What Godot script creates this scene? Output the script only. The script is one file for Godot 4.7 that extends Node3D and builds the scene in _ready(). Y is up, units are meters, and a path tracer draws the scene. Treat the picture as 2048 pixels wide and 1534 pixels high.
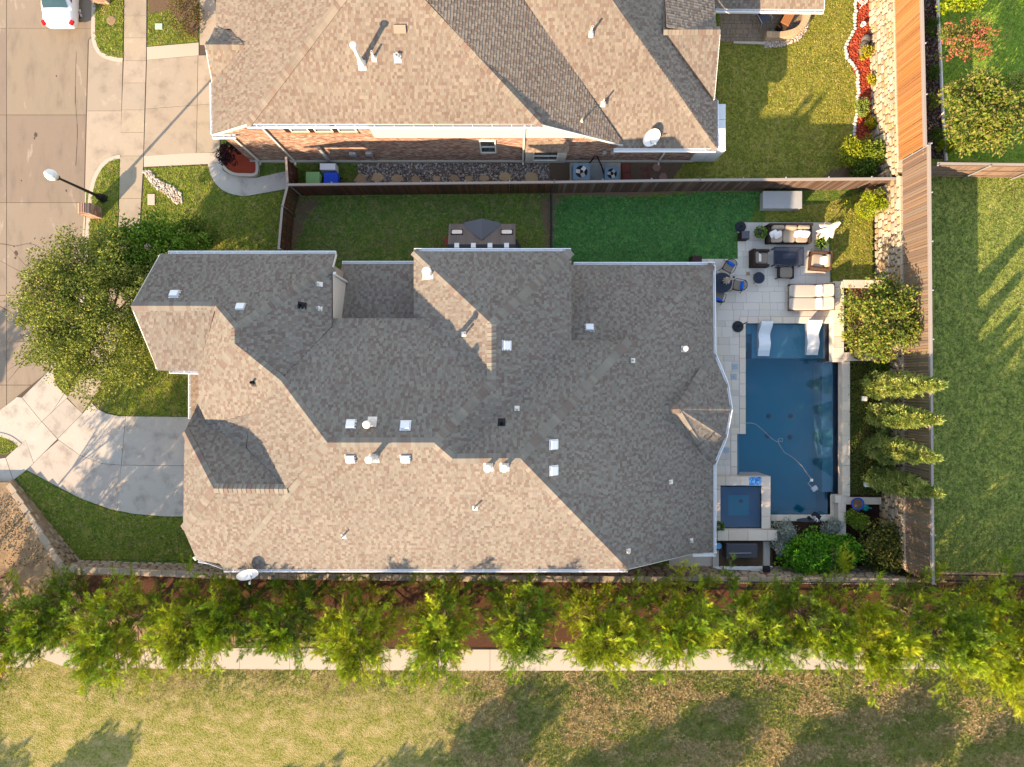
extends Node3D

const EYE := 39.0       # height of the camera over the yard
const FOCAL := 1365.0   # focal length in the photograph's pixels
const SUN_WAY := Vector2(0.672, -0.74)   # the way shadows fall over the ground (x, z)
const SUN_TAN := 0.41                     # tangent of the sun's height

var rng := RandomNumberGenerator.new()
var names := {}
var origins := {}
var tex := {}
var M := {}
const NTH := ["first", "second", "third", "fourth", "fifth", "sixth", "seventh", "eighth", "ninth", "tenth", "eleventh", "twelfth", "thirteenth", "fourteenth", "fifteenth", "sixteenth"]


# ---------------------------------------------------------------- shapes
class MB:
	var v := PackedVector3Array()
	var n := PackedVector3Array()
	var c := PackedColorArray()
	var smooth := false
	var tinted := false

	func _init(is_smooth := false) -> void:
		smooth = is_smooth

	func t(a: Vector3, b: Vector3, d: Vector3, col := Color.WHITE) -> void:
		v.append(a); v.append(b); v.append(d)
		c.append(col); c.append(col); c.append(col)
		if smooth:
			var f := (d - a).cross(b - a).normalized()
			n.append(f); n.append(f); n.append(f)

	func q(a: Vector3, b: Vector3, d: Vector3, e: Vector3, col := Color.WHITE) -> void:
		t(a, b, d, col)
		t(a, d, e, col)

	func tn(a: Vector3, b: Vector3, d: Vector3, na: Vector3, nb: Vector3, nd: Vector3, col := Color.WHITE) -> void:
		if (d - a).cross(b - a).dot(na + nb + nd) < 0.0:
			var s := b; b = d; d = s
			var sn := nb; nb = nd; nd = sn
		v.append(a); v.append(b); v.append(d)
		n.append(na); n.append(nb); n.append(nd)
		c.append(col); c.append(col); c.append(col)

	func box(at: Vector3, size: Vector3, col := Color.WHITE, basis := Basis()) -> void:
		var h := size / 2
		var p: Array[Vector3] = []
		for i in 8:
			p.append(at + basis * Vector3(h.x if i & 1 else -h.x, h.y if i & 2 else -h.y, h.z if i & 4 else -h.z))
		q(p[0], p[1], p[3], p[2], col)
		q(p[5], p[4], p[6], p[7], col)
		q(p[4], p[0], p[2], p[6], col)
		q(p[1], p[5], p[7], p[3], col)
		q(p[2], p[3], p[7], p[6], col)
		q(p[4], p[5], p[1], p[0], col)

	# a box whose upper edges are chamfered
	func slab(at: Vector3, size: Vector3, cut: float, col := Color.WHITE, basis := Basis()) -> void:
		var h := size / 2
		var ring := func(x: float, y: float, z: float) -> Array:
			return [at + basis * Vector3(-x, y, -z), at + basis * Vector3(x, y, -z), at + basis * Vector3(x, y, z), at + basis * Vector3(-x, y, z)]
		var r0: Array = ring.call(h.x, -h.y, h.z)
		var r1: Array = ring.call(h.x, h.y - cut, h.z)
		var r2: Array = ring.call(h.x - cut, h.y, h.z - cut)
		for i in 4:
			var j := (i + 1) % 4
			q(r0[i], r1[i], r1[j], r0[j], col)
			q(r1[i], r2[i], r2[j], r1[j], col)
		q(r2[0], r2[3], r2[2], r2[1], col)
		q(r0[0], r0[1], r0[2], r0[3], col)

	# a rounded cushion: superellipsoid
	func cushion(at: Vector3, size: Vector3, col := Color.WHITE, basis := Basis(), e := 0.35) -> void:
		var nu := 12
		var nv := 7
		var g := []
		for j in nv + 1:
			var row := []
			var b := -PI / 2 + PI * j / nv
			for i in nu:
				var a := TAU * (i + 0.5) / nu
				var d := Vector3(pw(cos(b), e) * pw(cos(a), e), pw(sin(b), 0.6), pw(cos(b), e) * pw(sin(a), e))
				var m := Vector3(pw(cos(b), 2 - e) * pw(cos(a), 2 - e) / size.x, pw(sin(b), 1.4) / size.y, pw(cos(b), 2 - e) * pw(sin(a), 2 - e) / size.z)
				row.append([at + basis * (d * size / 2), (basis * m).normalized() if m.length() > 0 else basis * Vector3(0, signf(b), 0)])
			g.append(row)
		for j in nv:
			for i in nu:
				var k := (i + 1) % nu
				quadn(g[j][i], g[j + 1][i], g[j + 1][k], g[j][k], col)

	func quadn(a: Array, b: Array, d: Array, e: Array, col := Color.WHITE) -> void:
		tn(a[0], b[0], d[0], a[1], b[1], d[1], col)
		tn(a[0], d[0], e[0], a[1], d[1], e[1], col)

	static func pw(x: float, e: float) -> float:
		return signf(x) * pow(absf(x), e)

	# profile: pairs (radius, height), turned round the axis
	func lathe(at: Vector3, profile: Array, seg := 20, col := Color.WHITE, basis := Basis()) -> void:
		for k in profile.size() - 1:
			var p: Vector2 = profile[k]
			var r: Vector2 = profile[k + 1]
			var d := (r - p)
			var nn := Vector2(d.y, -d.x).normalized()
			for i in seg:
				var a := TAU * i / seg
				var b := TAU * (i + 1) / seg
				var ca := Vector3(cos(a), 0, sin(a))
				var cb := Vector3(cos(b), 0, sin(b))
				var na := basis * (ca * nn.x + Vector3.UP * nn.y)
				var nb := basis * (cb * nn.x + Vector3.UP * nn.y)
				var p0 := at + basis * (ca * p.x + Vector3.UP * p.y)
				var p1 := at + basis * (cb * p.x + Vector3.UP * p.y)
				var p2 := at + basis * (cb * r.x + Vector3.UP * r.y)
				var p3 := at + basis * (ca * r.x + Vector3.UP * r.y)
				if p.x > 1e-4:
					tn(p0, p1, p2, na, nb, nb, col)
				if r.x > 1e-4:
					tn(p0, p2, p3, na, nb, na, col)

	func tube(path: Array, radius: float, seg := 8, col := Color.WHITE, last := -1.0) -> void:
		var rings := []
		for i in path.size():
			var d: Vector3 = (path[mini(i + 1, path.size() - 1)] - path[maxi(i - 1, 0)]).normalized()
			var s := d.cross(Vector3.UP if absf(d.y) < 0.9 else Vector3.RIGHT).normalized()
			var w := s.cross(d)
			var rad := radius if last < 0 else lerpf(radius, last, float(i) / (path.size() - 1))
			var ring := []
			for k in seg:
				var nn := s * cos(TAU * k / seg) + w * sin(TAU * k / seg)
				ring.append([path[i] + nn * rad, nn])
			rings.append(ring)
		for i in path.size() - 1:
			for k in seg:
				var l := (k + 1) % seg
				quadn(rings[i][k], rings[i + 1][k], rings[i + 1][l], rings[i][l], col)
		for e in [0, path.size() - 1]:
			for k in range(1, seg - 1):
				t(rings[e][0][0], rings[e][k][0], rings[e][k + 1][0], col)

	# rings of equally many points joined by a smooth skin
	func loft(rings: Array, closed := true, col := Color.WHITE) -> void:
		var k: int = rings[0].size()
		var g := []
		for i in rings.size():
			var mid := Vector3.ZERO
			for p in rings[i]:
				mid += p / k
			var row := []
			for j in k:
				var du: Vector3 = rings[mini(i + 1, rings.size() - 1)][j] - rings[maxi(i - 1, 0)][j]
				var dv: Vector3 = (rings[i][(j + 1) % k] - rings[i][(j + k - 1) % k]) if closed else (rings[i][mini(j + 1, k - 1)] - rings[i][maxi(j - 1, 0)])
				var nn := du.cross(dv).normalized()
				if closed and nn.dot(rings[i][j] - mid) < 0:
					nn = -nn
				elif not closed and nn.y < 0:
					nn = -nn
				row.append([rings[i][j], nn])
			g.append(row)
		for i in rings.size() - 1:
			for j in (k if closed else k - 1):
				var l := (j + 1) % k
				quadn(g[i][j], g[i + 1][j], g[i + 1][l], g[i][l], col)

	func fan(ring: Array, col := Color.WHITE) -> void:
		for j in range(1, ring.size() - 1):
			t(ring[0], ring[j], ring[j + 1], col)

	# a polygon in the plane y = top, with sides down to y = low
	func prism(poly: PackedVector2Array, top: float, low: float, col := Color.WHITE, cut := 0.0) -> void:
		var upper := poly
		if cut > 0.0:
			var inner := Geometry2D.offset_polygon(poly, -cut)
			if inner.size() == 1 and inner[0].size() == poly.size():
				# match the corners by nearness
				var fit := PackedVector2Array()
				for p in poly:
					var best: Vector2 = inner[0][0]
					for r in inner[0]:
						if r.distance_squared_to(p) < best.distance_squared_to(p):
							best = r
					fit.append(best)
				upper = fit
			else:
				cut = 0.0
		var tri := Geometry2D.triangulate_polygon(upper)
		var turn := Geometry2D.is_polygon_clockwise(poly)
		for i in range(0, tri.size(), 3):
			var a := Vector3(upper[tri[i]].x, top, upper[tri[i]].y)
			var b := Vector3(upper[tri[i + 1]].x, top, upper[tri[i + 1]].y)
			var d := Vector3(upper[tri[i + 2]].x, top, upper[tri[i + 2]].y)
			if (d - a).cross(b - a).y < 0:
				t(a, d, b, col)
			else:
				t(a, b, d, col)
		for i in poly.size():
			var j := (i + 1) % poly.size()
			var a := Vector3(poly[i].x, top - cut, poly[i].y)
			var b := Vector3(poly[j].x, top - cut, poly[j].y)
			var al := Vector3(a.x, low, a.z)
			var bl := Vector3(b.x, low, b.z)
			if turn:
				q(a, b, bl, al, col)
			else:
				q(b, a, al, bl, col)
			if cut > 0.0:
				var ua := Vector3(upper[i].x, top, upper[i].y)
				var ub := Vector3(upper[j].x, top, upper[j].y)
				if turn:
					q(ua, ub, b, a, col)
				else:
					q(ub, ua, a, b, col)

	# points with heights of their own, sides down by skirt
	func sheet(pts: Array, skirt := 0.0, col := Color.WHITE) -> void:
		var flat := PackedVector2Array()
		for p in pts:
			flat.append(Vector2(p.x, p.z))
		var tri := Geometry2D.triangulate_polygon(flat)
		for i in range(0, tri.size(), 3):
			var a: Vector3 = pts[tri[i]]
			var b: Vector3 = pts[tri[i + 1]]
			var d: Vector3 = pts[tri[i + 2]]
			if (d - a).cross(b - a).y < 0:
				t(a, d, b, col)
			else:
				t(a, b, d, col)
		if skirt > 0.0:
			var turn := Geometry2D.is_polygon_clockwise(flat)
			for i in pts.size():
				var a: Vector3 = pts[i]
				var b: Vector3 = pts[(i + 1) % pts.size()]
				var dn := Vector3(0, skirt, 0)
				if turn:
					q(a, b, b - dn, a - dn, col)
				else:
					q(b, a, a - dn, b - dn, col)

	func mesh(shift := Vector3.ZERO) -> ArrayMesh:
		var m := ArrayMesh.new()
		if v.is_empty():
			return m
		var pts := v
		if shift != Vector3.ZERO:
			pts = Transform3D(Basis(), shift) * v
		var a := []
		a.resize(Mesh.ARRAY_MAX)
		a[Mesh.ARRAY_VERTEX] = pts
		if smooth:
			a[Mesh.ARRAY_NORMAL] = n
		a[Mesh.ARRAY_COLOR] = c
		m.add_surface_from_arrays(Mesh.PRIMITIVE_TRIANGLES, a)
		return m


# ---------------------------------------------------------------- nodes
func at(u: float, v: float, h := 0.0) -> Vector3:   # the point at height h over pixel (u, v) of a camera that looks straight down
	return Vector3((u - 1024.0) * (EYE - h) / FOCAL, h, (v - 767.0) * (EYE - h) / FOCAL)


func flat(list: Array, h := 0.0) -> PackedVector2Array:   # [u, v, u, v ...] to world x, z
	var out := PackedVector2Array()
	for i in range(0, list.size(), 2):
		var p := at(list[i], list[i + 1], h)
		out.append(Vector2(p.x, p.z))
	return out


func rect(u0: float, v0: float, u1: float, v1: float, h := 0.0) -> PackedVector2Array:
	return flat([u0, v0, u1, v0, u1, v1, u0, v1], h)


func rough_edge(poly: PackedVector2Array, step := 0.35, amp := 0.08) -> PackedVector2Array:
	var out := PackedVector2Array()
	for i in poly.size():
		var a := poly[i]
		var b := poly[(i + 1) % poly.size()]
		var k := maxi(1, int(a.distance_to(b) / step))
		for j in k:
			out.append(a.lerp(b, float(j) / k) + Vector2(rng.randf_range(-amp, amp), rng.randf_range(-amp, amp)))
	return out


func numbered(called: String) -> String:
	if not names.has(called):
		names[called] = 0
		return called
	names[called] += 1
	return "%s_%03d" % [called, names[called]]


func tag(o: Node3D, label: String, category: String, group := "") -> Node3D:
	o.set_meta("label", label)
	o.set_meta("category", category)
	if group:
		o.set_meta("group", group)
	return o


func thing(called: String, label: String, category: String, where := Vector3.ZERO, turn := 0.0, group := "") -> Node3D:
	var o := Node3D.new()
	o.name = numbered(called)
	add_child(o)
	o.position = where
	o.rotation.y = turn
	origins[o] = where
	return tag(o, label, category, group)


func put(called: String, mb: MB, m: Material, parent: Node3D = null, where := Vector3.ZERO) -> MeshInstance3D:   # coordinates of the parent
	return place(called, mb.mesh(), m, parent, where)


func place(called: String, mesh: Mesh, m: Material, parent: Node3D = null, where := Vector3.ZERO, basis := Basis()) -> MeshInstance3D:
	var o := MeshInstance3D.new()
	o.mesh = mesh
	o.material_override = m
	o.name = numbered(called) if parent == null else called
	o.transform = Transform3D(basis, where)
	(parent if parent else self).add_child(o, true)
	return o


func putw(called: String, mb: MB, m: Material, parent: Node3D = null) -> MeshInstance3D:   # world coordinates, parent only moved
	var shift := Vector3.ZERO
	if parent != null:
		shift = -world_of(parent)
	return place(called, mb.mesh(shift), m, parent)


func world_of(o: Node3D) -> Vector3:
	var p := Vector3.ZERO
	var k: Node = o
	while k is Node3D and k != self:
		p += (k as Node3D).position
		k = k.get_parent()
	return p


func ground_piece(called: String, mb: MB, m: Material) -> MeshInstance3D:
	var o := putw(called, mb, m)
	o.set_meta("kind", "structure")
	return o


func stuff(o: Node3D) -> Node3D:
	o.set_meta("kind", "stuff")
	return o


func spread(called: String, mesh: Mesh, m: Material, spots: Array, tints := PackedColorArray(), parent: Node3D = null) -> MultiMeshInstance3D:
	var mm := MultiMesh.new()
	mm.transform_format = MultiMesh.TRANSFORM_3D
	mm.use_colors = tints.size() > 0
	mm.mesh = mesh
	mm.instance_count = spots.size()
	for i in spots.size():
		mm.set_instance_transform(i, spots[i])
		if tints.size() > 0:
			mm.set_instance_color(i, tints[i])
	var o := MultiMeshInstance3D.new()
	o.multimesh = mm
	o.material_override = m
	o.name = numbered(called) if parent == null else called
	(parent if parent else self).add_child(o, true)
	o.set_meta("kind", "stuff")
	return o


# ---------------------------------------------------------------- materials
func ramp(list: Array) -> Gradient:   # [offset, colour, ...], colours linear
	var g := Gradient.new()
	var o := PackedFloat32Array()
	var c := PackedColorArray()
	for i in range(0, list.size(), 2):
		o.append(list[i])
		var l: Color = list[i + 1]
		var s := l.linear_to_srgb()
		s.a = l.a
		c.append(s)
	g.offsets = o
	g.colors = c
	return g


func noise(key: String, size: int, freq: float, octaves: int, g: Gradient, seed_ := 1, kind := FastNoiseLite.TYPE_SIMPLEX_SMOOTH) -> NoiseTexture2D:
	var f := FastNoiseLite.new()
	f.noise_type = kind
	f.frequency = freq
	f.fractal_octaves = octaves
	f.fractal_gain = 0.66 if octaves > 6 else 0.6
	f.seed = seed_
	var t := NoiseTexture2D.new()
	t.width = size
	t.height = size
	t.seamless = true
	t.noise = f
	t.normalize = true
	t.color_ramp = g
	tex[key] = t
	return t


func grey(x: float) -> Color:
	return Color(x, x, x)


func material(color: Color, rough := 0.8, map: Texture2D = null, scale := Vector3.ONE, world := true, bump: Texture2D = null, bump_cm := 0.0) -> StandardMaterial3D:
	var m := StandardMaterial3D.new()
	m.albedo_color = color.linear_to_srgb()
	m.roughness = rough
	m.metallic_specular = 0.3
	m.vertex_color_use_as_albedo = true
	if map or bump:
		m.uv1_triplanar = true
		m.uv1_world_triplanar = world
		m.uv1_scale = scale
		m.albedo_texture = map
	if bump:
		m.heightmap_enabled = true
		m.heightmap_texture = bump
		m.heightmap_scale = bump_cm
	return m


func over(m: StandardMaterial3D, map: Texture2D, scale: Vector3, blend := BaseMaterial3D.BLEND_MODE_MIX) -> StandardMaterial3D:   # a second, coarser pattern
	m.detail_enabled = true
	m.detail_albedo = map
	m.detail_blend_mode = blend
	m.detail_uv_layer = BaseMaterial3D.DETAIL_UV_2
	m.uv2_triplanar = true
	m.uv2_world_triplanar = true
	m.uv2_scale = scale
	return m


func make_materials() -> void:
	noise("fine", 512, 0.05, 4, ramp([0.0, grey(0.70), 0.5, grey(0.88), 1.0, grey(1.0)]), 3)
	noise("strong", 512, 0.04, 5, ramp([0.0, grey(0.35), 0.45, grey(0.8), 1.0, grey(1.0)]), 4)
	noise("grain", 512, 0.22, 2, ramp([0.0, grey(0.55), 0.5, grey(0.85), 1.0, grey(1.0)]), 5)
	noise("height", 512, 0.16, 3, ramp([0.0, grey(0.0), 1.0, grey(1.0)]), 6)
	noise("grass_height", 1024, 0.09, 4, ramp([0.0, grey(0.0), 1.0, grey(1.0)]), 7)
	# grasses: fine blades (tile 10 m) and coarse patches
	noise("grass", 1024, 0.05, 5, ramp([0.0, Color(0.28, 0.36, 0.2), 0.36, Color(0.62, 0.72, 0.5), 0.55, Color(1, 1, 0.9), 0.75, Color(1.45, 1.3, 1.1), 1.0, Color(1.7, 1.45, 1.25)]), 8)
	noise("dry", 1024, 0.016, 8, ramp([0.0, Color(0.38, 0.29, 0.15, 0.0), 0.3, Color(0.38, 0.29, 0.15, 0.05), 0.5, Color(0.38, 0.28, 0.15, 0.22), 0.7, Color(0.40, 0.30, 0.17, 0.42), 1.0, Color(0.43, 0.32, 0.19, 0.65)]), 9)
	noise("lush", 1024, 0.012, 8, ramp([0.0, Color(0.055, 0.10, 0.014, 0.6), 0.3, Color(0.055, 0.10, 0.014, 0.35), 0.5, Color(0.09, 0.12, 0.02, 0.05), 0.7, Color(0.24, 0.20, 0.06, 0.3), 1.0, Color(0.26, 0.21, 0.08, 0.65)]), 10)
	noise("stain", 1024, 0.012, 6, ramp([0.0, Color(0.10, 0.085, 0.07, 0.5), 0.32, Color(0.12, 0.1, 0.08, 0.15), 0.5, Color(0.1, 0.1, 0.1, 0.0), 0.75, Color(0.5, 0.46, 0.4, 0.0), 1.0, Color(0.5, 0.46, 0.4, 0.35)]), 11)
	noise("pits", 512, 0.09, 4, ramp([0.0, Color(0.45, 0.36, 0.28), 0.33, Color(0.72, 0.63, 0.54), 0.45, Color(0.95, 0.92, 0.88), 1.0, grey(1.0)]), 12)
	noise("bark", 512, 0.06, 4, ramp([0.0, grey(0.4), 1.0, grey(1.0)]), 13)
	var f: Texture2D = tex.fine
	M.white = material(grey(0.72), 0.45)
	M.trim = material(Color(0.66, 0.63, 0.58), 0.5, f, Vector3.ONE * 0.7)
	M.siding = material(Color(0.60, 0.56, 0.50), 0.7, f, Vector3.ONE * 0.5)
	M.stucco = material(Color(0.55, 0.49, 0.42), 0.9, f, Vector3.ONE * 0.8, true, tex.height, 0.15)
	M.shingle = material(grey(1.0), 0.95, tex.grain, Vector3.ONE * 2.2)
	M.deck_board = material(Color(0.05, 0.045, 0.04), 0.95)
	M.brick = material(grey(1.0), 0.9, tex.grain, Vector3.ONE * 3.0)
	M.mortar = material(Color(0.36, 0.31, 0.26), 0.95, f, Vector3.ONE)
	M.wall_joint = material(Color(0.16, 0.12, 0.08), 0.95, tex.strong, Vector3.ONE)
	M.dark = material(Color(0.012, 0.012, 0.014), 0.6)
	M.black_metal = material(Color(0.014, 0.015, 0.018), 0.4)
	M.grey_metal = material(Color(0.36, 0.38, 0.40), 0.4)
	M.grey_metal.metallic = 0.4
	M.steel = material(Color(0.62, 0.63, 0.65), 0.3)
	M.steel.metallic = 0.9
	M.concrete = over(material(Color(0.36, 0.305, 0.235), 0.9, f, Vector3.ONE * 0.9, true, tex.height, 0.1), tex.stain, Vector3.ONE * 0.06)
	M.concrete_grey = over(material(Color(0.44, 0.405, 0.355), 0.9, f, Vector3.ONE * 0.9, true, tex.height, 0.1), tex.stain, Vector3.ONE * 0.07)
	M.road = over(material(Color(0.25, 0.205, 0.155), 0.9, f, Vector3(6.0, 1.0, 0.35), true, tex.height, 0.15), tex.stain, Vector3(0.09, 0.09, 0.03))
	M.joint = material(Color(0.07, 0.055, 0.045), 0.95)
	M.kerb = material(Color(0.44, 0.385, 0.315), 0.9, f, Vector3.ONE * 1.2)
	M.soil = material(Color(0.15, 0.10, 0.062), 0.95, tex.strong, Vector3.ONE * 0.8, true, tex.height, 1.0)
	M.mulch = material(Color(0.055, 0.026, 0.016), 0.95, tex.strong, Vector3.ONE * 1.5, true, tex.height, 2.0)
	M.mulch_brown = material(Color(0.10, 0.045, 0.024), 0.95, tex.strong, Vector3.ONE * 1.2, true, tex.height, 2.0)
	M.red_mulch = material(Color(0.30, 0.05, 0.025), 0.95, tex.strong, Vector3.ONE * 1.5, true, tex.height, 2.0)
	M.bank = over(material(Color(0.27, 0.185, 0.115), 0.95, tex.strong, Vector3.ONE * 0.4, true, tex.height, 1.5), tex.dry, Vector3.ONE * 0.1)
	for g in [["lawn", Color(0.145, 0.17, 0.026), 0.10], ["field", Color(0.185, 0.18, 0.05), 0.10], ["turf", Color(0.055, 0.145, 0.04), 0.10], ["back_lawn", Color(0.21, 0.23, 0.06), 0.10], ["yard", Color(0.09, 0.13, 0.03), 0.10], ["upper_lawn", Color(0.16, 0.24, 0.03), 0.10], ["neighbour_lawn", Color(0.22, 0.205, 0.04), 0.10]]:
		M[g[0]] = material(g[1], 1.0, tex.grass, Vector3.ONE * g[2], true, tex.grass_height, 3.0)
		M[g[0]].metallic_specular = 0.1
	over(M.field, tex.dry, Vector3(0.045, 0.05, 0.075))
	over(M.lawn, tex.lush, Vector3.ONE * 0.07)
	over(M.turf, tex.lush, Vector3.ONE * 0.10)
	M.turf.detail_albedo = noise("turf_patch", 1024, 0.010, 6, ramp([0.0, Color(0.02, 0.09, 0.015, 0.7), 0.45, Color(0.03, 0.1, 0.02, 0.0), 0.6, Color(0.08, 0.17, 0.03, 0.0), 1.0, Color(0.12, 0.2, 0.04, 0.7)]), 14)
	over(M.yard, tex.lush, Vector3.ONE * 0.11)
	over(M.upper_lawn, tex.lush, Vector3.ONE * 0.05)
	over(M.back_lawn, tex.lush, Vector3(0.35, 0.1, 0.03))
	over(M.neighbour_lawn, tex.lush, Vector3.ONE * 0.05)
	M.travertine = material(Color(0.60, 0.535, 0.46), 0.75, tex.fine, Vector3.ONE * 1.3)
	M.coping = material(Color(0.66, 0.59, 0.51), 0.75, tex.pits, Vector3.ONE * 0.9)
	M.limestone = material(grey(1.0), 0.9, tex.strong, Vector3.ONE * 0.9, true, tex.height, 0.8)
	M.plaster = material(Color(0.002, 0.125, 0.185), 0.9, f, Vector3.ONE * 0.4)
	M.ledge = material(Color(0.045, 0.17, 0.235), 0.9, f, Vector3.ONE * 0.8)
	M.spa_plaster = material(Color(0.015, 0.06, 0.11), 0.9, f, Vector3.ONE * 0.8)
	M.water = StandardMaterial3D.new()
	M.water.transparency = BaseMaterial3D.TRANSPARENCY_ALPHA
	M.water.albedo_color = Color(0.02, 0.25, 0.45, 0.12)
	M.water.roughness = 0.02
	M.glass = StandardMaterial3D.new()
	M.glass.albedo_color = Color(0.03, 0.05, 0.055).linear_to_srgb()
	M.glass.roughness = 0.05
	M.glass.metallic_specular = 0.8
	M.wicker = material(Color(0.035, 0.022, 0.018), 0.7, tex.grain, Vector3(3, 3, 3), true, tex.height, 1.0)
	M.wicker_brown = material(Color(0.09, 0.05, 0.03), 0.7, tex.grain, Vector3(3, 3, 3), true, tex.height, 1.0)
	M.cushion = material(Color(0.33, 0.27, 0.20), 0.95, f, Vector3.ONE * 3)
	M.cushion_taupe = material(Color(0.20, 0.165, 0.13), 0.95, f, Vector3.ONE * 3)
	M.pillow = material(Color(0.74, 0.72, 0.70), 0.95, f, Vector3.ONE * 3)
	M.blue_cloth = material(Color(0.012, 0.13, 0.60), 0.9, f, Vector3.ONE * 3)
	M.canvas = material(Color(0.62, 0.54, 0.45), 0.95, f, Vector3.ONE * 2)
	M.plastic_white = material(Color(0.62, 0.64, 0.66), 0.4)
	M.leaf = material(grey(1.0), 0.55)
	M.leaf.backlight_enabled = true
	M.leaf.backlight = Color(0.7, 0.7, 0.35)
	M.needle = material(grey(1.0), 0.6)
	M.needle.backlight_enabled = true
	M.needle.backlight = Color(0.7, 0.7, 0.35)
	M.bark = material(Color(0.16, 0.12, 0.09), 0.95, tex.bark, Vector3(3, 0.6, 3))
	M.stone = material(grey(1.0), 0.85, tex.fine, Vector3.ONE * 2)
	M.board = material(grey(1.0), 0.85, tex.strong, Vector3(5, 0.5, 5), true)
	M.paint = material(grey(1.0), 0.5)
	M.glazed = material(grey(1.0), 0.15)
	M.slate = material(Color(0.075, 0.075, 0.09), 0.6, f, Vector3.ONE)
	M.teal_grey = material(Color(0.30, 0.40, 0.33), 0.8)
	M.pink_stone = material(Color(0.30, 0.16, 0.12), 0.9, f, Vector3.ONE * 2)
	M.grey_plastic = material(Color(0.36, 0.37, 0.37), 0.6, f, Vector3(0.5, 2, 5))
	M.navy_metal = material(Color(0.022, 0.028, 0.045), 0.4)
	M.cushion_pale = material(Color(0.44, 0.39, 0.33), 0.95, f, Vector3.ONE * 3)
	M.lid_grey = material(Color(0.28, 0.33, 0.37), 0.7)
	M.sky_plastic = material(Color(0.15, 0.40, 0.60), 0.5)
	M.paver_brown = material(Color(0.22, 0.165, 0.13), 0.9, f, Vector3.ONE * 2)
	M.cedar = material(Color(0.36, 0.15, 0.05), 0.8, tex.strong, Vector3(5, 0.5, 5))


# ---------------------------------------------------------------- the setting
func bank_height(x: float, z: float) -> float:   # the raised ground behind the retaining walls
	var west := lerpf(0.4, 1.3, clampf((z - 5.6) / 4.6, 0.0, 1.0))
	return west if x < -26.0 else 1.3 + 1.2 * minf(1.0, (x + 26.0) / 50.0)


func on_bank(u: float, v: float) -> Vector3:
	var h := 1.5
	for i in 5:
		var p := at(u, v, h)
		h = bank_height(p.x, p.z)
	return at(u, v, h)


func bank_sheet(called: String, list: Array, m: Material, lift := 0.0, skirt := 0.0) -> void:
	var pts := []
	for i in range(0, list.size(), 2):
		pts.append(on_bank(list[i], list[i + 1]) + Vector3(0, lift, 0))
	var b := MB.new()
	b.sheet(pts, skirt)
	ground_piece(called, b, m)


# slabs or tiles: the cells that lie in the polygon, each a piece of its own with open joints
func pave(parent: Node3D, called: String, poly: PackedVector2Array, cells: Array, top: float, low: float, mats: Array, gap: float, cut := 0.006, wobble := 0.0) -> void:
	for cell in cells:
		for piece in Geometry2D.intersect_polygons(poly, cell):
			if gap > 0.0:
				var inner := Geometry2D.offset_polygon(piece, -gap)
				if inner.is_empty():
					continue
				piece = inner[0]
			if piece.size() < 3 or absf(area(piece)) < 0.004:
				continue
			var mid := Vector2.ZERO
			for p in piece:
				mid += p / piece.size()
			var own := PackedVector2Array()
			for p in piece:
				own.append(p - mid)
			var b := MB.new()
			var k := rng.randf_range(0.86, 1.06)
			b.prism(own, 0.0, low - top, Color(k, k * rng.randf_range(0.97, 1.02), k * rng.randf_range(0.95, 1.03)), cut)
			put(called, b, mats[rng.randi() % mats.size()], parent, Vector3(mid.x, top + rng.randf_range(-wobble, wobble), mid.y) - world_of(parent))


func area(p: PackedVector2Array) -> float:
	var s := 0.0
	for i in p.size():
		s += p[i].cross(p[(i + 1) % p.size()])
	return s / 2


func strips(us: Array, vs: Array) -> Array:   # cells between cut lines given in pixels on the ground
	var out := []
	for i in us.size() - 1:
		for j in vs.size() - 1:
			out.append(rect(us[i], vs[j], us[i + 1], vs[j + 1]))
	return out


# courses of tiles with lengths of their own
func courses(box: Rect2, rows: Array, lengths: Array, upright := false) -> Array:
	var out := []
	var a := box.position.y if not upright else box.position.x
	var stop := box.end.y if not upright else box.end.x
	var k := 0
	while a < stop:
		var h: float = rows[k % rows.size()]
		k += 1
		var s := (box.position.x if not upright else box.position.y) - rng.randf() * 0.5
		var end := box.end.x if not upright else box.end.y
		while s < end:
			var w: float = lengths[rng.randi() % lengths.size()]
			if upright:
				out.append(PackedVector2Array([Vector2(a, s), Vector2(a + h, s), Vector2(a + h, s + w), Vector2(a, s + w)]))
			else:
				out.append(PackedVector2Array([Vector2(s, a), Vector2(s + w, a), Vector2(s + w, a + h), Vector2(s, a + h)]))
			s += w
		a += h
	return out


var lawns := []

func patch(called: String, poly: PackedVector2Array, m: Material, top: float, edge := 0.06, thick := 0.05) -> void:
	if called == "lawn" or called == "turf":
		lawns.append([poly, m, top])
	var b := MB.new()
	var p := rough_edge(poly, 0.3, edge) if edge > 0.0 else poly
	b.prism(p, top, top - thick)
	ground_piece(called, b, m)


func patch_up(called: String, poly: PackedVector2Array, m: Material) -> void:
	var b := MB.new()
	b.prism(poly, 2.51, 2.45)
	ground_piece(called, b, m)


func crack(list: Array, y: float) -> void:   # a narrow open crack in the concrete
	var p := smooth_path(flat(list), 5)
	var b := MB.new()
	for i in p.size() - 1:
		var d := (p[i + 1] - p[i]).normalized()
		var s := Vector2(-d.y, d.x) * rng.randf_range(0.008, 0.02)
		b.q(Vector3(p[i].x - s.x, y, p[i].y - s.y), Vector3(p[i].x + s.x, y, p[i].y + s.y), Vector3(p[i + 1].x + s.x, y, p[i + 1].y + s.y), Vector3(p[i + 1].x - s.x, y, p[i + 1].y - s.y))
	ground_piece("road_crack", b, M.joint)


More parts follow.
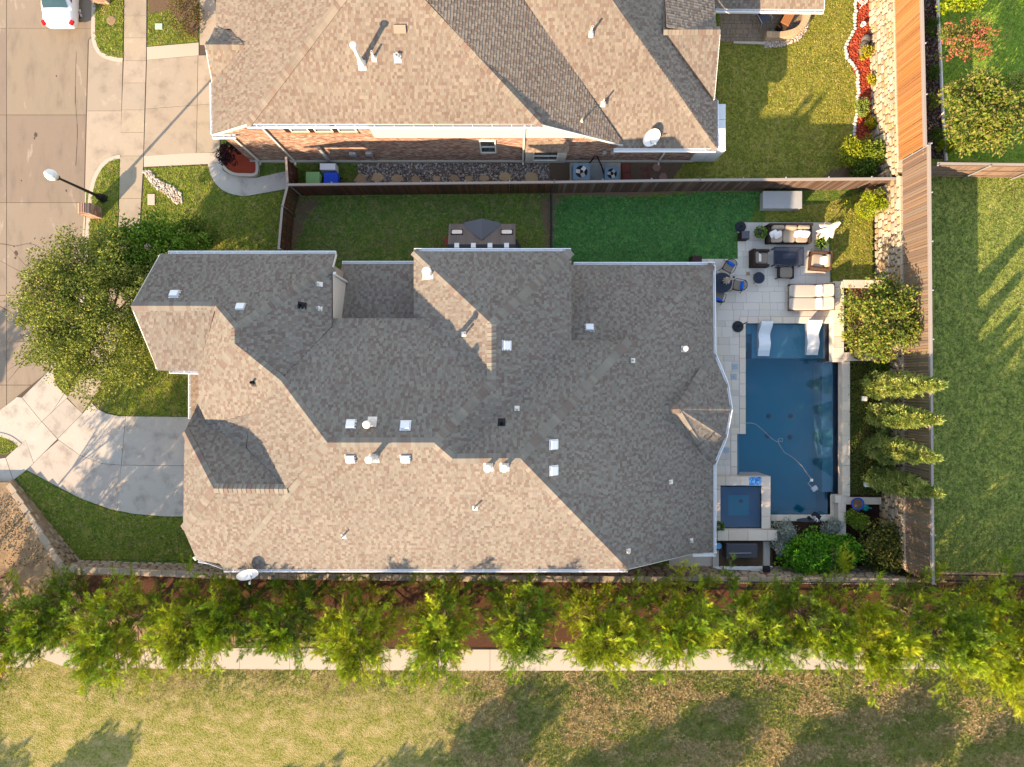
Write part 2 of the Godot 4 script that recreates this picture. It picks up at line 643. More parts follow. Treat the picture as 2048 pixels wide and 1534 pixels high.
func ribbon(called: String, list: Array, width: float, top: float, low: float, m: Material, cut := 0.03) -> void:
	var p := smooth_path(flat(list), 4)
	var left := PackedVector2Array()
	var right := PackedVector2Array()
	for i in p.size():
		var d := (p[mini(i + 1, p.size() - 1)] - p[maxi(i - 1, 0)]).normalized()
		var s := Vector2(-d.y, d.x) * width / 2
		left.append(p[i] + s)
		right.append(p[i] - s)
	right.reverse()
	left.append_array(right)
	var b := MB.new()
	b.prism(left, top, low, Color.WHITE, cut)
	ground_piece(called, b, m)


func smooth_path(p: PackedVector2Array, k := 4) -> PackedVector2Array:
	var out := PackedVector2Array()
	for i in p.size() - 1:
		for j in k:
			out.append(p[i].cubic_interpolate(p[i + 1], p[maxi(i - 1, 0)], p[mini(i + 2, p.size() - 1)], float(j) / k))
	out.append(p[-1])
	return out


func build_ground() -> void:
	# the wide land, open only where the pool is dug in
	var b := MB.new()
	var pool := Rect2(11.0, -4.2, 8.6, 13.6)
	for r in [Rect2(-400, -400, 800, 400 + pool.position.y), Rect2(-400, pool.end.y, 800, 400 - pool.end.y), Rect2(-400, pool.position.y, 400 + pool.position.x, pool.size.y), Rect2(pool.end.x, pool.position.y, 400 - pool.end.x, pool.size.y)]:
		b.q(Vector3(r.position.x, -0.3, r.position.y), Vector3(r.end.x, -0.3, r.position.y), Vector3(r.end.x, -0.3, r.end.y), Vector3(r.position.x, -0.3, r.end.y))
	ground_piece("ground", b, M.field)
	# the lots at the height of the yards, without the street and the pool
	b = MB.new()
	var lot := flat([188, -500, 187, 60, 178, 250, 170, 440, 165, 600, 130, 705, 100, 742, 20, 808, -60, 870, -60, 960, 30, 955, 62, 1010, 128, 1122, 445, 1142, 1440, 1157, 1440, 952, 1474, 952, 1474, 868, 1492, 868, 1492, 640, 1745, 640, 1745, -500])
	b.prism(lot, 0.0, -0.35)
	b.prism(flat([1658, 640, 1658, 723, 1676, 723, 1676, 988, 1660, 988, 1660, 1158, 1815, 1158, 1815, 640]), 0.0, -0.35)
	b.prism(flat([1541, 1030, 1541, 1158, 1660, 1158, 1660, 1030]), 0.0, -0.35)
	b.prism(flat([1440, 1082, 1440, 1157, 1541, 1158, 1541, 1082]), 0.0, -0.35)
	ground_piece("yard_ground", b, M.yard)
	# street: concrete slabs with joints
	var street := flat([-700, -500, 186, -500, 186, 30, 185, 66, 176, 80, 173, 250, 167, 400, 162, 600, 128, 704, 98, 740, 18, 806, -62, 868, -700, 1200])
	b = MB.new()
	b.prism(street, -0.155, -0.3)
	ground_piece("street_bed", b, M.joint)
	var road := Node3D.new()
	road.name = "street"
	add_child(road)
	road.set_meta("kind", "structure")
	pave(road, "slab", street, strips([-700, -170, 10, 400], [-500, -300, -120, 54, 228, 404, 590, 770, 950, 1200]), -0.12, -0.16, [M.road], 0.012)
	crack([-60, 484, 0, 487, 28, 491, 48, 487, 64, 488, 78, 495, 95, 505, 120, 520], -0.116)
	crack([-60, 590, 0, 614, 22, 628, 52, 648, 80, 668], -0.116)
	crack([150, 100, 148, 190, 152, 260, 149, 330], -0.116)
	for q in [[68, 268, 0.13], [66, 275, 0.06], [29, 505, 0.14], [28, 515, 0.07], [25, 492, 0.05], [110, 150, 0.05], [130, 380, 0.06], [40, 360, 0.05]]:
		var c := at(q[0], q[1], 0)
		var blob := PackedVector2Array()
		for i in 11:
			blob.append(Vector2(c.x, c.z) + Vector2(cos(TAU * i / 11), sin(TAU * i / 11) * 1.3) * q[2] * rng.randf_range(0.6, 1.1))
		patch("oil_stain", blob, M.joint, -0.115, 0.0, 0.004)
	# gutter strip along the apron, browner
	patch("gutter_strip", flat([176, 80, 187, 70, 189, 95, 180, 140, 178, 250, 172, 330, 171, 400, 168, 480, 162, 480, 167, 400, 172, 250]), M.kerb, -0.112, 0.0, 0.03)
	for k in [[188, -300, 188, 0, 187, 60, 190, 88, 201, 107, 222, 117, 246, 121], [241, 313, 214, 323, 195, 346, 184, 378, 179, 420, 175, 470, 170, 560, 160, 640], [108, 720, 104, 748, 112, 774, 134, 796], [-40, 862, 0, 869, 22, 876, 41, 890]]:
		ribbon("kerb", k, 0.22, 0.045, -0.16, M.kerb)
	# aprons, pavement and drives
	var walk := Node3D.new()
	walk.name = "sidewalk"
	add_child(walk)
	walk.set_meta("kind", "structure")
	patch("joint_bed", flat([251, -300, 296, -300, 294, 100, 398, 86, 442, 88, 442, 327, 418, 329, 290, 335, 282, 440, 262, 600, 235, 690, 197, 780, 165, 827, 135, 795, 150, 768, 190, 690, 215, 600, 238, 440, 241, 312, 215, 323, 195, 346, 184, 378, 168, 384, 172, 225, 176, 80, 187, 70, 190, 90, 202, 109, 222, 118, 246, 122]), M.joint, 0.008, 0.0, 0.1)
	pave(walk, "slab", flat([251, -300, 296, -300, 293, 122, 290, 220, 287, 334, 281, 440, 262, 600, 235, 690, 197, 780, 165, 827, 135, 795, 150, 768, 190, 690, 215, 600, 238, 440, 240, 312, 244, 215, 248, 122]), strips([100, 330], [-300, -14, 32, 76, 121, 166, 220, 265, 312, 397, 438, 480, 523, 566, 610, 655, 700, 745, 790, 840]), 0.035, 0.0, [M.concrete], 0.009)
	var drive := Node3D.new()
	drive.name = "neighbour_driveway"
	add_child(drive)
	drive.set_meta("kind", "structure")
	pave(drive, "slab", flat([246, 122, 241, 312, 215, 323, 195, 346, 184, 378, 170, 384, 174, 225, 178, 80, 187, 72, 191, 90, 202, 108, 222, 118]), strips([150, 260], [60, 222, 400]), 0.02, -0.1, [M.concrete], 0.01)
	pave(drive, "slab", flat([294, 94, 398, 85, 398, 111, 294, 120]), [rect(280, 60, 420, 140)], 0.03, 0.0, [M.kerb], 0.008)
	pave(drive, "slab", flat([294, 120, 398, 111, 440, 110, 440, 306, 393, 307, 288, 312, 291, 220]), [flat([280, 90, 397, 90, 395, 210, 280, 219]), flat([397, 90, 460, 90, 460, 206, 395, 210]), flat([280, 219, 395, 210, 393, 320, 280, 320]), flat([395, 210, 460, 206, 460, 320, 393, 320])], 0.03, 0.0, [M.concrete], 0.009)
	pave(drive, "slab", flat([288, 312, 393, 306, 440, 304, 440, 326, 418, 328, 288, 334]), [rect(280, 300, 460, 340)], 0.03, 0.0, [M.kerb], 0.008)
	patch("garden_walk", flat([400, 90, 400, 0, 430, 0, 440, 90]), M.concrete, 0.028, 0.0)
	# curved walk to the neighbour's gate
	patch("garden_path", smooth_loop([418, 328, 418, 335, 423, 352, 434, 370, 452, 384, 478, 391, 500, 391, 578, 377, 582, 344, 530, 352, 508, 356, 470, 352, 448, 342, 440, 326], 10), M.concrete_grey, 0.03, 0.0)
	# main driveway
	var own := Node3D.new()
	own.name = "driveway"
	add_child(own)
	own.set_meta("kind", "structure")
	patch("joint_bed", flat([18, 806, 98, 742, 108, 765, 134, 795, 166, 827, 190, 800, 212, 826, 252, 834, 400, 834, 400, 1033, 330, 1033, 270, 1028, 220, 1018, 160, 996, 100, 964, 53, 940, -10, 985, -70, 930, 0, 870, 40, 890]), M.joint, 0.008, 0.0, 0.1)
	var apron := flat([98, 742, 106, 768, 134, 796, 84, 843, 52, 880, 41, 890, 20, 876, -20, 866, -40, 852, 20, 805])
	pave(own, "slab", apron, [flat([44, 795, 140, 700, 200, 780, 84, 844]), flat([44, 795, 84, 844, 40, 920, -80, 880, -80, 780])], 0.018, -0.1, [M.concrete_grey], 0.011)
	pave(own, "slab", flat([134, 796, 166, 827, 68, 926, 51, 879, 84, 843]), [flat([84, 843, 118, 880, 200, 840, 140, 780]), flat([84, 843, 118, 880, 60, 960, 20, 880])], 0.032, 0.0, [M.concrete_grey], 0.011)
	var fan := flat([166, 827, 184, 806, 196, 818, 214, 827, 238, 832, 400, 834, 400, 1033, 330, 1033, 270, 1028, 220, 1018, 160, 996, 110, 970, 54, 940, 68, 926])
	pave(own, "slab", fan, [flat([118, 880, 160, 910, 205, 927, 243, 930, 253, 820, 180, 780, 100, 860]), flat([253, 820, 420, 820, 420, 932, 243, 930]), flat([243, 930, 420, 932, 420, 1050, 230, 1050]), flat([118, 880, 160, 910, 205, 927, 243, 930, 233, 1050, 20, 980, 60, 930])], 0.032, 0.0, [M.concrete_grey], 0.01)
	pave(own, "slab", flat([52, 880, 68, 926, 54, 940, -5, 985, -70, 935, -30, 905, 12, 912]), [flat([60, 870, 80, 940, 30, 970, 12, 915]), flat([12, 915, 30, 970, -20, 1000, -90, 930])], 0.03, 0.0, [M.concrete_grey], 0.012)
	# lawns in front
	patch("lawn", flat([191, -300, 249, -300, 246, 118, 222, 114, 203, 104, 193, 88, 190, 60]), M.lawn, 0.04, 0.02)
	patch("lawn", flat([297, 30, 340, 20, 372, 60, 397, 82, 296, 92]), M.lawn, 0.03, 0.03)
	patch("mulch_bed", flat([297, -100, 398, -100, 397, 84, 370, 66, 340, 30, 297, 34]), M.soil, 0.022, 0.05)
	patch("lawn", flat([239, 316, 216, 326, 197, 348, 186, 380, 181, 430, 176, 500, 172, 560, 214, 600, 236, 440]), M.lawn, 0.04, 0.02)
	patch("lawn", flat([290, 337, 417, 331, 423, 354, 434, 373, 452, 387, 478, 394, 500, 394, 576, 381, 565, 520, 340, 520, 262, 640, 262, 600, 283, 440]), M.lawn, 0.022, 0.02)
	patch("lawn", flat([109, 745, 116, 770, 136, 793, 150, 766, 180, 705, 150, 690]), M.lawn, 0.04, 0.02)
	patch("lawn", flat([168, 826, 200, 780, 240, 690, 262, 640, 330, 640, 377, 745, 377, 832, 252, 832, 212, 824, 190, 802]), M.lawn, 0.02, 0.02)
	patch("lawn", flat([-60, 868, 0, 872, 22, 879, 38, 892, 12, 910, -30, 903]), M.lawn, 0.04, 0.02)
	patch("lawn", flat([34, 952, 54, 943, 110, 973, 160, 999, 220, 1021, 270, 1031, 372, 1037, 400, 1120, 130, 1118]), M.lawn, 0.02, 0.03)
	# side yard and turf behind
	patch("turf", flat([1104, 398, 1180, 392, 1300, 396, 1400, 386, 1524, 384, 1500, 440, 1476, 446, 1474, 520, 1400, 540, 1100, 540]), M.turf, 0.012, 0.06)
	patch("bare_strip", flat([1090, 388, 1140, 390, 1240, 394, 1330, 388, 1400, 384, 1520, 382, 1520, 372, 1090, 378]), M.soil, 0.008, 0.1)
	patch("bare_strip", flat([598, 400, 640, 398, 610, 440, 590, 500, 572, 500]), M.soil, 0.008, 0.1)
	patch("bare_strip", flat([430, 500, 470, 490, 520, 440, 564, 420, 563, 500]), M.soil, 0.03, 0.2)
	patch("bare_strip", flat([1084, 396, 1100, 394, 1100, 500, 1092, 500, 1088, 450, 1080, 420]), M.soil, 0.014, 0.09)
	patch("bare_strip", flat([1102, 392, 1128, 396, 1112, 420, 1107, 470, 1108, 505, 1102, 505]), M.soil, 0.016, 0.09)
	patch("lawn", flat([1530, 420, 1660, 405, 1745, 380, 1745, 575, 1666, 575, 1660, 443, 1530, 443]), M.neighbour_lawn, 0.012, 0.05)
	# the neighbour's garden
	patch("lawn", flat([1435, -300, 1712, -300, 1706, 60, 1690, 100, 1700, 130, 1716, 160, 1716, 200, 1706, 270, 1700, 330, 1640, 362, 1340, 366, 1370, 322, 1435, 300]), M.neighbour_lawn, 0.02, 0.03)
	patch("mulch_bed", flat([1712, -300, 1745, -300, 1748, 318, 1706, 318, 1708, 270, 1717, 200, 1717, 160, 1700, 130, 1692, 100, 1708, 60]), M.red_mulch, 0.03, 0.0)
	patch("bare_strip", flat([1706, 318, 1748, 318, 1800, 366, 1640, 366, 1652, 345, 1690, 330]), M.soil, 0.03, 0.1)
	patch("gravel_bed", flat([716, 326, 1100, 326, 1105, 366, 712, 370]), M.soil, 0.015, 0.0)
	patch("bare_strip", flat([1100, 326, 1390, 322, 1340, 368, 1100, 368]), M.soil, 0.014, 0.0)
	# raised ground behind the walls: right
	b = MB.new()
	b.prism(flat([1793, -600, 3600, -600, 3600, 1144, 1818, 1144, 1811, 600, 1806, 340], 2.5), 2.5, -0.3)
	ground_piece("upper_lawn_ground", b, M.back_lawn)
	b = MB.new()
	b.prism(rough_edge(flat([1838, -600, 1880, -600, 1874, 0, 1880, 100, 1884, 200, 1892, 318, 1850, 318, 1796, 318, 1790, 0], 2.5), 0.4, 0.02), 2.515, 2.4)
	ground_piece("mulch_bed", b, M.mulch)
	patch_up("lawn", flat([1882, -600, 3600, -600, 3600, 322, 1893, 322, 1886, 200, 1880, 100, 1876, 30], 2.5), M.upper_lawn)
	# raised ground: along the bottom of the picture
	bank_sheet("bank", [-900, 955, 22, 965, 60, 1022, 128, 1134, 200, 1143, 445, 1148, 1000, 1152, 1400, 1156, 1860, 1160, 1860, 1144, 3600, 1144, 3600, 1308, 2048, 1308, 1000, 1310, 400, 1305, 0, 1290, -900, 1280], M.bank, 0.0, 2.6)
	bank_sheet("mulch_bed", [150, 1150, 445, 1153, 1000, 1157, 1400, 1161, 1860, 1166, 2300, 1166, 2300, 1296, 2048, 1296, 1000, 1297, 400, 1292, 180, 1284], M.mulch_brown, 0.02)
	bank_sheet("field", [-900, 1280, 0, 1290, 400, 1305, 1000, 1310, 2048, 1308, 3600, 1308, 3600, 2600, -900, 2600], M.field, 0.0, 2.6)
	var side := Node3D.new()
	side.name = "footpath"
	add_child(side)
	side.set_meta("kind", "structure")
	for k in range(-3, 30):
		var u0 := 80.0 + k * 100.0
		var pts := []
		var g := 0.35
		for q in [[u0 + g, 0], [u0 + 100 - g, 0], [u0 + 100 - g, 1], [u0 + g, 1]]:
			var low := 1334.0 + 6.5 * clampf(q[0] / 900.0, 0.0, 1.0) - 4.0 * clampf((q[0] - 1200.0) / 800.0, 0.0, 1.0)
			pts.append(on_bank(q[0], low - 42.0 if q[1] == 0 else low) + Vector3(0, 0.05, 0))
		b = MB.new()
		b.sheet(pts, 0.12, grey(rng.randf_range(0.94, 1.04)))
		putw("slab", b, M.kerb, side)


func smooth_loop(list: Array, k := 6) -> PackedVector2Array:
	var p := flat(list)
	var out := PackedVector2Array()
	var s := p.size()
	for i in s:
		var d0 := p[i].distance_to(p[(i + 1) % s])
		if d0 > 1.6:   # long edges stay straight
			out.append(p[i])
			continue
		for j in k:
			out.append(p[i].cubic_interpolate(p[(i + 1) % s], p[(i + s - 1) % s], p[(i + 2) % s], float(j) / k))
	return out


# ---------------------------------------------------------------- roofs
const SHINGLE_TONES := [Color(0.215, 0.198, 0.168), Color(0.198, 0.183, 0.156), Color(0.17, 0.134, 0.114), Color(0.155, 0.124, 0.106), Color(0.187, 0.163, 0.138), Color(0.178, 0.148, 0.126)]


func facet(house: Node3D, roof: MeshInstance3D, pts: Array, down: Vector2, warm := 1.0) -> void:
	var n := Vector3.ZERO
	var mid := Vector3.ZERO
	for i in pts.size():
		n += (pts[i] as Vector3).cross(pts[(i + 1) % pts.size()])
		mid += pts[i] / pts.size()
	n = n.normalized()
	if n.y < 0:
		n = -n
	var along := Vector3(-down.y, 0, down.x)
	along = (along - n * along.dot(n)).normalized()
	var fall := along.cross(n).normalized()
	if fall.y > 0:
		fall = -fall
	var poly := PackedVector2Array()
	var lo := Vector2(1e9, 1e9)
	var hi := -lo
	for p in pts:
		var d: Vector3 = p - mid
		var k := Vector2(d.dot(along), d.dot(fall))
		poly.append(k)
		lo = lo.min(k)
		hi = hi.max(k)
	var b := MB.new()
	var step := 0.15
	var y := hi.y - ceilf((hi.y - lo.y) / step) * step
	var weather := FastNoiseLite.new()
	weather.seed = 5
	weather.frequency = 0.06
	weather.fractal_octaves = 4
	var put_tab := func(shape: PackedVector2Array, y0: float, y1: float, rise: float, col: Color) -> void:
		var top := PackedVector3Array()
		for k in shape:
			var up := lerpf(0.003, 0.02 + rise, clampf((k.y - y0) / (y1 - y0), 0, 1))
			top.append(mid + along * k.x + fall * k.y + n * up)
		for i in range(1, top.size() - 1):
			if (top[i + 1] - top[0]).cross(top[i] - top[0]).dot(n) < 0:
				b.t(top[0], top[i + 1], top[i], col)
			else:
				b.t(top[0], top[i], top[i + 1], col)
		for i in shape.size():
			var j := (i + 1) % shape.size()
			if minf(shape[i].y, shape[j].y) > y0 + 0.01:   # the butt and what shows of the sides
				var dn := n * 0.03
				b.q(top[i], top[j], top[j] - dn, top[i] - dn, col)
	while y < hi.y - 0.001:
		var s := lo.x - rng.randf() * 0.3
		var last := -1
		while s < hi.x:
			var w: float = [0.09, 0.12, 0.15, 0.18, 0.23][rng.randi() % 5]
			var tone: int = [0, 1, 2, 3, 4, 5, 0, 1][rng.randi() % 8]
			if last >= 0 and (tone < 2) == (last < 2) and rng.randf() < 0.6:
				tone = (2 + rng.randi() % 4) if last < 2 else rng.randi() % 2
			last = tone
			var where := mid + along * s + fall * y
			var k := rng.randf_range(0.92, 1.08) * (1.0 + 0.11 * weather.get_noise_2d(where.x * 3.0 + where.y, where.z * 3.0))
			var col: Color = SHINGLE_TONES[tone] * k
			col.r *= warm
			col.b /= warm
			col.a = 1
			var rise := 0.008 if tone < 2 else 0.0
			var cell := PackedVector2Array([Vector2(s, y), Vector2(s + w - 0.004, y), Vector2(s + w - 0.004, y + step), Vector2(s, y + step)])
			var inside := true
			for c in cell:
				if not Geometry2D.is_point_in_polygon(c, poly):
					inside = false
					break
			if inside:
				put_tab.call(cell, y, y + step, rise, col)
			else:
				for piece in Geometry2D.intersect_polygons(cell, poly):
					put_tab.call(piece, y, y + step, rise, col)
			s += w
		y += step
	stuff(putw("shingles", b, M.shingle, roof))


# slide the corners along their lines of sight until every slope is plane
func settle(pt: Dictionary, list: Array, rounds := 80, hold := 0.05) -> void:
	var eye := Vector3(0, EYE, 0)
	var first := pt.duplicate()
	var keys := []
	for f in list:
		var ks := []
		for p in f[0]:
			var found = null
			for k in pt:
				if pt[k] == p:
					found = k
					break
			ks.append(found)
		keys.append(ks)
	for r in rounds:
		var sum := {}
		var num := {}
		for i in list.size():
			if keys[i].has(null) or keys[i].size() < 4:
				continue
			# least squares y = a x + c z + d
			var mid := Vector3.ZERO
			for k in keys[i]:
				mid += pt[k] / keys[i].size()
			var xx := 0.0; var xz := 0.0; var zz := 0.0; var xy := 0.0; var zy := 0.0
			for k in keys[i]:
				var d: Vector3 = pt[k] - mid
				xx += d.x * d.x; xz += d.x * d.z; zz += d.z * d.z; xy += d.x * d.y; zy += d.z * d.y
			var det := xx * zz - xz * xz
			if absf(det) < 1e-6:
				continue
			var n := Vector3(-(xy * zz - zy * xz) / det, 1.0, -(zy * xx - xy * xz) / det)
			for k in keys[i]:
				var d: Vector3 = pt[k] - eye
				var s := n.dot(mid - eye) / n.dot(d)
				sum[k] = sum.get(k, Vector3.ZERO) + eye + d * s
				num[k] = num.get(k, 0) + 1
		for k in sum:
			pt[k] = ((sum[k] + first[k] * hold) / (num[k] + hold)) as Vector3
			# stay on the line of sight
			var o: Vector3 = first[k] - eye
			var h: float = (pt[k].y - EYE) / o.y
			pt[k] = eye + o * h
	for i in list.size():
		if not keys[i].has(null):
			var q := []
			for k in keys[i]:
				q.append(pt[k])
			list[i][0] = q


# boards under the shingles
func deck(mb: MB, pts: Array, low := 0.09) -> void:
	var n := Vector3.ZERO
	var mid := Vector3.ZERO
	for i in pts.size():
		n += (pts[i] as Vector3).cross(pts[(i + 1) % pts.size()])
		mid += pts[i] / pts.size()
	var p := []
	for k in pts:
		var d: Vector3 = k - mid
		p.append(Vector3(k.x, mid.y - (n.x * d.x + n.z * d.z) / n.y - low, k.z))
	mb.sheet(p)


var caps_made := 0

func ridge_caps(roof: MeshInstance3D, a: Vector3, b: Vector3, slope_l := 0.5, slope_r := 0.5, width := 0.21, warm := 1.0) -> void:
	if a.y > b.y:
		var s := a; a = b; b = s
	var d := (b - a)
	var len := d.length()
	var dir := d / len
	var side := Vector3(-dir.z, 0, dir.x).normalized()
	var up := side.cross(dir).normalized()
	if up.y < 0:
		up = -up
	var n := int(ceilf(len / 0.2))
	var rest := MB.new()
	for i in n:
		var p := a + dir * (len * i / n)
		var e := a + dir * (len * (i + 1) / n + 0.03)
		var col: Color = SHINGLE_TONES[[0, 1, 0, 1, 2, 5][rng.randi() % 6]] * rng.randf_range(0.9, 1.1)
		col.r *= warm
		col.b /= warm
		col.a = 1
		var m := MB.new() if caps_made < 300 else rest
		var base := p if caps_made < 300 else Vector3.ZERO
		var c0 := p + up * 0.055 - base
		var c1 := e + up * 0.03 - base
		var l0 := c0 + side * width - Vector3.UP * width * slope_l
		var r0 := c0 - side * width - Vector3.UP * width * slope_r
		var l1 := c1 + side * width - Vector3.UP * width * slope_l
		var r1 := c1 - side * width - Vector3.UP * width * slope_r
		var dn := -up * 0.03
		m.q(c0, l0, l1, c1, col)
		m.q(r0, c0, c1, r1, col)
		m.q(c0, c0 + dn, l0 + dn, l0, col)
		m.q(r0, r0 + dn, c0 + dn, c0, col)
		m.q(l0, l0 + dn, l1 + dn, l1, col)
		m.q(r1, r1 + dn, r0 + dn, r0, col)
		if caps_made < 300:
			put("ridge_cap", m, M.shingle, roof, p - world_of(roof))
		caps_made += 1
	if rest.v.size() > 0:
		stuff(putw("ridge_caps", rest, M.shingle, roof))


# an open channel along an eave, its outside to the side of out
func gutter(house: Node3D, a: Vector3, b: Vector3, out: Vector2, m: Material = null) -> void:
	var o := Vector3(out.x, 0, out.y).normalized()
	var mb := MB.new()
	var w := 0.13
	var add := func(from: Vector3, size_o: float, size_y: float) -> void:
		var p: Array[Vector3] = []
		for end in [a, b]:
			for k in [Vector2(0, 0), Vector2(size_o, 0), Vector2(size_o, size_y), Vector2(0, size_y)]:
				p.append(end + from + o * k.x + Vector3.UP * k.y)
		for i in 4:
			var j := (i + 1) % 4
			mb.q(p[i], p[j], p[j + 4], p[i + 4])
		mb.q(p[0], p[1], p[2], p[3])
		mb.q(p[4], p[5], p[6], p[7])
	add.call(o * -0.02 + Vector3(0, -0.17, 0), 0.02, 0.15)
	add.call(o * 0.002 + Vector3(0, -0.17, 0), w - 0.004, 0.012)
	add.call(o * w + Vector3(0, -0.172, 0), 0.03, 0.15)
	var n := int(a.distance_to(b) / 0.9)
	var dir := (b - a).normalized()
	var bs := Basis(dir, Vector3.UP, dir.cross(Vector3.UP).normalized())
	for i in n:
		mb.box(a.lerp(b, (i + 0.5) / n) + o * (w / 2 + 0.01) + Vector3(0, -0.035, 0), Vector3(0.025, 0.01, w + 0.02), Color.WHITE, bs)
	for e in [a, b]:
		mb.box(e + o * (w / 2 + 0.01) + Vector3(0, -0.1, 0) , Vector3(0.008, 0.13, w), Color.WHITE, bs)
	putw("gutter", mb, m if m else M.white, house)


func rake_board(house: Node3D, a: Vector3, b: Vector3, out: Vector2) -> void:
	var o := Vector3(out.x, 0, out.y).normalized()
	var mb := MB.new()
	var p := [a + o * 0.002, b + o * 0.002, b + o * 0.04, a + o * 0.04]
	var dn := Vector3(0, -0.2, 0)
	mb.q(p[0], p[1], p[2], p[3])
	mb.q(p[3], p[2], p[2] + dn, p[3] + dn)
	mb.q(p[0] + dn, p[1] + dn, p[1], p[0])
	mb.q(p[0], p[3], p[3] + dn, p[0] + dn)
	mb.q(p[1], p[2], p[2] + dn, p[1] + dn)
	putw("rake_board", mb, M.trim, house)


func wall_block(house: Node3D, called: String, x0: float, z0: float, x1: float, z1: float, top: float, m: Material, low := -0.2) -> MeshInstance3D:
	var b := MB.new()
	b.box(Vector3((x0 + x1) / 2, (top + low) / 2, (z0 + z1) / 2), Vector3(x1 - x0, top - low, z1 - z0))
	return putw(called, b, m, house)


# courses of single bricks in front of a wall that faces +z
func brick_face(house: Node3D, x0: float, x1: float, y0: float, roof_line: Callable, z: float, holes: Array) -> void:
	var b := MB.new()
	var y := y0
	var k := 0
	var bl := 0.21
	var bh := 0.072
	while y < 5.7:
		var x := x0 - (bl / 2 if k % 2 else 0.0)
		while x < x1:
			var xa := maxf(x, x0)
			var xb := minf(x + bl - 0.012, x1)
			x += bl
			if xb - xa < 0.02 or y + bh > roof_line.call((xa + xb) / 2):
				continue
			var hit := false
			for h in holes:
				if xb > h.position.x and xa < h.end.x and y + bh > h.position.y and y < h.end.y:
					hit = true
					break
			if hit:
				continue
			var tones := [Color(0.30, 0.165, 0.115), Color(0.36, 0.21, 0.15), Color(0.40, 0.27, 0.20), Color(0.23, 0.13, 0.10), Color(0.46, 0.36, 0.28), Color(0.33, 0.23, 0.18)]
			var col: Color = tones[rng.randi() % 6] * rng.randf_range(0.85, 1.12)
			col.a = 1
			var zz := z + 0.012 + rng.randf() * 0.006
			b.q(Vector3(xa, y + bh, zz), Vector3(xb, y + bh, zz), Vector3(xb, y, zz), Vector3(xa, y, zz), col)
			b.q(Vector3(xa, y + bh, z), Vector3(xb, y + bh, z), Vector3(xb, y + bh, zz), Vector3(xa, y + bh, zz), col)
			b.q(Vector3(xa, y, z), Vector3(xa, y, zz), Vector3(xa, y + bh, zz), Vector3(xa, y + bh, z), col)
			b.q(Vector3(xb, y, zz), Vector3(xb, y, z), Vector3(xb, y + bh, z), Vector3(xb, y + bh, zz), col)
		y += bh + 0.012
		k += 1
	stuff(putw("bricks", b, M.brick, house))


# a point of a roof plane under pixel (u, v): the plane is given by three points
func on_plane(u: float, v: float, a: Vector3, b: Vector3, c: Vector3) -> Vector3:
	var d := at(u, v, 0.0) - Vector3(0, EYE, 0)
	var n := (b - a).cross(c - a)
	var eye := Vector3(0, EYE, 0)
	return eye + d * (n.dot(a - eye) / n.dot(d))


func box_vent(house: Node3D, p: Vector3, n: Vector3, down: Vector3) -> void:
	var b := MB.new()
	var side := down.cross(n).normalized()
	var bs := Basis(side, n, side.cross(n))
	b.box(Vector3.ZERO + n * 0.012, Vector3(0.46, 0.012, 0.5), Color.WHITE, bs)
	# hood: low box with a nose that slopes to the lower side
	var z: Vector3 = bs.z * (1.0 if bs.z.dot(down) > 0 else -1.0)
	var corner := func(x: float, y: float, f: float) -> Vector3: return side * x + n * y + z * f
	var w := 0.18
	var r := [corner.call(-w, 0.02, -0.2), corner.call(w, 0.02, -0.2), corner.call(w, 0.02, 0.2), corner.call(-w, 0.02, 0.2)]
	var t := [corner.call(-w, 0.14, -0.2), corner.call(w, 0.14, -0.2), corner.call(w, 0.17, 0.1), corner.call(-w, 0.17, 0.1)]
	var f := [corner.call(w, 0.09, 0.21), corner.call(-w, 0.09, 0.21)]
	b.q(t[0], t[1], t[2], t[3])
	b.q(t[3], t[2], f[0], f[1])
	b.q(f[1], f[0], r[2], r[3])
	b.q(r[0], r[1], t[1], t[0])
	b.q(r[1], r[2], f[0], t[2]); b.t(r[1], t[2], t[1])
	b.q(r[3], r[0], t[0], t[3]); b.t(r[3], t[3], f[1])
	put("roof_vent", b, M.plastic_white, house, p - world_of(house))


func vent_pipe(house: Node3D, p: Vector3, n: Vector3, down: Vector3, radius: float, height: float, capped := false, m: Material = null) -> void:
	var b := MB.new(true)
	var side := down.cross(n).normalized()
	var bs := Basis(side, n, side.cross(n))
	var s := maxf(0.22, radius * 3.6)
	b.box(n * 0.02 + down * 0.05, Vector3(s, 0.014, s * 1.25), Color.WHITE, bs)
	b.lathe(Vector3.ZERO, [Vector2(radius * 1.9, -0.1), Vector2(radius * 1.8, 0.02), Vector2(radius * 1.05, height * 0.3)], 14)
	b.lathe(Vector3.ZERO, [Vector2(radius, -0.1), Vector2(radius, height), Vector2(radius * 0.8, height), Vector2(radius * 0.8, height - 0.1), Vector2(0, height - 0.1)], 14)
	if capped:
		b.lathe(Vector3(0, height, 0), [Vector2(radius * 0.9, -0.05), Vector2(radius * 1.5, -0.02), Vector2(radius * 1.55, 0.09), Vector2(radius * 1.25, 0.14), Vector2(0, 0.16)], 16)
	put("vent_pipe", b, m if m else M.trim, house, p - world_of(house))


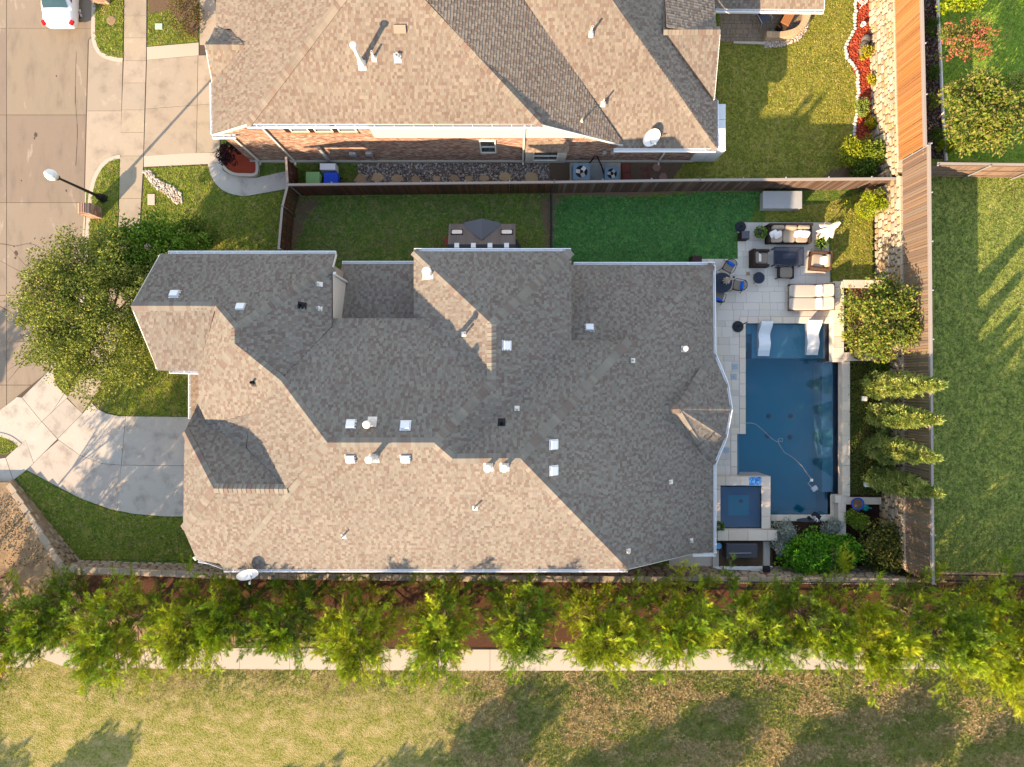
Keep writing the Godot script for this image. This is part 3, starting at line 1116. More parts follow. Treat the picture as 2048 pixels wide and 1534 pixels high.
func dish(label: String, foot: Vector3, face: Vector3, size := 0.5) -> void:
	var t := thing("satellite_dish", label, "satellite dish", foot, 0.0, "satellite dishes on the roofs")
	var hub := Vector3(-0.1, 0.55, -0.3)
	var b := MB.new(true)
	b.tube([Vector3.ZERO, Vector3(0, 0.3, 0), hub - face * 0.1], 0.028, 8)
	b.box(Vector3(0, 0.02, 0), Vector3(0.24, 0.04, 0.16))
	put("mast", b, M.grey_metal, t)
	b = MB.new(true)
	var y := face.normalized()
	var x := y.cross(Vector3.UP).normalized()
	var bs := Basis(x, y, x.cross(y))
	var prof := []
	for i in 9:
		var r := size * i / 8.0
		prof.append(Vector2(r, 0.16 * (r / size) * (r / size)))
	b.lathe(hub, prof, 28, Color.WHITE, bs)
	var back := []
	for i in 9:
		var r := size * (8 - i) / 8.0
		back.append(Vector2(r, 0.16 * (r / size) * (r / size) - 0.012 if i > 0 else 0.155))
	b.lathe(hub, back, 28, Color.WHITE, bs)
	put("reflector", b, M.paint_white, t)
	b = MB.new(true)
	var tip := hub + y * 0.55 - bs.z * 0.12
	b.tube([hub - bs.z * size * 0.8 + y * 0.1, tip], 0.014, 6)
	b.lathe(tip, [Vector2(0, -0.08), Vector2(0.04, -0.07), Vector2(0.05, 0.05), Vector2(0, 0.06)], 10, Color.WHITE, bs)
	put("feed_arm", b, M.grey_metal, t)


func build_house() -> void:
	M.paint_white = material(grey(0.62), 0.4)
	var h := thing("house", "large two-storey house with grey and brown shingle hip roofs filling the middle of the lot", "house", Vector3(0, 0, 2))
	# corners of the roof: pixel and height
	var pt := {}
	pt["A"] = at(655, 885, 10.8)
	pt["B"] = at(868, 885, 10.8)
	pt["C"] = at(905, 917, 10.25)
	pt["D"] = at(1040, 916, 10.3)
	pt["E"] = at(1256, 1138, 6.0)
	pt["E2"] = at(1386, 1107, 3.1)
	pt["E3"] = at(1427, 1107, 3.0)
	pt["Fc"] = at(447, 1138, 6.0)
	pt["R"] = at(575, 978, 9.2)
	pt["G"] = at(428, 977, 9.2)
	pt["GN"] = at(370, 863, 7.6)
	pt["GS"] = at(367, 1058, 7.6)
	pt["GR"] = at(391, 1113, 6.55)
	pt["GQ"] = at(396, 1119, 6.3)
	pt["GT"] = at(440, 1127, 6.1)
	pt["NV"] = at(416, 851, 7.1)
	pt["NB"] = at(399, 798, 6.2)
	pt["V1"] = at(492, 897, 7.75)
	pt["V2"] = at(500, 827, 7.4)
	pt["K"] = at(562, 761, 8.65)
	pt["T1"] = at(470, 657, 9.6)
	pt["T2"] = at(470, 687, 9.6)
	pt["SB"] = at(398, 808, 7.1)
	pt["GW"] = at(263, 612, 8.3)
	pt["GE"] = at(432, 612, 8.3)
	pt["S1"] = at(316, 740, 6.15)
	pt["S2"] = at(398, 742, 6.45)
	pt["N1"] = at(321, 508, 6.4)
	pt["N2"] = at(671, 508, 6.4)
	pt["N3"] = at(664, 534, 7.0)
	pt["X1"] = at(663, 652, 7.0)
	pt["X2"] = at(664, 637, 6.75)
	pt["P"] = at(983, 768, 9.05)
	pt["W0"] = at(848, 638, 6.7)
	pt["W1"] = at(828, 637, 6.35)
	pt["C1"] = at(828, 503, 6.35)
	pt["C2"] = at(1142, 503, 6.35)
	pt["RI"] = at(983, 648, 9.07)
	pt["Y1"] = at(1142, 681, 6.42)
	pt["Y2"] = at(1258, 682, 6.45)
	pt["L1"] = at(1120, 530, 3.0)
	pt["L2"] = at(1425, 530, 3.0)
	pt["L3"] = at(1286, 682, 6.05)
	pt["L4"] = at(1110, 700, 6.4)
	pt["L5"] = at(1262, 700, 6.4)
	pt["Z1"] = at(1427, 708, 3.0)
	pt["Z2"] = at(1452, 768, 3.0)
	pt["Z3"] = at(1460, 818, 3.0)
	pt["Z4"] = at(1449, 876, 3.0)
	pt["Z5"] = at(1427, 928, 3.0)
	pt["Q1"] = at(1325, 820, 5.3)
	pt["Q2"] = at(1359, 818, 5.3)
	var LR := [at(684, 528, 3.9), at(850, 528, 3.9), at(850, 668, 5.6), at(660, 668, 5.6)]
	var south := Vector2(0, 1); var north := Vector2(0, -1); var east := Vector2(1, 0); var west := Vector2(-1, 0)
	var list := [
		[[pt.A, pt.B, pt.C, pt.D, pt.E, pt.Fc, pt.R], south], [[pt.R, pt.Fc, pt.GT, pt.GQ, pt.GR, pt.GS, pt.G], south], [[pt.G, pt.GS, pt.GN], west], [[pt.R, pt.G, pt.GN, pt.NB, pt.NV, pt.V1], north],
		[[pt.A, pt.R, pt.V1, pt.V2, pt.K], west], [[pt.V1, pt.NV, pt.V2], west], [[pt.T2, pt.K, pt.V2, pt.NV, pt.SB], south], [[pt.T1, pt.T2, pt.SB, pt.S2, pt.GE], west],
		[[pt.GE, pt.S2, pt.S1, pt.GW], south], [[pt.GW, pt.N1, pt.N2, pt.N3, pt.T1, pt.GE], north], [[pt.T1, pt.N3, pt.X1, pt.K, pt.T2], east],
		[[pt.A, pt.K, pt.X1, pt.X2, pt.W0, pt.P, pt.B], north], [[pt.C1, pt.RI, pt.P, pt.W0, pt.W1], west], [[pt.C1, pt.C2, pt.RI], north], [[pt.RI, pt.C2, pt.Y1, pt.C, pt.B, pt.P], east],
		[[pt.C, pt.Y1, pt.Y2, pt.D], north], [[pt.L1, pt.L2, pt.L3, pt.L5, pt.L4], north], [LR, north],
		[[pt.D, pt.Y2, pt.L3, pt.L2, pt.Z1, pt.Q1, pt.Z5, pt.E3, pt.E2, pt.E], east],
		[[pt.Q1, pt.Z1, pt.Q2], Vector2(0.3, -1)], [[pt.Q2, pt.Z1, pt.Z2], Vector2(1, -0.6)], [[pt.Q2, pt.Z2, pt.Z3], Vector2(1, -0.15)], [[pt.Q2, pt.Z3, pt.Z4], Vector2(1, 0.2)], [[pt.Q2, pt.Z4, pt.Z5], Vector2(1, 0.7)], [[pt.Q1, pt.Q2, pt.Z5], Vector2(0.3, 1)],
	]
	settle(pt, list)
	var mb := MB.new()
	for f in list:
		deck(mb, f[0])
	# solid fronts of the gables and upper walls under the roof edges
	var roof := putw("roof", mb, M.deck_board, h)
	for f in list:
		facet(h, roof, f[0], (f[1] as Vector2).normalized())
	for e in [[pt.Q1, pt.Z1], [pt.Q1, pt.Z5], [pt.V1, pt.R], [pt.P, pt.W0], [pt.Y1, pt.C], [pt.X1, pt.K], [pt.V2, pt.K], [pt.V2, pt.NV]]:
		var vb := MB.new(true)
		vb.tube([e[0] + Vector3(0, -0.01, 0), e[1] + Vector3(0, -0.01, 0)], 0.022, 5, Color(0.10, 0.085, 0.07))
		putw("valley", vb, M.shingle, roof)
	for e in [[pt.A, pt.B], [pt.B, pt.C], [pt.C, pt.D], [pt.D, pt.E], [pt.A, pt.Fc], [pt.A, pt.K], [pt.T2, pt.K], [pt.T1, pt.N3], [pt.T1, pt.GE], [pt.GE, pt.GW], [pt.G, pt.R], [pt.G, pt.GN], [pt.G, pt.GS], [pt.T2, pt.SB], [pt.B, pt.P], [pt.RI, pt.C1], [pt.RI, pt.C2], [pt.D, pt.Y2], [pt.L5, pt.L2], [pt.Q1, pt.Q2], [pt.Q2, pt.Z1], [pt.Q2, pt.Z2], [pt.Q2, pt.Z3], [pt.Q2, pt.Z4], [pt.Q2, pt.Z5], [pt.T1, pt.T2], [pt.RI, pt.P]]:
		ridge_caps(roof, e[0], e[1])
	# eaves
	for e in [[pt.Fc, pt.E, south], [pt.N1 + Vector3(0.35, 0, 0), pt.N2, north], [pt.C1, pt.C2, north], [pt.Z2, pt.Z3, Vector2(1, -0.2)], [pt.Z1, pt.Z2, Vector2(1, -0.45)], [pt.Z3, pt.Z4, Vector2(1, 0.2)], [pt.Z4, pt.Z5, Vector2(1, 0.45)], [pt.L2, pt.Z1, east], [pt.Z5, pt.E3, east], [at(1148, 530, 3.0), pt.L2 + Vector3(0.13, 0, 0), north], [LR[0], at(826, 528, 3.9), north], [pt.S1 + Vector3(0.5, 0, 0), pt.S2, south], [pt.E2, pt.E3 + Vector3(0.13, 0, 0), south]]:
		gutter(h, e[0], e[1], e[2])
	for e in [[pt.GR, pt.GQ, Vector2(-1, 0.4)], [pt.GQ, at(416, 1122, 6.25), south]]:
		gutter(h, e[0], e[1], e[2])
	for e in [[pt.E, pt.E2, south], [pt.GW, pt.N1, west], [pt.GW, pt.S1, west], [pt.GQ, pt.Fc, south], [pt.N2, pt.N3, east]]:
		rake_board(h, e[0], e[1], e[2])
	# white gutter returns at the street gable
	mb = MB.new()
	mb.box(pt.N1 + Vector3(0.3, 0.05, 0.15), Vector3(0.75, 0.05, 0.12))
	mb.box(pt.S1 + Vector3(0.3, 0.05, -0.12), Vector3(0.75, 0.05, 0.12))
	putw("eave_return", mb, M.white, h)
	# walls
	wall_block(h, "wall", -14.8, 1.0, -9.0, 8.5, 5.7, M.mortar)
	wall_block(h, "wall", -9.0, -1.9, 5.4, 8.4, 5.7, M.mortar)
	wall_block(h, "wall", 5.4, -5.7, 10.1, 8.4, 2.75, M.mortar)
	wall_block(h, "wall", 2.6, -5.6, 5.4, -1.9, 2.75, M.mortar)
	wall_block(h, "wall", -4.5, -6.0, 2.6, -1.9, 5.9, M.siding)
	wall_block(h, "wall", -8.3, -5.6, -4.5, -1.9, 3.6, M.mortar)
	wall_block(h, "wall", -16.4, -5.7, -8.6, -1.0, 5.9, M.mortar)
	wall_block(h, "wall", -14.2, -1.9, -9.0, 1.0, 5.7, M.mortar)
	# the white upper wall beside the low roof, and the triangle of the right hand edge
	mb = MB.new()
	var wx: float = pt.X1.x - 0.01
	mb.q(Vector3(wx, 6.96, pt.N3.z + 0.35), Vector3(wx, 6.92, pt.X2.z), Vector3(wx, 3.0, pt.X2.z), Vector3(wx, 3.0, pt.N3.z + 0.35))
	mb.q(Vector3(wx, 6.96, pt.N3.z + 0.35), Vector3(wx, 3.0, pt.N3.z + 0.35), Vector3(wx - 0.4, 3.0, pt.N3.z + 0.35), Vector3(wx - 0.4, 6.96, pt.N3.z + 0.35))
	var ww := putw("upper_wall", mb, M.siding, h)
	ww.set_meta("label", "pale upper wall beside the low dark roof")
	mb = MB.new()
	mb.box(Vector3(wx + 0.05, 6.8, pt.N3.z + 0.3), Vector3(0.12, 0.12, 0.12))
	mb.box(Vector3(wx + 0.03, 4.9, pt.N3.z + 0.35), Vector3(0.1, 3.6, 0.1))
	putw("corner_board", mb, M.trim, h)
	# bay wall and porch
	mb = MB.new()
	mb.prism(PackedVector2Array([Vector2(10.1, -1.4), Vector2(10.75, -0.1), Vector2(10.95, 1.4), Vector2(10.7, 2.9), Vector2(10.1, 4.1)]), 2.75, -0.1)
	putw("bay_wall", mb, M.mortar, h)
	var porch := [at(382, 746, 3.0), at(400, 746, 3.2), at(400, 838, 3.2), at(382, 838, 3.0)]
	mb = MB.new()
	deck(mb, porch)
	var pr := putw("porch_roof", mb, M.deck_board, h)
	facet(h, pr, porch, west, 1.12)
	gutter(h, porch[0], porch[3], west)
	wall_block(h, "wall", -16.0, -0.8, -14.8, 1.7, 2.8, M.mortar)
	# vents: pixel, and the facet they stand on (its corners)
	var FS := [pt.A, pt.D, pt.E]; var FN := [pt.A, pt.K, pt.B]; var FE := [pt.D, pt.E, pt.Z5]; var NW := [pt.GW, pt.N1, pt.N2]; var SE := [pt.T1, pt.N3, pt.X1]; var NE := [pt.C, pt.Y1, pt.D]; var EW := [pt.RI, pt.C2, pt.C]; var LN := [pt.L1, pt.L2, pt.L3]; var SM := [pt.T2, pt.K, pt.V2]
	for v in [[702, 849, FN, north], [811, 851, FN, north], [701, 916, FS, south], [811, 916, FS, south], [350, 589, NW, north], [482, 615, NW, north], [1013, 691, EW, east], [1179, 656, LN, north], [1107, 889, FE, east], [1107, 941, FE, east]]:
		var f: Array = v[2]
		var n := ((f[1] - f[0]) as Vector3).cross(f[2] - f[0]).normalized()
		n = n if n.y > 0 else -n
		var dn := Vector3(v[3].x, 0, v[3].y)
		dn = (dn - n * dn.dot(n)).normalized()
		box_vent(h, on_plane(v[0], v[1], f[0], f[1], f[2]), n, dn)
	for v in [[744, 846, FN, north, 0.11, 1.0, 1, 0], [748, 914, FS, south, 0.11, 0.95, 1, 0], [977, 931, FS, south, 0.11, 0.9, 1, 0], [1009, 931, FS, south, 0.11, 0.9, 1, 0], [950, 1014, FS, south, 0.04, 0.45, 0, 0], [687, 1071, FS, south, 0.04, 0.45, 0, 0], [506, 765, SM, south, 0.06, 0.25, 0, 1], [858, 548, [pt.C1, pt.RI, pt.P], west, 0.14, 0.75, 1, 0], [637, 568, SE, east, 0.05, 0.3, 0, 0], [637, 617, SE, east, 0.06, 0.2, 0, 0], [602, 611, SE, east, 0.09, 0.16, 0, 1], [1003, 847, NE, north, 0.09, 0.16, 0, 1], [1034, 819, NE, north, 0.05, 0.35, 0, 0], [1264, 721, FE, east, 0.05, 0.35, 0, 0], [1366, 698, FE, east, 0.09, 0.5, 1, 0], [1340, 964, FE, east, 0.04, 0.35, 0, 0], [1255, 1102, FE, east, 0.05, 0.4, 0, 0], [1381, 1081, FE, east, 0.05, 0.4, 0, 0], [930, 668, [pt.C1, pt.RI, pt.P], west, 0.05, 0.5, 0, 0]]:
		var f: Array = v[2]
		var n := ((f[1] - f[0]) as Vector3).cross(f[2] - f[0]).normalized()
		n = n if n.y > 0 else -n
		var dn := Vector3(v[3].x, 0, v[3].y)
		dn = (dn - n * dn.dot(n)).normalized()
		vent_pipe(h, on_plane(v[0], v[1], f[0], f[1], f[2]), n, dn, v[4], v[5], v[6] == 1, M.dark if v[7] == 1 else M.trim)
	dish("white satellite dish at the lower eave of the large house, above the green trees", at(507, 1150, 5.9), Vector3(0.35, 0.62, 0.75))


func build_neighbour() -> void:
	var h := thing("house", "neighbouring brick house with brown shingle roof along the top of the picture", "house", Vector3(-2, 0, -16))
	var pt := {}
	pt["N0"] = at(756, -100, 9.96)
	pt["A"] = at(493, 248, 5.7)
	pt["B"] = at(1082, 248, 5.7)
	pt["W1"] = at(427, 268, 4.36)
	pt["W2"] = at(425, 165, 4.36)
	pt["W3"] = at(487, 90, 5.58)
	pt["W4"] = at(411, 90, 5.5)
	pt["W5"] = at(463, 58, 5.2)
	pt["W6"] = at(431, 58, 4.5)
	pt["NW"] = at(430, -330, 4.4)
	pt["NE"] = at(1100, -330, 5.0)
	pt["V"] = at(1246, 289, 2.98)
	pt["V2"] = at(1050, 0, 6.6)
	pt["R1"] = at(985, -95, 8.2)
	pt["R2"] = at(1160, -95, 8.2)
	pt["S0"] = at(1228, 297, 2.93)
	pt["S1"] = at(1432, 297, 2.93)
	pt["H1"] = at(1225, 0, 7.0)
	pt["G1"] = at(1328, 60, 5.34)
	pt["G2"] = at(1440, 60, 5.34)
	pt["G3"] = at(1428, 198, 3.4)
	pt["G4"] = at(1424, 2, 4.0)
	pt["E1"] = at(1431, 200, 2.95)
	pt["E2"] = at(1400, -60, 4.3)
	pt["E3"] = at(1330, -95, 5.4)
	var P := [at(1420, 17, 2.9), at(1648, 19, 2.9), at(1648, -90, 4.6), at(1420, -90, 4.6)]
	var south := Vector2(0, 1); var north := Vector2(0, -1); var east := Vector2(1, 0); var west := Vector2(-1, 0)
	var list := [[[pt.N0, pt.B, pt.A], south], [[pt.N0, pt.A, pt.W1, pt.W2, pt.W3, pt.W5, pt.W6, pt.NW], west], [[pt.W4, pt.W3, pt.W2], Vector2(-0.2, 1)], [[pt.W4, pt.W6, pt.W5, pt.W3], north],
		[[pt.N0, pt.R1, pt.V2, pt.V, pt.B], east], [[pt.R1, pt.R2, pt.H1, pt.S1, pt.S0, pt.V, pt.V2], south], [[pt.R2, pt.E3, pt.G1, pt.E1, pt.S1, pt.H1], east], [[pt.G1, pt.G2, pt.G3], south], [[pt.G1, pt.E3, pt.E2, pt.G4, pt.G2], north], [P, south], [[pt.N0, pt.NW, pt.NE], north], [[pt.N0, pt.NE, pt.R2, pt.R1], Vector2(0.6, -0.8)]]
	settle(pt, list, 40, 1.0)
	var mb := MB.new()
	for f in list:
		deck(mb, f[0])
	var roof := putw("roof", mb, M.deck_board, h)
	for f in list:
		facet(h, roof, f[0], (f[1] as Vector2).normalized(), 1.05)
	for e in [[pt.A, pt.N0], [pt.B, pt.N0], [pt.S1, pt.R2], [pt.W4, pt.W3], [pt.G1, pt.G2], [pt.R1, pt.R2]]:
		ridge_caps(roof, e[0], e[1], 0.5, 0.5, 0.21, 1.06)
	for e in [[pt.A, pt.B, south], [pt.S0, pt.S1, south], [pt.S1, pt.E1, east], [at(1432, 17, 2.9), P[1], south], [at(424, 270, 4.3), at(470, 269, 4.3), south], [pt.W2, pt.W1, west]]:
		gutter(h, e[0], e[1], e[2])
	for e in [[pt.A, pt.W1, south], [pt.B, pt.V, south], [pt.G2, pt.G3, east], [pt.W4, pt.W2, west], [P[1], P[2], east], [pt.W4, pt.W6, west]]:
		rake_board(h, e[0], e[1], e[2])
	var zf := -12.72
	# wall in one outline with a sloping head
	var head := func(x: float) -> float:
		if x < -12.9:
			return 5.5 - (-12.9 - x) * 0.6
		return 5.52 if x < 1.4 else maxf(2.7, 5.45 - (x - 1.4) * 0.72)
	mb = MB.new()
	var xs := [-14.9, -12.9, 1.4, 5.2, 10.2]
	for i in 4:
		var x0: float = xs[i]
		var x1: float = xs[i + 1]
		mb.q(Vector3(x0, head.call(x0), zf), Vector3(x1, head.call(x1), zf), Vector3(x1, -0.2, zf), Vector3(x0, -0.2, zf))
		mb.q(Vector3(x0, head.call(x0), zf), Vector3(x0, head.call(x0), zf - 12), Vector3(x1, head.call(x1), zf - 12), Vector3(x1, head.call(x1), zf))
	mb.q(Vector3(-14.9, 4.3, zf), Vector3(-14.9, -0.2, zf), Vector3(-14.9, -0.2, zf - 12), Vector3(-14.9, 4.3, zf - 12))
	mb.q(Vector3(10.2, 2.7, zf), Vector3(10.2, 2.7, zf - 12), Vector3(10.2, -0.2, zf - 12), Vector3(10.2, -0.2, zf))
	putw("wall", mb, M.mortar, h)
	var holes := [Rect2(-7.06, 3.78, 30, 9), Rect2(-11.35, 4.55, 1.3, 1.2), Rect2(-10.15, 4.55, 1.25, 1.2), Rect2(-8.95, 4.55, 1.25, 1.2), Rect2(-1.72, 1.45, 0.86, 1.95), Rect2(0.72, 0.0, 2.3, 3.2)]
	brick_face(h, -14.9, 10.2, 0.12, head, zf, holes)
	mb = MB.new()   # rendered band over the brick
	var e := 0.05
	var sx := [-7.06, 1.4, 3.72]
	for i in 2:
		mb.q(Vector3(sx[i], head.call(sx[i]) + 0.05, zf + e), Vector3(sx[i + 1], head.call(sx[i + 1]) + 0.05, zf + e), Vector3(sx[i + 1], 3.78, zf + e), Vector3(sx[i], 3.78, zf + e))
		mb.q(Vector3(sx[i], 3.78, zf + e), Vector3(sx[i + 1], 3.78, zf + e), Vector3(sx[i + 1], 3.78, zf), Vector3(sx[i], 3.78, zf))
	mb.q(Vector3(sx[0], 5.6, zf), Vector3(sx[0], 5.6, zf + e), Vector3(sx[0], 3.78, zf + e), Vector3(sx[0], 3.78, zf))
	putw("rendered_band", mb, M.stucco, h)
	mb = MB.new()   # bricks on end below the band, and over the window sills
	var x := -7.0
	while x < 3.7:
		mb.box(Vector3(x, 3.71, zf + 0.03), Vector3(0.06, 0.11, 0.06), Color(0.36, 0.2, 0.13) * rng.randf_range(0.6, 1.2))
		x += 0.12
	for k in 3:
		for i in 15:
			mb.box(Vector3(-11.3 + k * 1.2 + i * 0.08, 4.48, zf + 0.04), Vector3(0.066, 0.2, 0.1), Color(0.42, 0.2, 0.1) * rng.randf_range(0.8, 1.2))
	stuff(putw("soldier_bricks", mb, M.brick, h))
	for k in 3:   # high windows with dark shutters
		var xx := -10.75 + k * 1.2
		window(h, Vector3(xx + 0.12, 5.05, zf), 0.92, 0.85, 0.05)
		mb = MB.new()
		for i in 5:
			mb.box(Vector3(xx - 0.5, 4.7 + i * 0.18, zf + 0.05), Vector3(0.24, 0.15, 0.05))
		putw("shutter", mb, M.wicker, h)
	window(h, Vector3(-1.29, 2.42, zf), 0.86, 1.9, 0.05)
	# bay with its own little roof
	wall_block(h, "bay_wall", 0.75, zf - 0.1, 3.0, zf + 0.16, 2.5, M.siding, 0.15)
	window(h, Vector3(1.85, 1.45, zf + 0.165), 1.4, 1.5, 0.05)
	var br := [Vector3(0.72, 3.3, zf + 0.02), Vector3(3.02, 3.3, zf + 0.02), Vector3(3.05, 2.55, zf + 0.36), Vector3(0.70, 2.55, zf + 0.36)]
	mb = MB.new()
	deck(mb, br)
	var bay := putw("bay_roof", mb, M.deck_board, h)
	facet(h, bay, br, south, 1.15)
	# downspouts, meters, pipes
	for d in [[-12.35, 5.6, 0.1], [-14.35, 4.3, 0.1], [0.62, 5.5, 0.1], [8.35, 2.8, 0.1]]:
		var b := MB.new()
		b.box(Vector3(d[0], (d[1] + d[2]) / 2, zf + 0.08), Vector3(0.09, d[1] - d[2], 0.07))
		b.box(Vector3(d[0], d[2], zf + 0.16), Vector3(0.09, 0.07, 0.22))
		putw("downspout", b, M.trim, h)
	var b := MB.new()
	b.box(Vector3(-10.35, 1.3, zf + 0.1), Vector3(0.16, 2.4, 0.12))
	putw("conduit", b, M.grey_metal, h)
	for d in [[-8.75, 1.45, 0.36], [-7.85, 1.5, 0.34], [5.05, 1.7, 0.2], [5.5, 1.7, 0.2]]:
		b = MB.new()
		b.slab(Vector3(d[0], d[1], zf + 0.1), Vector3(d[2], d[2] * 1.1, 0.16), 0.02)
		if d[2] > 0.3:
			b.box(Vector3(d[0] + 0.05, d[1] - 0.75, zf + 0.06), Vector3(0.05, 1.2, 0.05))
		putw("meter_box", b, M.grey_metal, h)
	b = MB.new()
	b.box(Vector3(-2.3, 0.05, zf + 0.06), Vector3(25.2, 0.3, 0.12))
	putw("footing", b, M.kerb, h)
	# roof pipes
	var FS := [pt.A, pt.B, pt.N0]; var FS2 := [pt.R1, pt.S1, pt.H1]; var FE := [pt.N0, pt.B, pt.V]
	for v in [[724, 128, FS, south, 0.1, 1.7, 1], [748, 115, FS, south, 0.05, 0.6, 0], [795, 114, FS, south, 0.09, 0.25, 0], [1182, 66, FS2, south, 0.05, 0.6, 0], [1163, 243, FE, east, 0.05, 0.35, 0], [1206, 206, FS2, south, 0.04, 0.5, 0]]:
		var f: Array = v[2]
		var n := ((f[1] - f[0]) as Vector3).cross(f[2] - f[0]).normalized()
		n = n if n.y > 0 else -n
		var dn := Vector3(v[3].x, 0, v[3].y)
		dn = (dn - n * dn.dot(n)).normalized()
		vent_pipe(h, on_plane(v[0], v[1], f[0], f[1], f[2]), n, dn, v[4], v[5], v[6] == 1)
	var pv := on_plane(800, 60, pt.A, pt.B, pt.N0)
	b = MB.new()
	b.box(Vector3(0, 0.08, 0), Vector3(0.55, 0.05, 0.35), Color(0.3, 0.22, 0.17), Basis(Vector3.RIGHT, 0.6))
	put("roof_vent", b, M.shingle, h, pv - world_of(h))
	dish("white satellite dish on the neighbouring roof above the air conditioners", at(1300, 291, 2.95), Vector3(0.35, 0.62, 0.75))
	# covered patio
	b = MB.new()
	for p in [at(1446, 24, 0), at(1530, 24, 0), at(1640, 24, 0)]:
		b.box(p + Vector3(0, 1.35, -0.6), Vector3(0.12, 2.7, 0.12))
	putw("patio_post", b, M.white, h)


func window(house: Node3D, mid: Vector3, w: float, hgt: float, proud: float) -> void:
	var b := MB.new()
	b.box(mid + Vector3(0, 0, 0.012), Vector3(w - 0.04, hgt - 0.04, 0.02))
	var pane := putw("window", b, M.glass, house)
	b = MB.new()
	for s in [-1, 1]:
		b.box(mid + Vector3(s * (w / 2 - 0.03), 0, proud / 2 + 0.012), Vector3(0.07, hgt, proud + 0.02))
		b.box(mid + Vector3(0, s * (hgt / 2 - 0.03), proud / 2 + 0.012), Vector3(w - 0.13, 0.07, proud + 0.02))
	b.box(mid + Vector3(0, 0, proud / 2 + 0.012), Vector3(w - 0.13, 0.05, proud))
	putw("frame", b, M.trim, pane)


# ---------------------------------------------------------------- walls and fences
# irregular stones in front of an upright wall from a to b (ground points), out is the side they show on
func stone_wall(label: String, a: Vector3, b: Vector3, top_a: float, top_b: float, out: Vector3, rows: Array, lengths: Array, tones: Array, cap_depth := 0.35, limit := 300) -> Node3D:
	var t := thing("retaining_wall", label, "wall", (a + b) / 2 * Vector3(1, 0, 1))
	var dir := (b - a) * Vector3(1, 0, 1)
	var len := dir.length()
	dir = dir.normalized()
	var mb := MB.new()
	var p := [a, b, b + Vector3(0, top_b - b.y - 0.04, 0), a + Vector3(0, top_a - a.y - 0.04, 0)]
	var back := -out * 0.3
	mb.q(p[0], p[1], p[2], p[3])
	mb.q(p[0] + back, p[1] + back, p[2] + back, p[3] + back)
	mb.q(p[3], p[2], p[2] + back, p[3] + back)
	mb.q(p[0], p[3], p[3] + back, p[0] + back)
	mb.q(p[1], p[2], p[2] + back, p[1] + back)
	putw("core", mb, M.wall_joint, t)
	var list := []
	var y := a.y - 0.1
	var k := 0
	while y < maxf(top_a, top_b) - 0.12:
		var h: float = rows[k % rows.size()] * rng.randf_range(0.85, 1.15)
		k += 1
		var s := -rng.randf() * 0.3
		while s < len:
			var w: float = lengths[rng.randi() % lengths.size()] * rng.randf_range(0.8, 1.2)
			var mid := (s + w / 2) / len
			if mid > 0 and mid < 1 and y + h * 0.7 < lerpf(top_a, top_b, mid) - 0.08:
				if h > 0.3 and rng.randf() < 0.35:
					list.append([s, y, w, h * 0.5])
					list.append([s + w * 0.1 * rng.randf(), y + h * 0.5, w * 0.9, h * 0.5])
				else:
					list.append([s, y, w, h])
			s += w
		y += h
	list.sort_custom(func(q, r): return q[2] * q[3] > r[2] * r[3])
	var rest := MB.new()
	for i in list.size():
		var e: Array = list[i]
		var tone: Color = tones[rng.randi() % tones.size()] * rng.randf_range(0.78, 1.15)
		tone.a = 1
		var c: Vector3 = a * Vector3(1, 0, 1) + dir * (e[0] + e[2] / 2) + Vector3(0, e[1] + e[3] / 2, 0)
		var m := MB.new() if i < limit else rest
		stone_face(m, Vector3.ZERO if i < limit else c, dir, out, e[2] - 0.04, e[3] - 0.04, tone)
		if i < limit:
			put("stone", m, M.limestone, t, c - t.position)
	if rest.v.size() > 0:
		stuff(putw("stones", rest, M.limestone, t))
	# cap stones
	var s := 0.0
	while s < len - 0.1:
		var w: float = minf(rng.randf_range(0.45, 0.8), len - s)
		var m := MB.new()
		var tone: Color = tones[rng.randi() % 2]
		m.slab(Vector3.ZERO, Vector3(w - 0.02, 0.09, cap_depth * rng.randf_range(0.92, 1.05)), 0.015, tone, Basis(dir, Vector3.UP, dir.cross(Vector3.UP)))
		put("cap_stone", m, M.limestone, t, a * Vector3(1, 0, 1) + dir * (s + w / 2) - out * (cap_depth / 2 - 0.06) + Vector3(0, lerpf(top_a, top_b, (s + w / 2) / len) + 0.01, 0) - t.position)
		s += w
	return t


func stone_face(m: MB, c: Vector3, dir: Vector3, out: Vector3, w: float, h: float, tone: Color) -> void:
	# a rounded block: eight rim points pushed about, a raised middle
	var rim := []
	var inner := []
	var proud := rng.randf_range(0.035, 0.075)
	for i in 8:
		var x: float = [-1, 0, 1, 1, 1, 0, -1, -1][i] * 0.5
		var y: float = [-1, -1, -1, 0, 1, 1, 1, 0][i] * 0.5
		var j := rng.randf_range(0.86, 1.0)
		if absf(x) > 0.3 and absf(y) > 0.3:
			j *= 0.93
		var q := dir * (x * w * j) + Vector3.UP * (y * h * j)
		rim.append(c + q)
		inner.append(c + q * 0.84 + out * proud * rng.randf_range(0.7, 1.0))
	var mid := c + out * proud * 1.05
	for i in 8:
		var j := (i + 1) % 8
		m.q(rim[i], rim[j], inner[j], inner[i], tone)
		m.t(inner[i], inner[j], mid, tone)


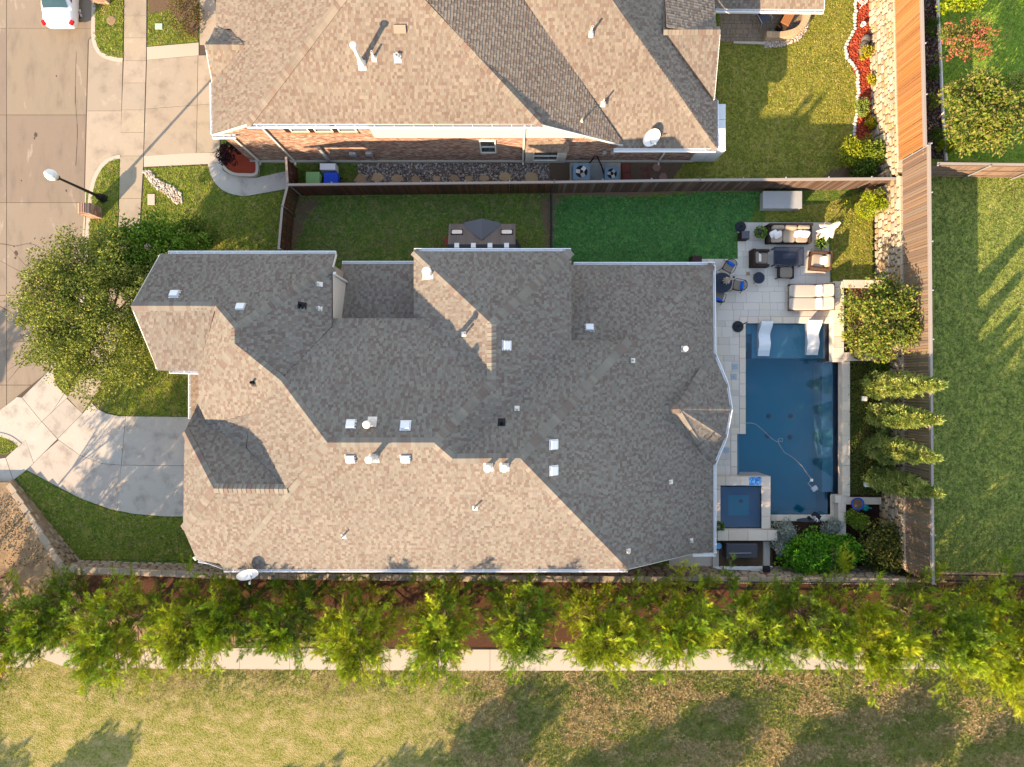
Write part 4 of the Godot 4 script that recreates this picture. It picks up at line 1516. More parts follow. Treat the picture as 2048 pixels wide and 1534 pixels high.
# boards along line a-b (feet), each a part; post and rail on the back
func board_fence(label: String, path: Array, hgt: float, back: Vector3, tones: Array, board_w := 0.142, posts := true, rails := true, cap := true, group := "") -> Node3D:
	var t := thing("board_fence", label, "fence", path[0], 0.0, group)
	var kinds := []
	for i in 5:
		var m := MB.new()
		var col: Color = tones[i % tones.size()]
		m.box(Vector3(0, hgt / 2, 0), Vector3(board_w - 0.02, hgt, 0.022), col)
		kinds.append(m.mesh())
	for s in path.size() - 1:
		var a: Vector3 = path[s]
		var b: Vector3 = path[s + 1]
		var len := (b - a).length()
		var dir := (b - a).normalized()
		var bs := Basis(dir, Vector3.UP, dir.cross(Vector3.UP).normalized())
		var n := int(len / board_w)
		for i in n:
			var p := a + dir * ((i + 0.5) * len / n) + back * rng.randf_range(-0.006, 0.006)
			var o := place("board", kinds[rng.randi() % 5], M.board, t, p - t.position, bs * Basis(Vector3.FORWARD, rng.randf_range(-0.006, 0.006)))
			o.position.y += rng.randf_range(-0.015, 0.015)
		var bk := back * 0.05
		if rails:
			for y in [0.25, hgt * 0.5, hgt - 0.2]:
				var m := MB.new()
				m.box(Vector3.ZERO, Vector3(len, 0.09, 0.04), tones[0], bs)
				put("rail", m, M.board, t, (a + b) / 2 + bk + Vector3(0, y, 0) - t.position)
		if cap:
			var m := MB.new()
			m.box(Vector3.ZERO, Vector3(len + 0.04, 0.035, 0.12), Color(0.34, 0.30, 0.27), bs)
			put("cap_rail", m, M.board, t, (a + b) / 2 + bk * 0.3 + Vector3(0, hgt + 0.03, 0) - t.position)
			m = MB.new()
			m.box(Vector3.ZERO, Vector3(len, 0.1, 0.03), Color(0.28, 0.25, 0.24), bs)
			put("top_trim", m, M.board, t, (a + b) / 2 - bk * 0.55 + Vector3(0, hgt - 0.06, 0) - t.position)
		if posts:
			var k := maxi(1, int(round(len / 2.4)))
			for i in k + 1:
				var m := MB.new(true)
				m.lathe(Vector3.ZERO, [Vector2(0.035, -0.1), Vector2(0.035, hgt + 0.05), Vector2(0.045, hgt + 0.06), Vector2(0.03, hgt + 0.1), Vector2(0, hgt + 0.11)], 10, grey(0.8))
				put("post", m, M.grey_metal, t, a.lerp(b, float(i) / k) + bk * 2.2 - t.position)
	return t


func build_walls() -> void:
	var lime := [Color(0.50, 0.42, 0.30), Color(0.46, 0.39, 0.29), Color(0.55, 0.48, 0.37), Color(0.42, 0.33, 0.22), Color(0.48, 0.33, 0.18), Color(0.40, 0.35, 0.28)]
	var ra := at(1787, -60, 2.5); var rb := at(1797, 344, 2.5); var rc := at(1801, 352, 2.5); var rd := at(1811, 1140, 2.5)
	stone_wall("tall pale limestone retaining wall beside the red mulch bed, under the orange cedar fence", ra * Vector3(1, 0, 1), rb * Vector3(1, 0, 1), 2.5, 2.5, Vector3(-1, 0, 0), [0.26, 0.40, 0.2, 0.34], [0.3, 0.45, 0.6, 0.36], lime)
	stone_wall("pale limestone retaining wall behind the pool garden, under the grey brown fence", rc * Vector3(1, 0, 1), rd * Vector3(1, 0, 1), 2.5, 2.5, Vector3(-1, 0, 0), [0.30, 0.42, 0.22, 0.34], [0.35, 0.5, 0.62, 0.42], lime)
	var dim := [Color(0.40, 0.33, 0.25), Color(0.36, 0.30, 0.23), Color(0.30, 0.24, 0.18), Color(0.34, 0.25, 0.17)]
	var la := at(22, 966, 0.4); var lb := at(130, 1134, 1.3); var lc := at(446, 1147, 1.55); var ld := at(1240, 1154, 2.1); var le := at(1814, 1158, 2.45)
	stone_wall("low stone retaining wall slanting beside the driveway lawn", la * Vector3(1, 0, 1), lb * Vector3(1, 0, 1), 0.42, 1.32, Vector3(0.84, 0, -0.54), [0.25, 0.3], [0.45, 0.6], dim)
	stone_wall("stone retaining wall along the bottom edge of the front lawn", lb * Vector3(1, 0, 1), lc * Vector3(1, 0, 1), 1.32, 1.56, Vector3(0, 0, -1), [0.28, 0.34], [0.42, 0.55], dim)
	stone_wall("shaded stone retaining wall running behind the large house", lc * Vector3(1, 0, 1), ld * Vector3(1, 0, 1), 1.58, 2.1, Vector3(0, 0, -1), [0.3, 0.36], [0.5, 0.65], dim, 0.35, 120)
	stone_wall("stone retaining wall behind the green bushes at the pool's lower end", ld * Vector3(1, 0, 1), le * Vector3(1, 0, 1), 2.1, 2.45, Vector3(0, 0, -1), [0.3, 0.36], [0.45, 0.6], dim, 0.35, 150)
	# fences
	var cedar := [Color(0.38, 0.17, 0.055), Color(0.33, 0.15, 0.055), Color(0.42, 0.20, 0.075), Color(0.28, 0.135, 0.055), Color(0.36, 0.18, 0.08)]
	var worn := [Color(0.22, 0.15, 0.105), Color(0.19, 0.135, 0.10), Color(0.25, 0.17, 0.12), Color(0.165, 0.12, 0.095), Color(0.21, 0.165, 0.135)]
	var brown := [Color(0.085, 0.036, 0.022), Color(0.065, 0.032, 0.022), Color(0.11, 0.045, 0.027), Color(0.055, 0.03, 0.022), Color(0.085, 0.046, 0.033)]
	var old := [Color(0.10, 0.065, 0.05), Color(0.13, 0.09, 0.07), Color(0.075, 0.055, 0.045), Color(0.16, 0.125, 0.105), Color(0.09, 0.055, 0.04)]
	board_fence("orange new cedar board fence on top of the limestone wall", [at(1788, -60, 2.5), at(1797, 322, 2.5)], 2.35, Vector3(1, 0, 0), cedar)
	board_fence("weathered grey brown board fence on the wall behind the pool", [at(1804, 318, 2.5), at(1811, 1142, 2.5)], 2.35, Vector3(1, 0, 0), worn)
	var f1 := at(583, 391, 0.0); var f2 := at(1104, 386, 0.0); var f3 := at(1380, 382, 0.0); var f4 := at(1800, 378, 0.0)
	var j := at(598, 391)
	board_fence("dark red brown board fence behind the green and blue bins", [j, f2], 2.05, Vector3(0, 0, -1), brown)
	board_fence("weathered board fence between the green turf and the neighbour's garden", [f2, f3, at(1786, 379, 0.0)], 2.05, Vector3(0, 0, -1), old)
	board_fence("short dark board fence with a gate, beside the green bin", [at(595, 338), at(598, 389)], 2.0, Vector3(1, 0, 0), brown, 0.142, false)
	board_fence("dark brown board side fence running from the bins to the large house", [j, at(588, 432), at(581, 512)], 2.0, Vector3(1, 0, 0), brown)
	board_fence("sunlit board fence on the upper lawn, seen from its rail side", [at(1826, 352, 2.5), at(2120, 356, 2.5)], 2.1, Vector3(0, 0, 1), worn)
	# black steel fences
	steel_fence("thin black steel fence across the lawn, between the brown yard and the green turf", at(1101, 390), at(1101, 512), 1.5)
	steel_fence("black steel fence on the bank behind the pool's green bushes", on_bank(1330, 1162), on_bank(1850, 1165), 1.4)
	steel_fence("black steel fence at the lower edge of the upper right lawn", at(1862, 1148, 2.5), at(2120, 1152, 2.5), 1.4)
	# white edging of the neighbour's upper bed
	var m := MB.new(true)
	m.tube([at(1874, -60, 2.55), at(1876, 30, 2.55), at(1880, 100, 2.55), at(1884, 200, 2.55), at(1890, 300, 2.55), at(1892, 322, 2.55)], 0.09, 6)
	tag(putw("bed_edging", m, M.trim), "pale edging strip between the dark mulch bed and the upper lawn", "edging")
	for k in 3:
		var p := at([1838, 1842, 1846][k], [91, 199, 305][k], 4.4)
		var t := thing("fence_light", "small square lamp behind the cedar fence, %s from the top" % NTH[k], "lamp", p, 0.0, "lamps on the cedar fence")
		var b := MB.new()
		for s in [-1, 1]:
			b.box(Vector3(0.1, 0, s * 0.09), Vector3(0.2, 0.03, 0.03))
		b.box(Vector3(0.19, 0, 0), Vector3(0.03, 0.03, 0.2))
		put("bracket", b, M.trim, t)
		b = MB.new()
		b.slab(Vector3(0.1, -0.06, 0), Vector3(0.08, 0.12, 0.08), 0.02)
		put("lamp_body", b, M.dark, t)


func steel_fence(label: String, a: Vector3, b: Vector3, hgt: float) -> void:
	var t := thing("steel_fence", label, "fence", a)
	var dir := b - a
	var len := dir.length()
	var n := int(len / 0.13)
	var bar := MB.new()
	bar.box(Vector3(0, hgt / 2, 0), Vector3(0.02, hgt, 0.02))
	var shape := bar.mesh()
	for i in n + 1:
		place("bar", shape, M.black_metal, t, dir * (float(i) / n))
	var d := dir.normalized()
	var bs := Basis(d, Vector3.UP, d.cross(Vector3.UP).normalized())
	for y in [0.12, hgt - 0.25, hgt - 0.02]:
		var m := MB.new()
		m.box(dir / 2 + Vector3(0, y, 0), Vector3(len, 0.04, 0.04), Color.WHITE, bs)
		put("rail", m, M.black_metal, t)


# ---------------------------------------------------------------- pool and patio
func pit(parent: Node3D, called: String, poly: PackedVector2Array, top: float, low: float, m: Material) -> void:
	var b := MB.new()
	var tri := Geometry2D.triangulate_polygon(poly)
	for i in range(0, tri.size(), 3):
		b.t(Vector3(poly[tri[i]].x, low, poly[tri[i]].y), Vector3(poly[tri[i + 1]].x, low, poly[tri[i + 1]].y), Vector3(poly[tri[i + 2]].x, low, poly[tri[i + 2]].y))
	for i in poly.size():
		var p := poly[i]
		var r := poly[(i + 1) % poly.size()]
		b.q(Vector3(p.x, low, p.y), Vector3(r.x, low, r.y), Vector3(r.x, top, r.y), Vector3(p.x, top, p.y))
	putw(called, b, m, parent)


func build_pool() -> void:
	var edge := flat([1491, 647, 1658, 647, 1658, 723, 1676, 723, 1676, 988, 1660, 988, 1660, 1029, 1541, 1029, 1541, 953, 1474, 953, 1474, 868, 1491, 868])
	var t := thing("swimming_pool", "deep blue swimming pool with a shallow ledge, beside the travertine patio", "pool", at(1580, 840))
	pit(t, "basin", edge, 0.0, -1.75, M.plaster)
	var b := MB.new()
	b.prism(flat([1509, 648, 1657, 648, 1657, 716, 1509, 716]), -0.45, -1.74)
	putw("shallow_ledge", b, M.ledge, t)
	for k in 3:
		b = MB.new()
		b.prism(flat([1492, 648 if k == 0 else 667 + (k - 1) * 17, 1508.5, 648 if k == 0 else 667 + (k - 1) * 17, 1508.5, 667 + k * 17, 1492, 667 + k * 17]), -0.45 - 0.28 * k, -1.74)
		putw("step", b, M.ledge if k == 0 else M.plaster, t)
	b = MB.new()
	b.prism(flat([1653, 724, 1675, 724, 1675, 987, 1653, 987]), -0.55, -1.74)
	putw("bench", b, M.ledge, t)
	b = MB.new()
	b.prism(flat([1475, 869, 1485, 869, 1485, 952, 1475, 952]), -0.6, -1.74)
	putw("bench", b, M.ledge, t)
	for p in [[1537, 832], [1581, 832], [1535, 872], [1580, 874]]:
		b = MB.new(true)
		var c := at(p[0], p[1], -1.7)
		b.lathe(c, [Vector2(0.13, -0.04), Vector2(0.13, 0.02), Vector2(0.1, 0.04), Vector2(0, 0.045)], 18)
		putw("drain_cover", b, M.dark, t)
	b = MB.new()
	var tri := Geometry2D.triangulate_polygon(edge)
	for i in range(0, tri.size(), 3):
		b.t(Vector3(edge[tri[i]].x, -0.1, edge[tri[i]].y), Vector3(edge[tri[i + 1]].x, -0.1, edge[tri[i + 1]].y), Vector3(edge[tri[i + 2]].x, -0.1, edge[tri[i + 2]].y))
	var w := putw("pool_water", b, M.water)
	w.set_meta("kind", "structure")
	# coping stones round the pool
	var cop := Node3D.new()
	cop.name = "pool_coping"
	add_child(cop)
	cop.set_meta("kind", "structure")
	var lay := func(list: Array, upright: bool, size: float, top: float, low: float) -> void:
		var poly := flat(list)
		var r := Rect2(poly[0], Vector2.ZERO)
		for p in poly:
			r = r.expand(p)
		pave(cop, "coping_stone", poly, courses(r, [9.0], [size, size * 1.2, size * 0.9], upright), top, low, [M.coping], 0.006, 0.012)
	lay.call([1478, 633, 1664, 633, 1664, 647, 1478, 647], false, 0.7, 0.06, -0.3)
	lay.call([1478, 647, 1491, 647, 1491, 868, 1478, 868], true, 0.7, 0.06, -0.3)
	lay.call([1461, 855, 1478, 855, 1478, 868, 1461, 868], false, 0.7, 0.06, -0.3)
	lay.call([1461, 868, 1474, 868, 1474, 953, 1461, 953], true, 0.7, 0.06, -0.3)
	lay.call([1541, 1029, 1662, 1029, 1662, 1042, 1541, 1042], false, 0.8, 0.06, -0.3)
	lay.call([1660, 990, 1668, 990, 1668, 1042, 1660, 1042], true, 0.8, 0.06, -0.3)
	# raised planter walls beside the pool, capped with travertine
	var caps := [[[1658, 566, 1678, 566, 1678, 724, 1658, 724], true], [[1678, 563, 1752, 563, 1752, 578, 1678, 578], false], [[1676, 724, 1690, 724, 1690, 990, 1676, 990], true], [[1678, 706, 1752, 706, 1752, 722, 1678, 722], false], [[1662, 988, 1684, 988, 1684, 1002, 1662, 1002], false], [[1668, 1002, 1682, 1002, 1682, 1066, 1668, 1066], true], [[1684, 992, 1752, 992, 1752, 1005, 1684, 1005], false]]
	for k in caps.size():
		var poly := flat(caps[k][0])
		var wall := thing("planter_wall", "travertine capped low wall, %s" % ["beside the shallow pool ledge and the double chaise", "above the magnolia planter next to the lawn patch", "along the right side of the pool in front of the cypresses", "below the magnolia planter, with the brown pot", "at the lower right corner of the pool", "between the silver shrub and the dark planting", "under the blue pot"][k], "wall", Vector3(poly[0].x, 0, poly[0].y))
		b = MB.new()
		b.prism(poly, 0.5, -1.0)
		putw("wall_body", b, M.travertine, wall)
		var r := Rect2(poly[0], Vector2.ZERO)
		for p in poly:
			r = r.expand(p)
		pave(wall, "cap_stone", Geometry2D.offset_polygon(poly, 0.02)[0], courses(r.grow(0.05), [9.0], [0.62, 0.75, 0.55], caps[k][1]), 0.56, 0.503, [M.coping], 0.005, 0.012)
	# planting beds
	patch("mulch_bed", flat([1678, 578, 1760, 578, 1760, 706, 1678, 706]), M.mulch, 0.4, 0.0, 0.5)
	patch("ground_cover_bed", flat([1690, 722, 1790, 722, 1790, 992, 1690, 992]), M.mulch, 0.35, 0.0, 0.5)
	patch("mulch_bed", flat([1682, 1005, 1806, 1005, 1806, 1150, 1545, 1150, 1545, 1043, 1668, 1043, 1668, 1066, 1682, 1066]), M.mulch, 0.05, 0.0, 0.2)
	# patio of travertine tiles
	var tiles := Node3D.new()
	tiles.name = "patio"
	add_child(tiles)
	tiles.set_meta("kind", "structure")
	patch("mortar_bed", flat([1380, 518, 1475, 518, 1475, 445, 1656, 445, 1661, 566, 1658, 634, 1478, 634, 1478, 856, 1461, 856, 1461, 953, 1380, 953]), M.mortar, 0.018, 0.0, 0.1)
	var area_ := flat([1380, 518, 1475, 518, 1475, 445, 1656, 445, 1659, 566, 1658, 633, 1478, 633, 1478, 855, 1461, 855, 1461, 953, 1380, 953])
	var r := Rect2(area_[0], Vector2.ZERO)
	for p in area_:
		r = r.expand(p)
	pave(tiles, "tile", area_, courses(r, [0.62, 0.42, 0.62, 0.32], [0.42, 0.62, 0.92, 0.62]), 0.045, 0.0, [M.travertine], 0.004, 0.004, 0.0015)
	# spa: a raised basin
	var spa := thing("spa", "square raised spa with travertine rim beside the pool", "hot tub", at(1485, 1015))
	var inner := flat([1441, 973, 1523, 973, 1523, 1056, 1441, 1056], 0.35)
	b = MB.new()
	for q in [[1431, 953, 1541, 971], [1431, 971, 1440, 1062], [1524, 971, 1541, 1062], [1440, 1057, 1524, 1062]]:
		b.prism(rect(q[0], q[1], q[2], q[3], 0.35), 0.36, -1.7 if q[2] > 1500 else -0.3)
	putw("rim_wall", b, M.travertine, spa)
	pit(spa, "basin", inner, 0.36, -0.15, M.spa_plaster)
	b = MB.new()
	b.prism(flat([1457, 991, 1498, 991, 1498, 1031, 1457, 1031], -0.1), -0.145, -0.16)
	putw("basin_floor", b, M.plaster, spa)
	b = MB.new(true)
	b.lathe(at(1482, 1002, -0.13), [Vector2(0.11, -0.02), Vector2(0.11, 0.01), Vector2(0, 0.02)], 16)
	putw("drain_cover", b, M.dark, spa)
	b = MB.new()
	b.sheet([Vector3(inner[0].x, 0.29, inner[0].y), Vector3(inner[1].x, 0.29, inner[1].y), Vector3(inner[2].x, 0.29, inner[2].y), Vector3(inner[3].x, 0.29, inner[3].y)])
	putw("water", b, M.water, spa)
	for q in [[1431, 953, 1498, 971, false], [1431, 971, 1441, 1058, true], [1523, 953, 1541, 1058, true]]:
		var poly := rect(q[0], q[1], q[2], q[3], 0.4)
		var rr := Rect2(poly[0], poly[2] - poly[0])
		pave(spa, "rim_stone", poly, courses(rr, [9.0], [0.7, 0.85], q[4]), 0.42, 0.362, [M.coping], 0.005, 0.012)
	var mos := rect(1499, 954, 1522, 970, 0.4)
	for i in 8:   # blue glass mosaic of the spillway
		for k in 6:
			b = MB.new()
			var c := mos[0] + (mos[2] - mos[0]) * Vector2((i + 0.5) / 8, (k + 0.5) / 6)
			b.slab(Vector3.ZERO, Vector3(0.072, 0.02, 0.066), 0.006, [Color(0.02, 0.12, 0.5), Color(0.08, 0.32, 0.7), Color(0.2, 0.5, 0.8), Color(0.03, 0.2, 0.6)][rng.randi() % 4])
			put("mosaic_tile", b, M.glazed, spa, Vector3(c.x, 0.372, c.y) - spa.position)
	var wl := thing("planter_wall", "wide travertine wall cap below the spa, above the grey equipment lid", "wall", at(1494, 1070))
	b = MB.new()
	b.prism(rect(1436, 1061, 1553, 1080, 0.6), 0.62, -0.2)
	putw("wall_body", b, M.travertine, wl)
	var poly2 := rect(1434, 1060, 1554, 1081, 0.62)
	pave(wl, "cap_stone", poly2, courses(Rect2(poly2[0], poly2[2] - poly2[0]), [9.0], [0.9, 1.1], false), 0.69, 0.622, [M.coping], 0.005, 0.012)
	# equipment corner
	patch("gravel_bed", flat([1434, 1082, 1545, 1082, 1545, 1134, 1434, 1134]), M.soil, 0.01, 0.0)
	for q in [[1424, 1100, 1436, 1134], [1525, 1082, 1538, 1132]]:
		patch("travertine_kerb", rect(q[0], q[1], q[2], q[3]), M.travertine, 0.15, 0.0, 0.3)
	patch("paved_strip", flat([1338, 1110, 1424, 1110, 1424, 1134, 1338, 1134]), M.travertine, 0.03, 0.0)
	t = thing("equipment_box", "slate grey ribbed equipment box below the spa wall", "box", at(1476, 1096))
	b = MB.new()
	b.slab(Vector3(0, 0.35, 0), Vector3(1.75, 0.7, 0.8), 0.03)
	put("body", b, M.slate, t)
	for i in 16:
		b = MB.new()
		b.box(Vector3(-0.82 + i * 0.11, 0.705, 0), Vector3(0.05, 0.012, 0.76))
		put("rib", b, M.slate, t)
	b = MB.new(true)
	b.tube([Vector3(-0.75, 0.74, 0.12), Vector3(0.5, 0.74, 0.1)], 0.018, 6)
	put("pole", b, M.grey_metal, t)


# ---------------------------------------------------------------- things
func simple(parent: Node3D, called: String, at_: Vector3, size: Vector3, m: Material, cut := 0.012, basis := Basis()) -> MeshInstance3D:
	var b := MB.new()
	b.slab(Vector3.ZERO, size, cut, Color.WHITE, basis)
	return put(called, b, m, parent, at_)


func lathed(parent: Node3D, called: String, at_: Vector3, profile: Array, m: Material, seg := 20, col := Color.WHITE) -> MeshInstance3D:
	var b := MB.new(true)
	b.lathe(Vector3.ZERO, profile, seg, col)
	return put(called, b, m, parent, at_)


func soft(parent: Node3D, called: String, at_: Vector3, size: Vector3, m: Material, basis := Basis()) -> MeshInstance3D:
	var b := MB.new(true)
	b.cushion(Vector3.ZERO, size, Color.WHITE, basis)
	return put(called, b, m, parent, at_)


func wicker_seat(called: String, label: String, where: Vector3, turn: float, w: float, d: float, seats: int, m: Material, cloth: Material, pillows: Array, cat: String) -> Node3D:
	# back along -z, opens to +z
	var t := thing(called, label, cat, where, turn)
	simple(t, "base", Vector3(0, 0.16, 0), Vector3(w, 0.3, d), m, 0.02)
	simple(t, "back_frame", Vector3(0, 0.42, -d / 2 + 0.07), Vector3(w, 0.74, 0.13), m, 0.03)
	for s in [-1, 1]:
		simple(t, "arm", Vector3(s * (w / 2 - 0.07), 0.32, 0.03), Vector3(0.14, 0.58, d - 0.06), m, 0.03)
		for z in [-1, 1]:
			simple(t, "leg", Vector3(s * (w / 2 - 0.06), 0.02, z * (d / 2 - 0.06)), Vector3(0.08, 0.05, 0.08), M.dark)
	var cw := (w - 0.3) / seats
	for i in seats:
		var x := -w / 2 + 0.15 + cw * (i + 0.5)
		soft(t, "seat_cushion", Vector3(x, 0.4, 0.1), Vector3(cw - 0.015, 0.19, d - 0.26), cloth)
		soft(t, "back_cushion", Vector3(x, 0.62, -d / 2 + 0.24), Vector3(cw - 0.02, 0.46, 0.2), cloth, Basis(Vector3.RIGHT, -0.2))
	for p in pillows:
		soft(t, "pillow", Vector3(p[0], 0.6, p[1]), Vector3(0.46, 0.44, 0.16), M.pillow, Basis(Vector3.UP, p[2]) * Basis(Vector3.RIGHT, -0.75))
	return t


func metal_chair(label: String, where: Vector3, turn: float) -> Node3D:
	# seat opens to +z, curved lattice back at -z
	var t := thing("dining_chair", label, "chair", where, turn, "metal chairs round the patio table")
	soft(t, "seat_cushion", Vector3(0, 0.45, 0.02), Vector3(0.52, 0.11, 0.52), M.cushion_taupe)
	soft(t, "back_pillow", Vector3(0, 0.55, -0.17), Vector3(0.42, 0.2, 0.12), M.blue_cloth, Basis(Vector3.RIGHT, -0.5))
	simple(t, "seat_frame", Vector3(0, 0.39, 0), Vector3(0.56, 0.04, 0.56), M.black_metal)
	var b := MB.new(true)
	var top := []
	var low := []
	for i in 9:
		var a := lerpf(-1.25, 1.25, i / 8.0)
		top.append(Vector3(sin(a) * 0.31, 0.86 - 0.05 * absf(a), -cos(a) * 0.25 - 0.13))
		low.append(Vector3(sin(a) * 0.27, 0.45, -cos(a) * 0.12 - 0.16))
	b.tube(top, 0.02, 6)
	b.tube(low, 0.015, 6)
	for i in 8:
		b.tube([low[i], top[i + 1]], 0.011, 5)
		b.tube([low[i + 1], top[i]], 0.011, 5)
	put("back_lattice", b, M.black_metal, t)
	for s in [-1, 1]:
		b = MB.new(true)
		b.tube([Vector3(s * 0.3, 0.66, -0.22), Vector3(s * 0.33, 0.66, 0.0), Vector3(s * 0.33, 0.63, 0.2), Vector3(s * 0.29, 0.4, 0.27)], 0.018, 6)
		put("arm", b, M.black_metal, t)
		for z in [-1, 1]:
			b = MB.new(true)
			b.tube([Vector3(s * 0.26, 0.4, z * 0.25), Vector3(s * 0.3, 0.2, z * 0.28), Vector3(s * 0.33, 0.0, z * 0.33)], 0.018, 6)
			put("leg", b, M.black_metal, t)
	return t


func closed_umbrella(label: String, where: Vector3, tall: float, hem: float, r: float, m: Material, lean := Vector3.ZERO) -> Node3D:
	var t := thing("closed_umbrella", label, "umbrella", where)
	var up := (Vector3.UP + lean).normalized()
	var b := MB.new(true)
	b.tube([Vector3.ZERO, up * (tall + 0.12)], 0.024, 8)
	put("pole", b, M.black_metal, t)
	b = MB.new(true)
	var rings := []
	for j in 9:
		var f := j / 8.0
		var ring := []
		for i in 32:
			var a := TAU * i / 32
			var fold := 1.0 + 0.35 * cos(a * 8) * (0.3 + 0.7 * (1 - f))
			var rad := lerpf(r, 0.03, pow(f, 0.8)) * fold * (1.0 - 0.35 * exp(-pow((f - 0.45) / 0.12, 2)))
			ring.append(up * lerpf(hem, tall, f) + Vector3(cos(a) * rad, -0.05 * cos(a * 8) * (1 - f), sin(a) * rad))
		rings.append(ring)
	b.loft(rings)
	put("canopy", b, m, t)
	b = MB.new(true)
	b.lathe(up * tall, [Vector2(0.05, -0.06), Vector2(0.06, 0.0), Vector2(0.03, 0.08), Vector2(0, 0.14)], 12)
	put("finial", b, M.black_metal, t)
	return t


func brick_pillar(label: String, c: Vector3, w: float, d: float, hgt: float) -> void:
	var t := thing("brick_mailbox", label, "mailbox", c, 0.0, "brick mailboxes at the kerb")
	simple(t, "core", Vector3(0, hgt / 2 - 0.02, 0), Vector3(w - 0.03, hgt, d - 0.03), M.mortar)
	var b := MB.new()
	var tones := [Color(0.34, 0.20, 0.14), Color(0.40, 0.26, 0.19), Color(0.28, 0.16, 0.12), Color(0.44, 0.33, 0.26)]
	var y := 0.0
	var k := 0
	while y < hgt - 0.05:
		for side in 4:
			var len := w if side % 2 == 0 else d
			var o := (d if side % 2 == 0 else w) / 2 - 0.02
			var n := int(len / 0.2)
			for i in n:
				var s := (i + 0.5) * len / n - len / 2 + (0.05 if k % 2 else -0.02)
				var bs := Basis(Vector3.UP, side * PI / 2)
				b.box(bs * Vector3(clampf(s, -len / 2 + 0.08, len / 2 - 0.08), y + 0.035, o), Vector3(len / n - 0.015, 0.065, 0.06), tones[rng.randi() % 4] * rng.randf_range(0.9, 1.1), bs)
		y += 0.08
		k += 1
	stuff(put("bricks", b, M.brick, t))
	# rounded top of bricks laid across
	for i in 9:
		var a := PI * (i + 0.5) / 9
		b = MB.new()
		b.slab(Vector3(-cos(a) * (w / 2 - 0.03), hgt - 0.02 + sin(a) * 0.2, 0), Vector3(0.075, 0.12, d), 0.01, tones[rng.randi() % 4], Basis(Vector3.FORWARD, PI / 2 - a))
		put("top_brick", b, M.brick, t)
	simple(t, "letter_box", Vector3(-w / 2 + 0.01, hgt - 0.25, 0), Vector3(0.03, 0.24, 0.2), M.dark)


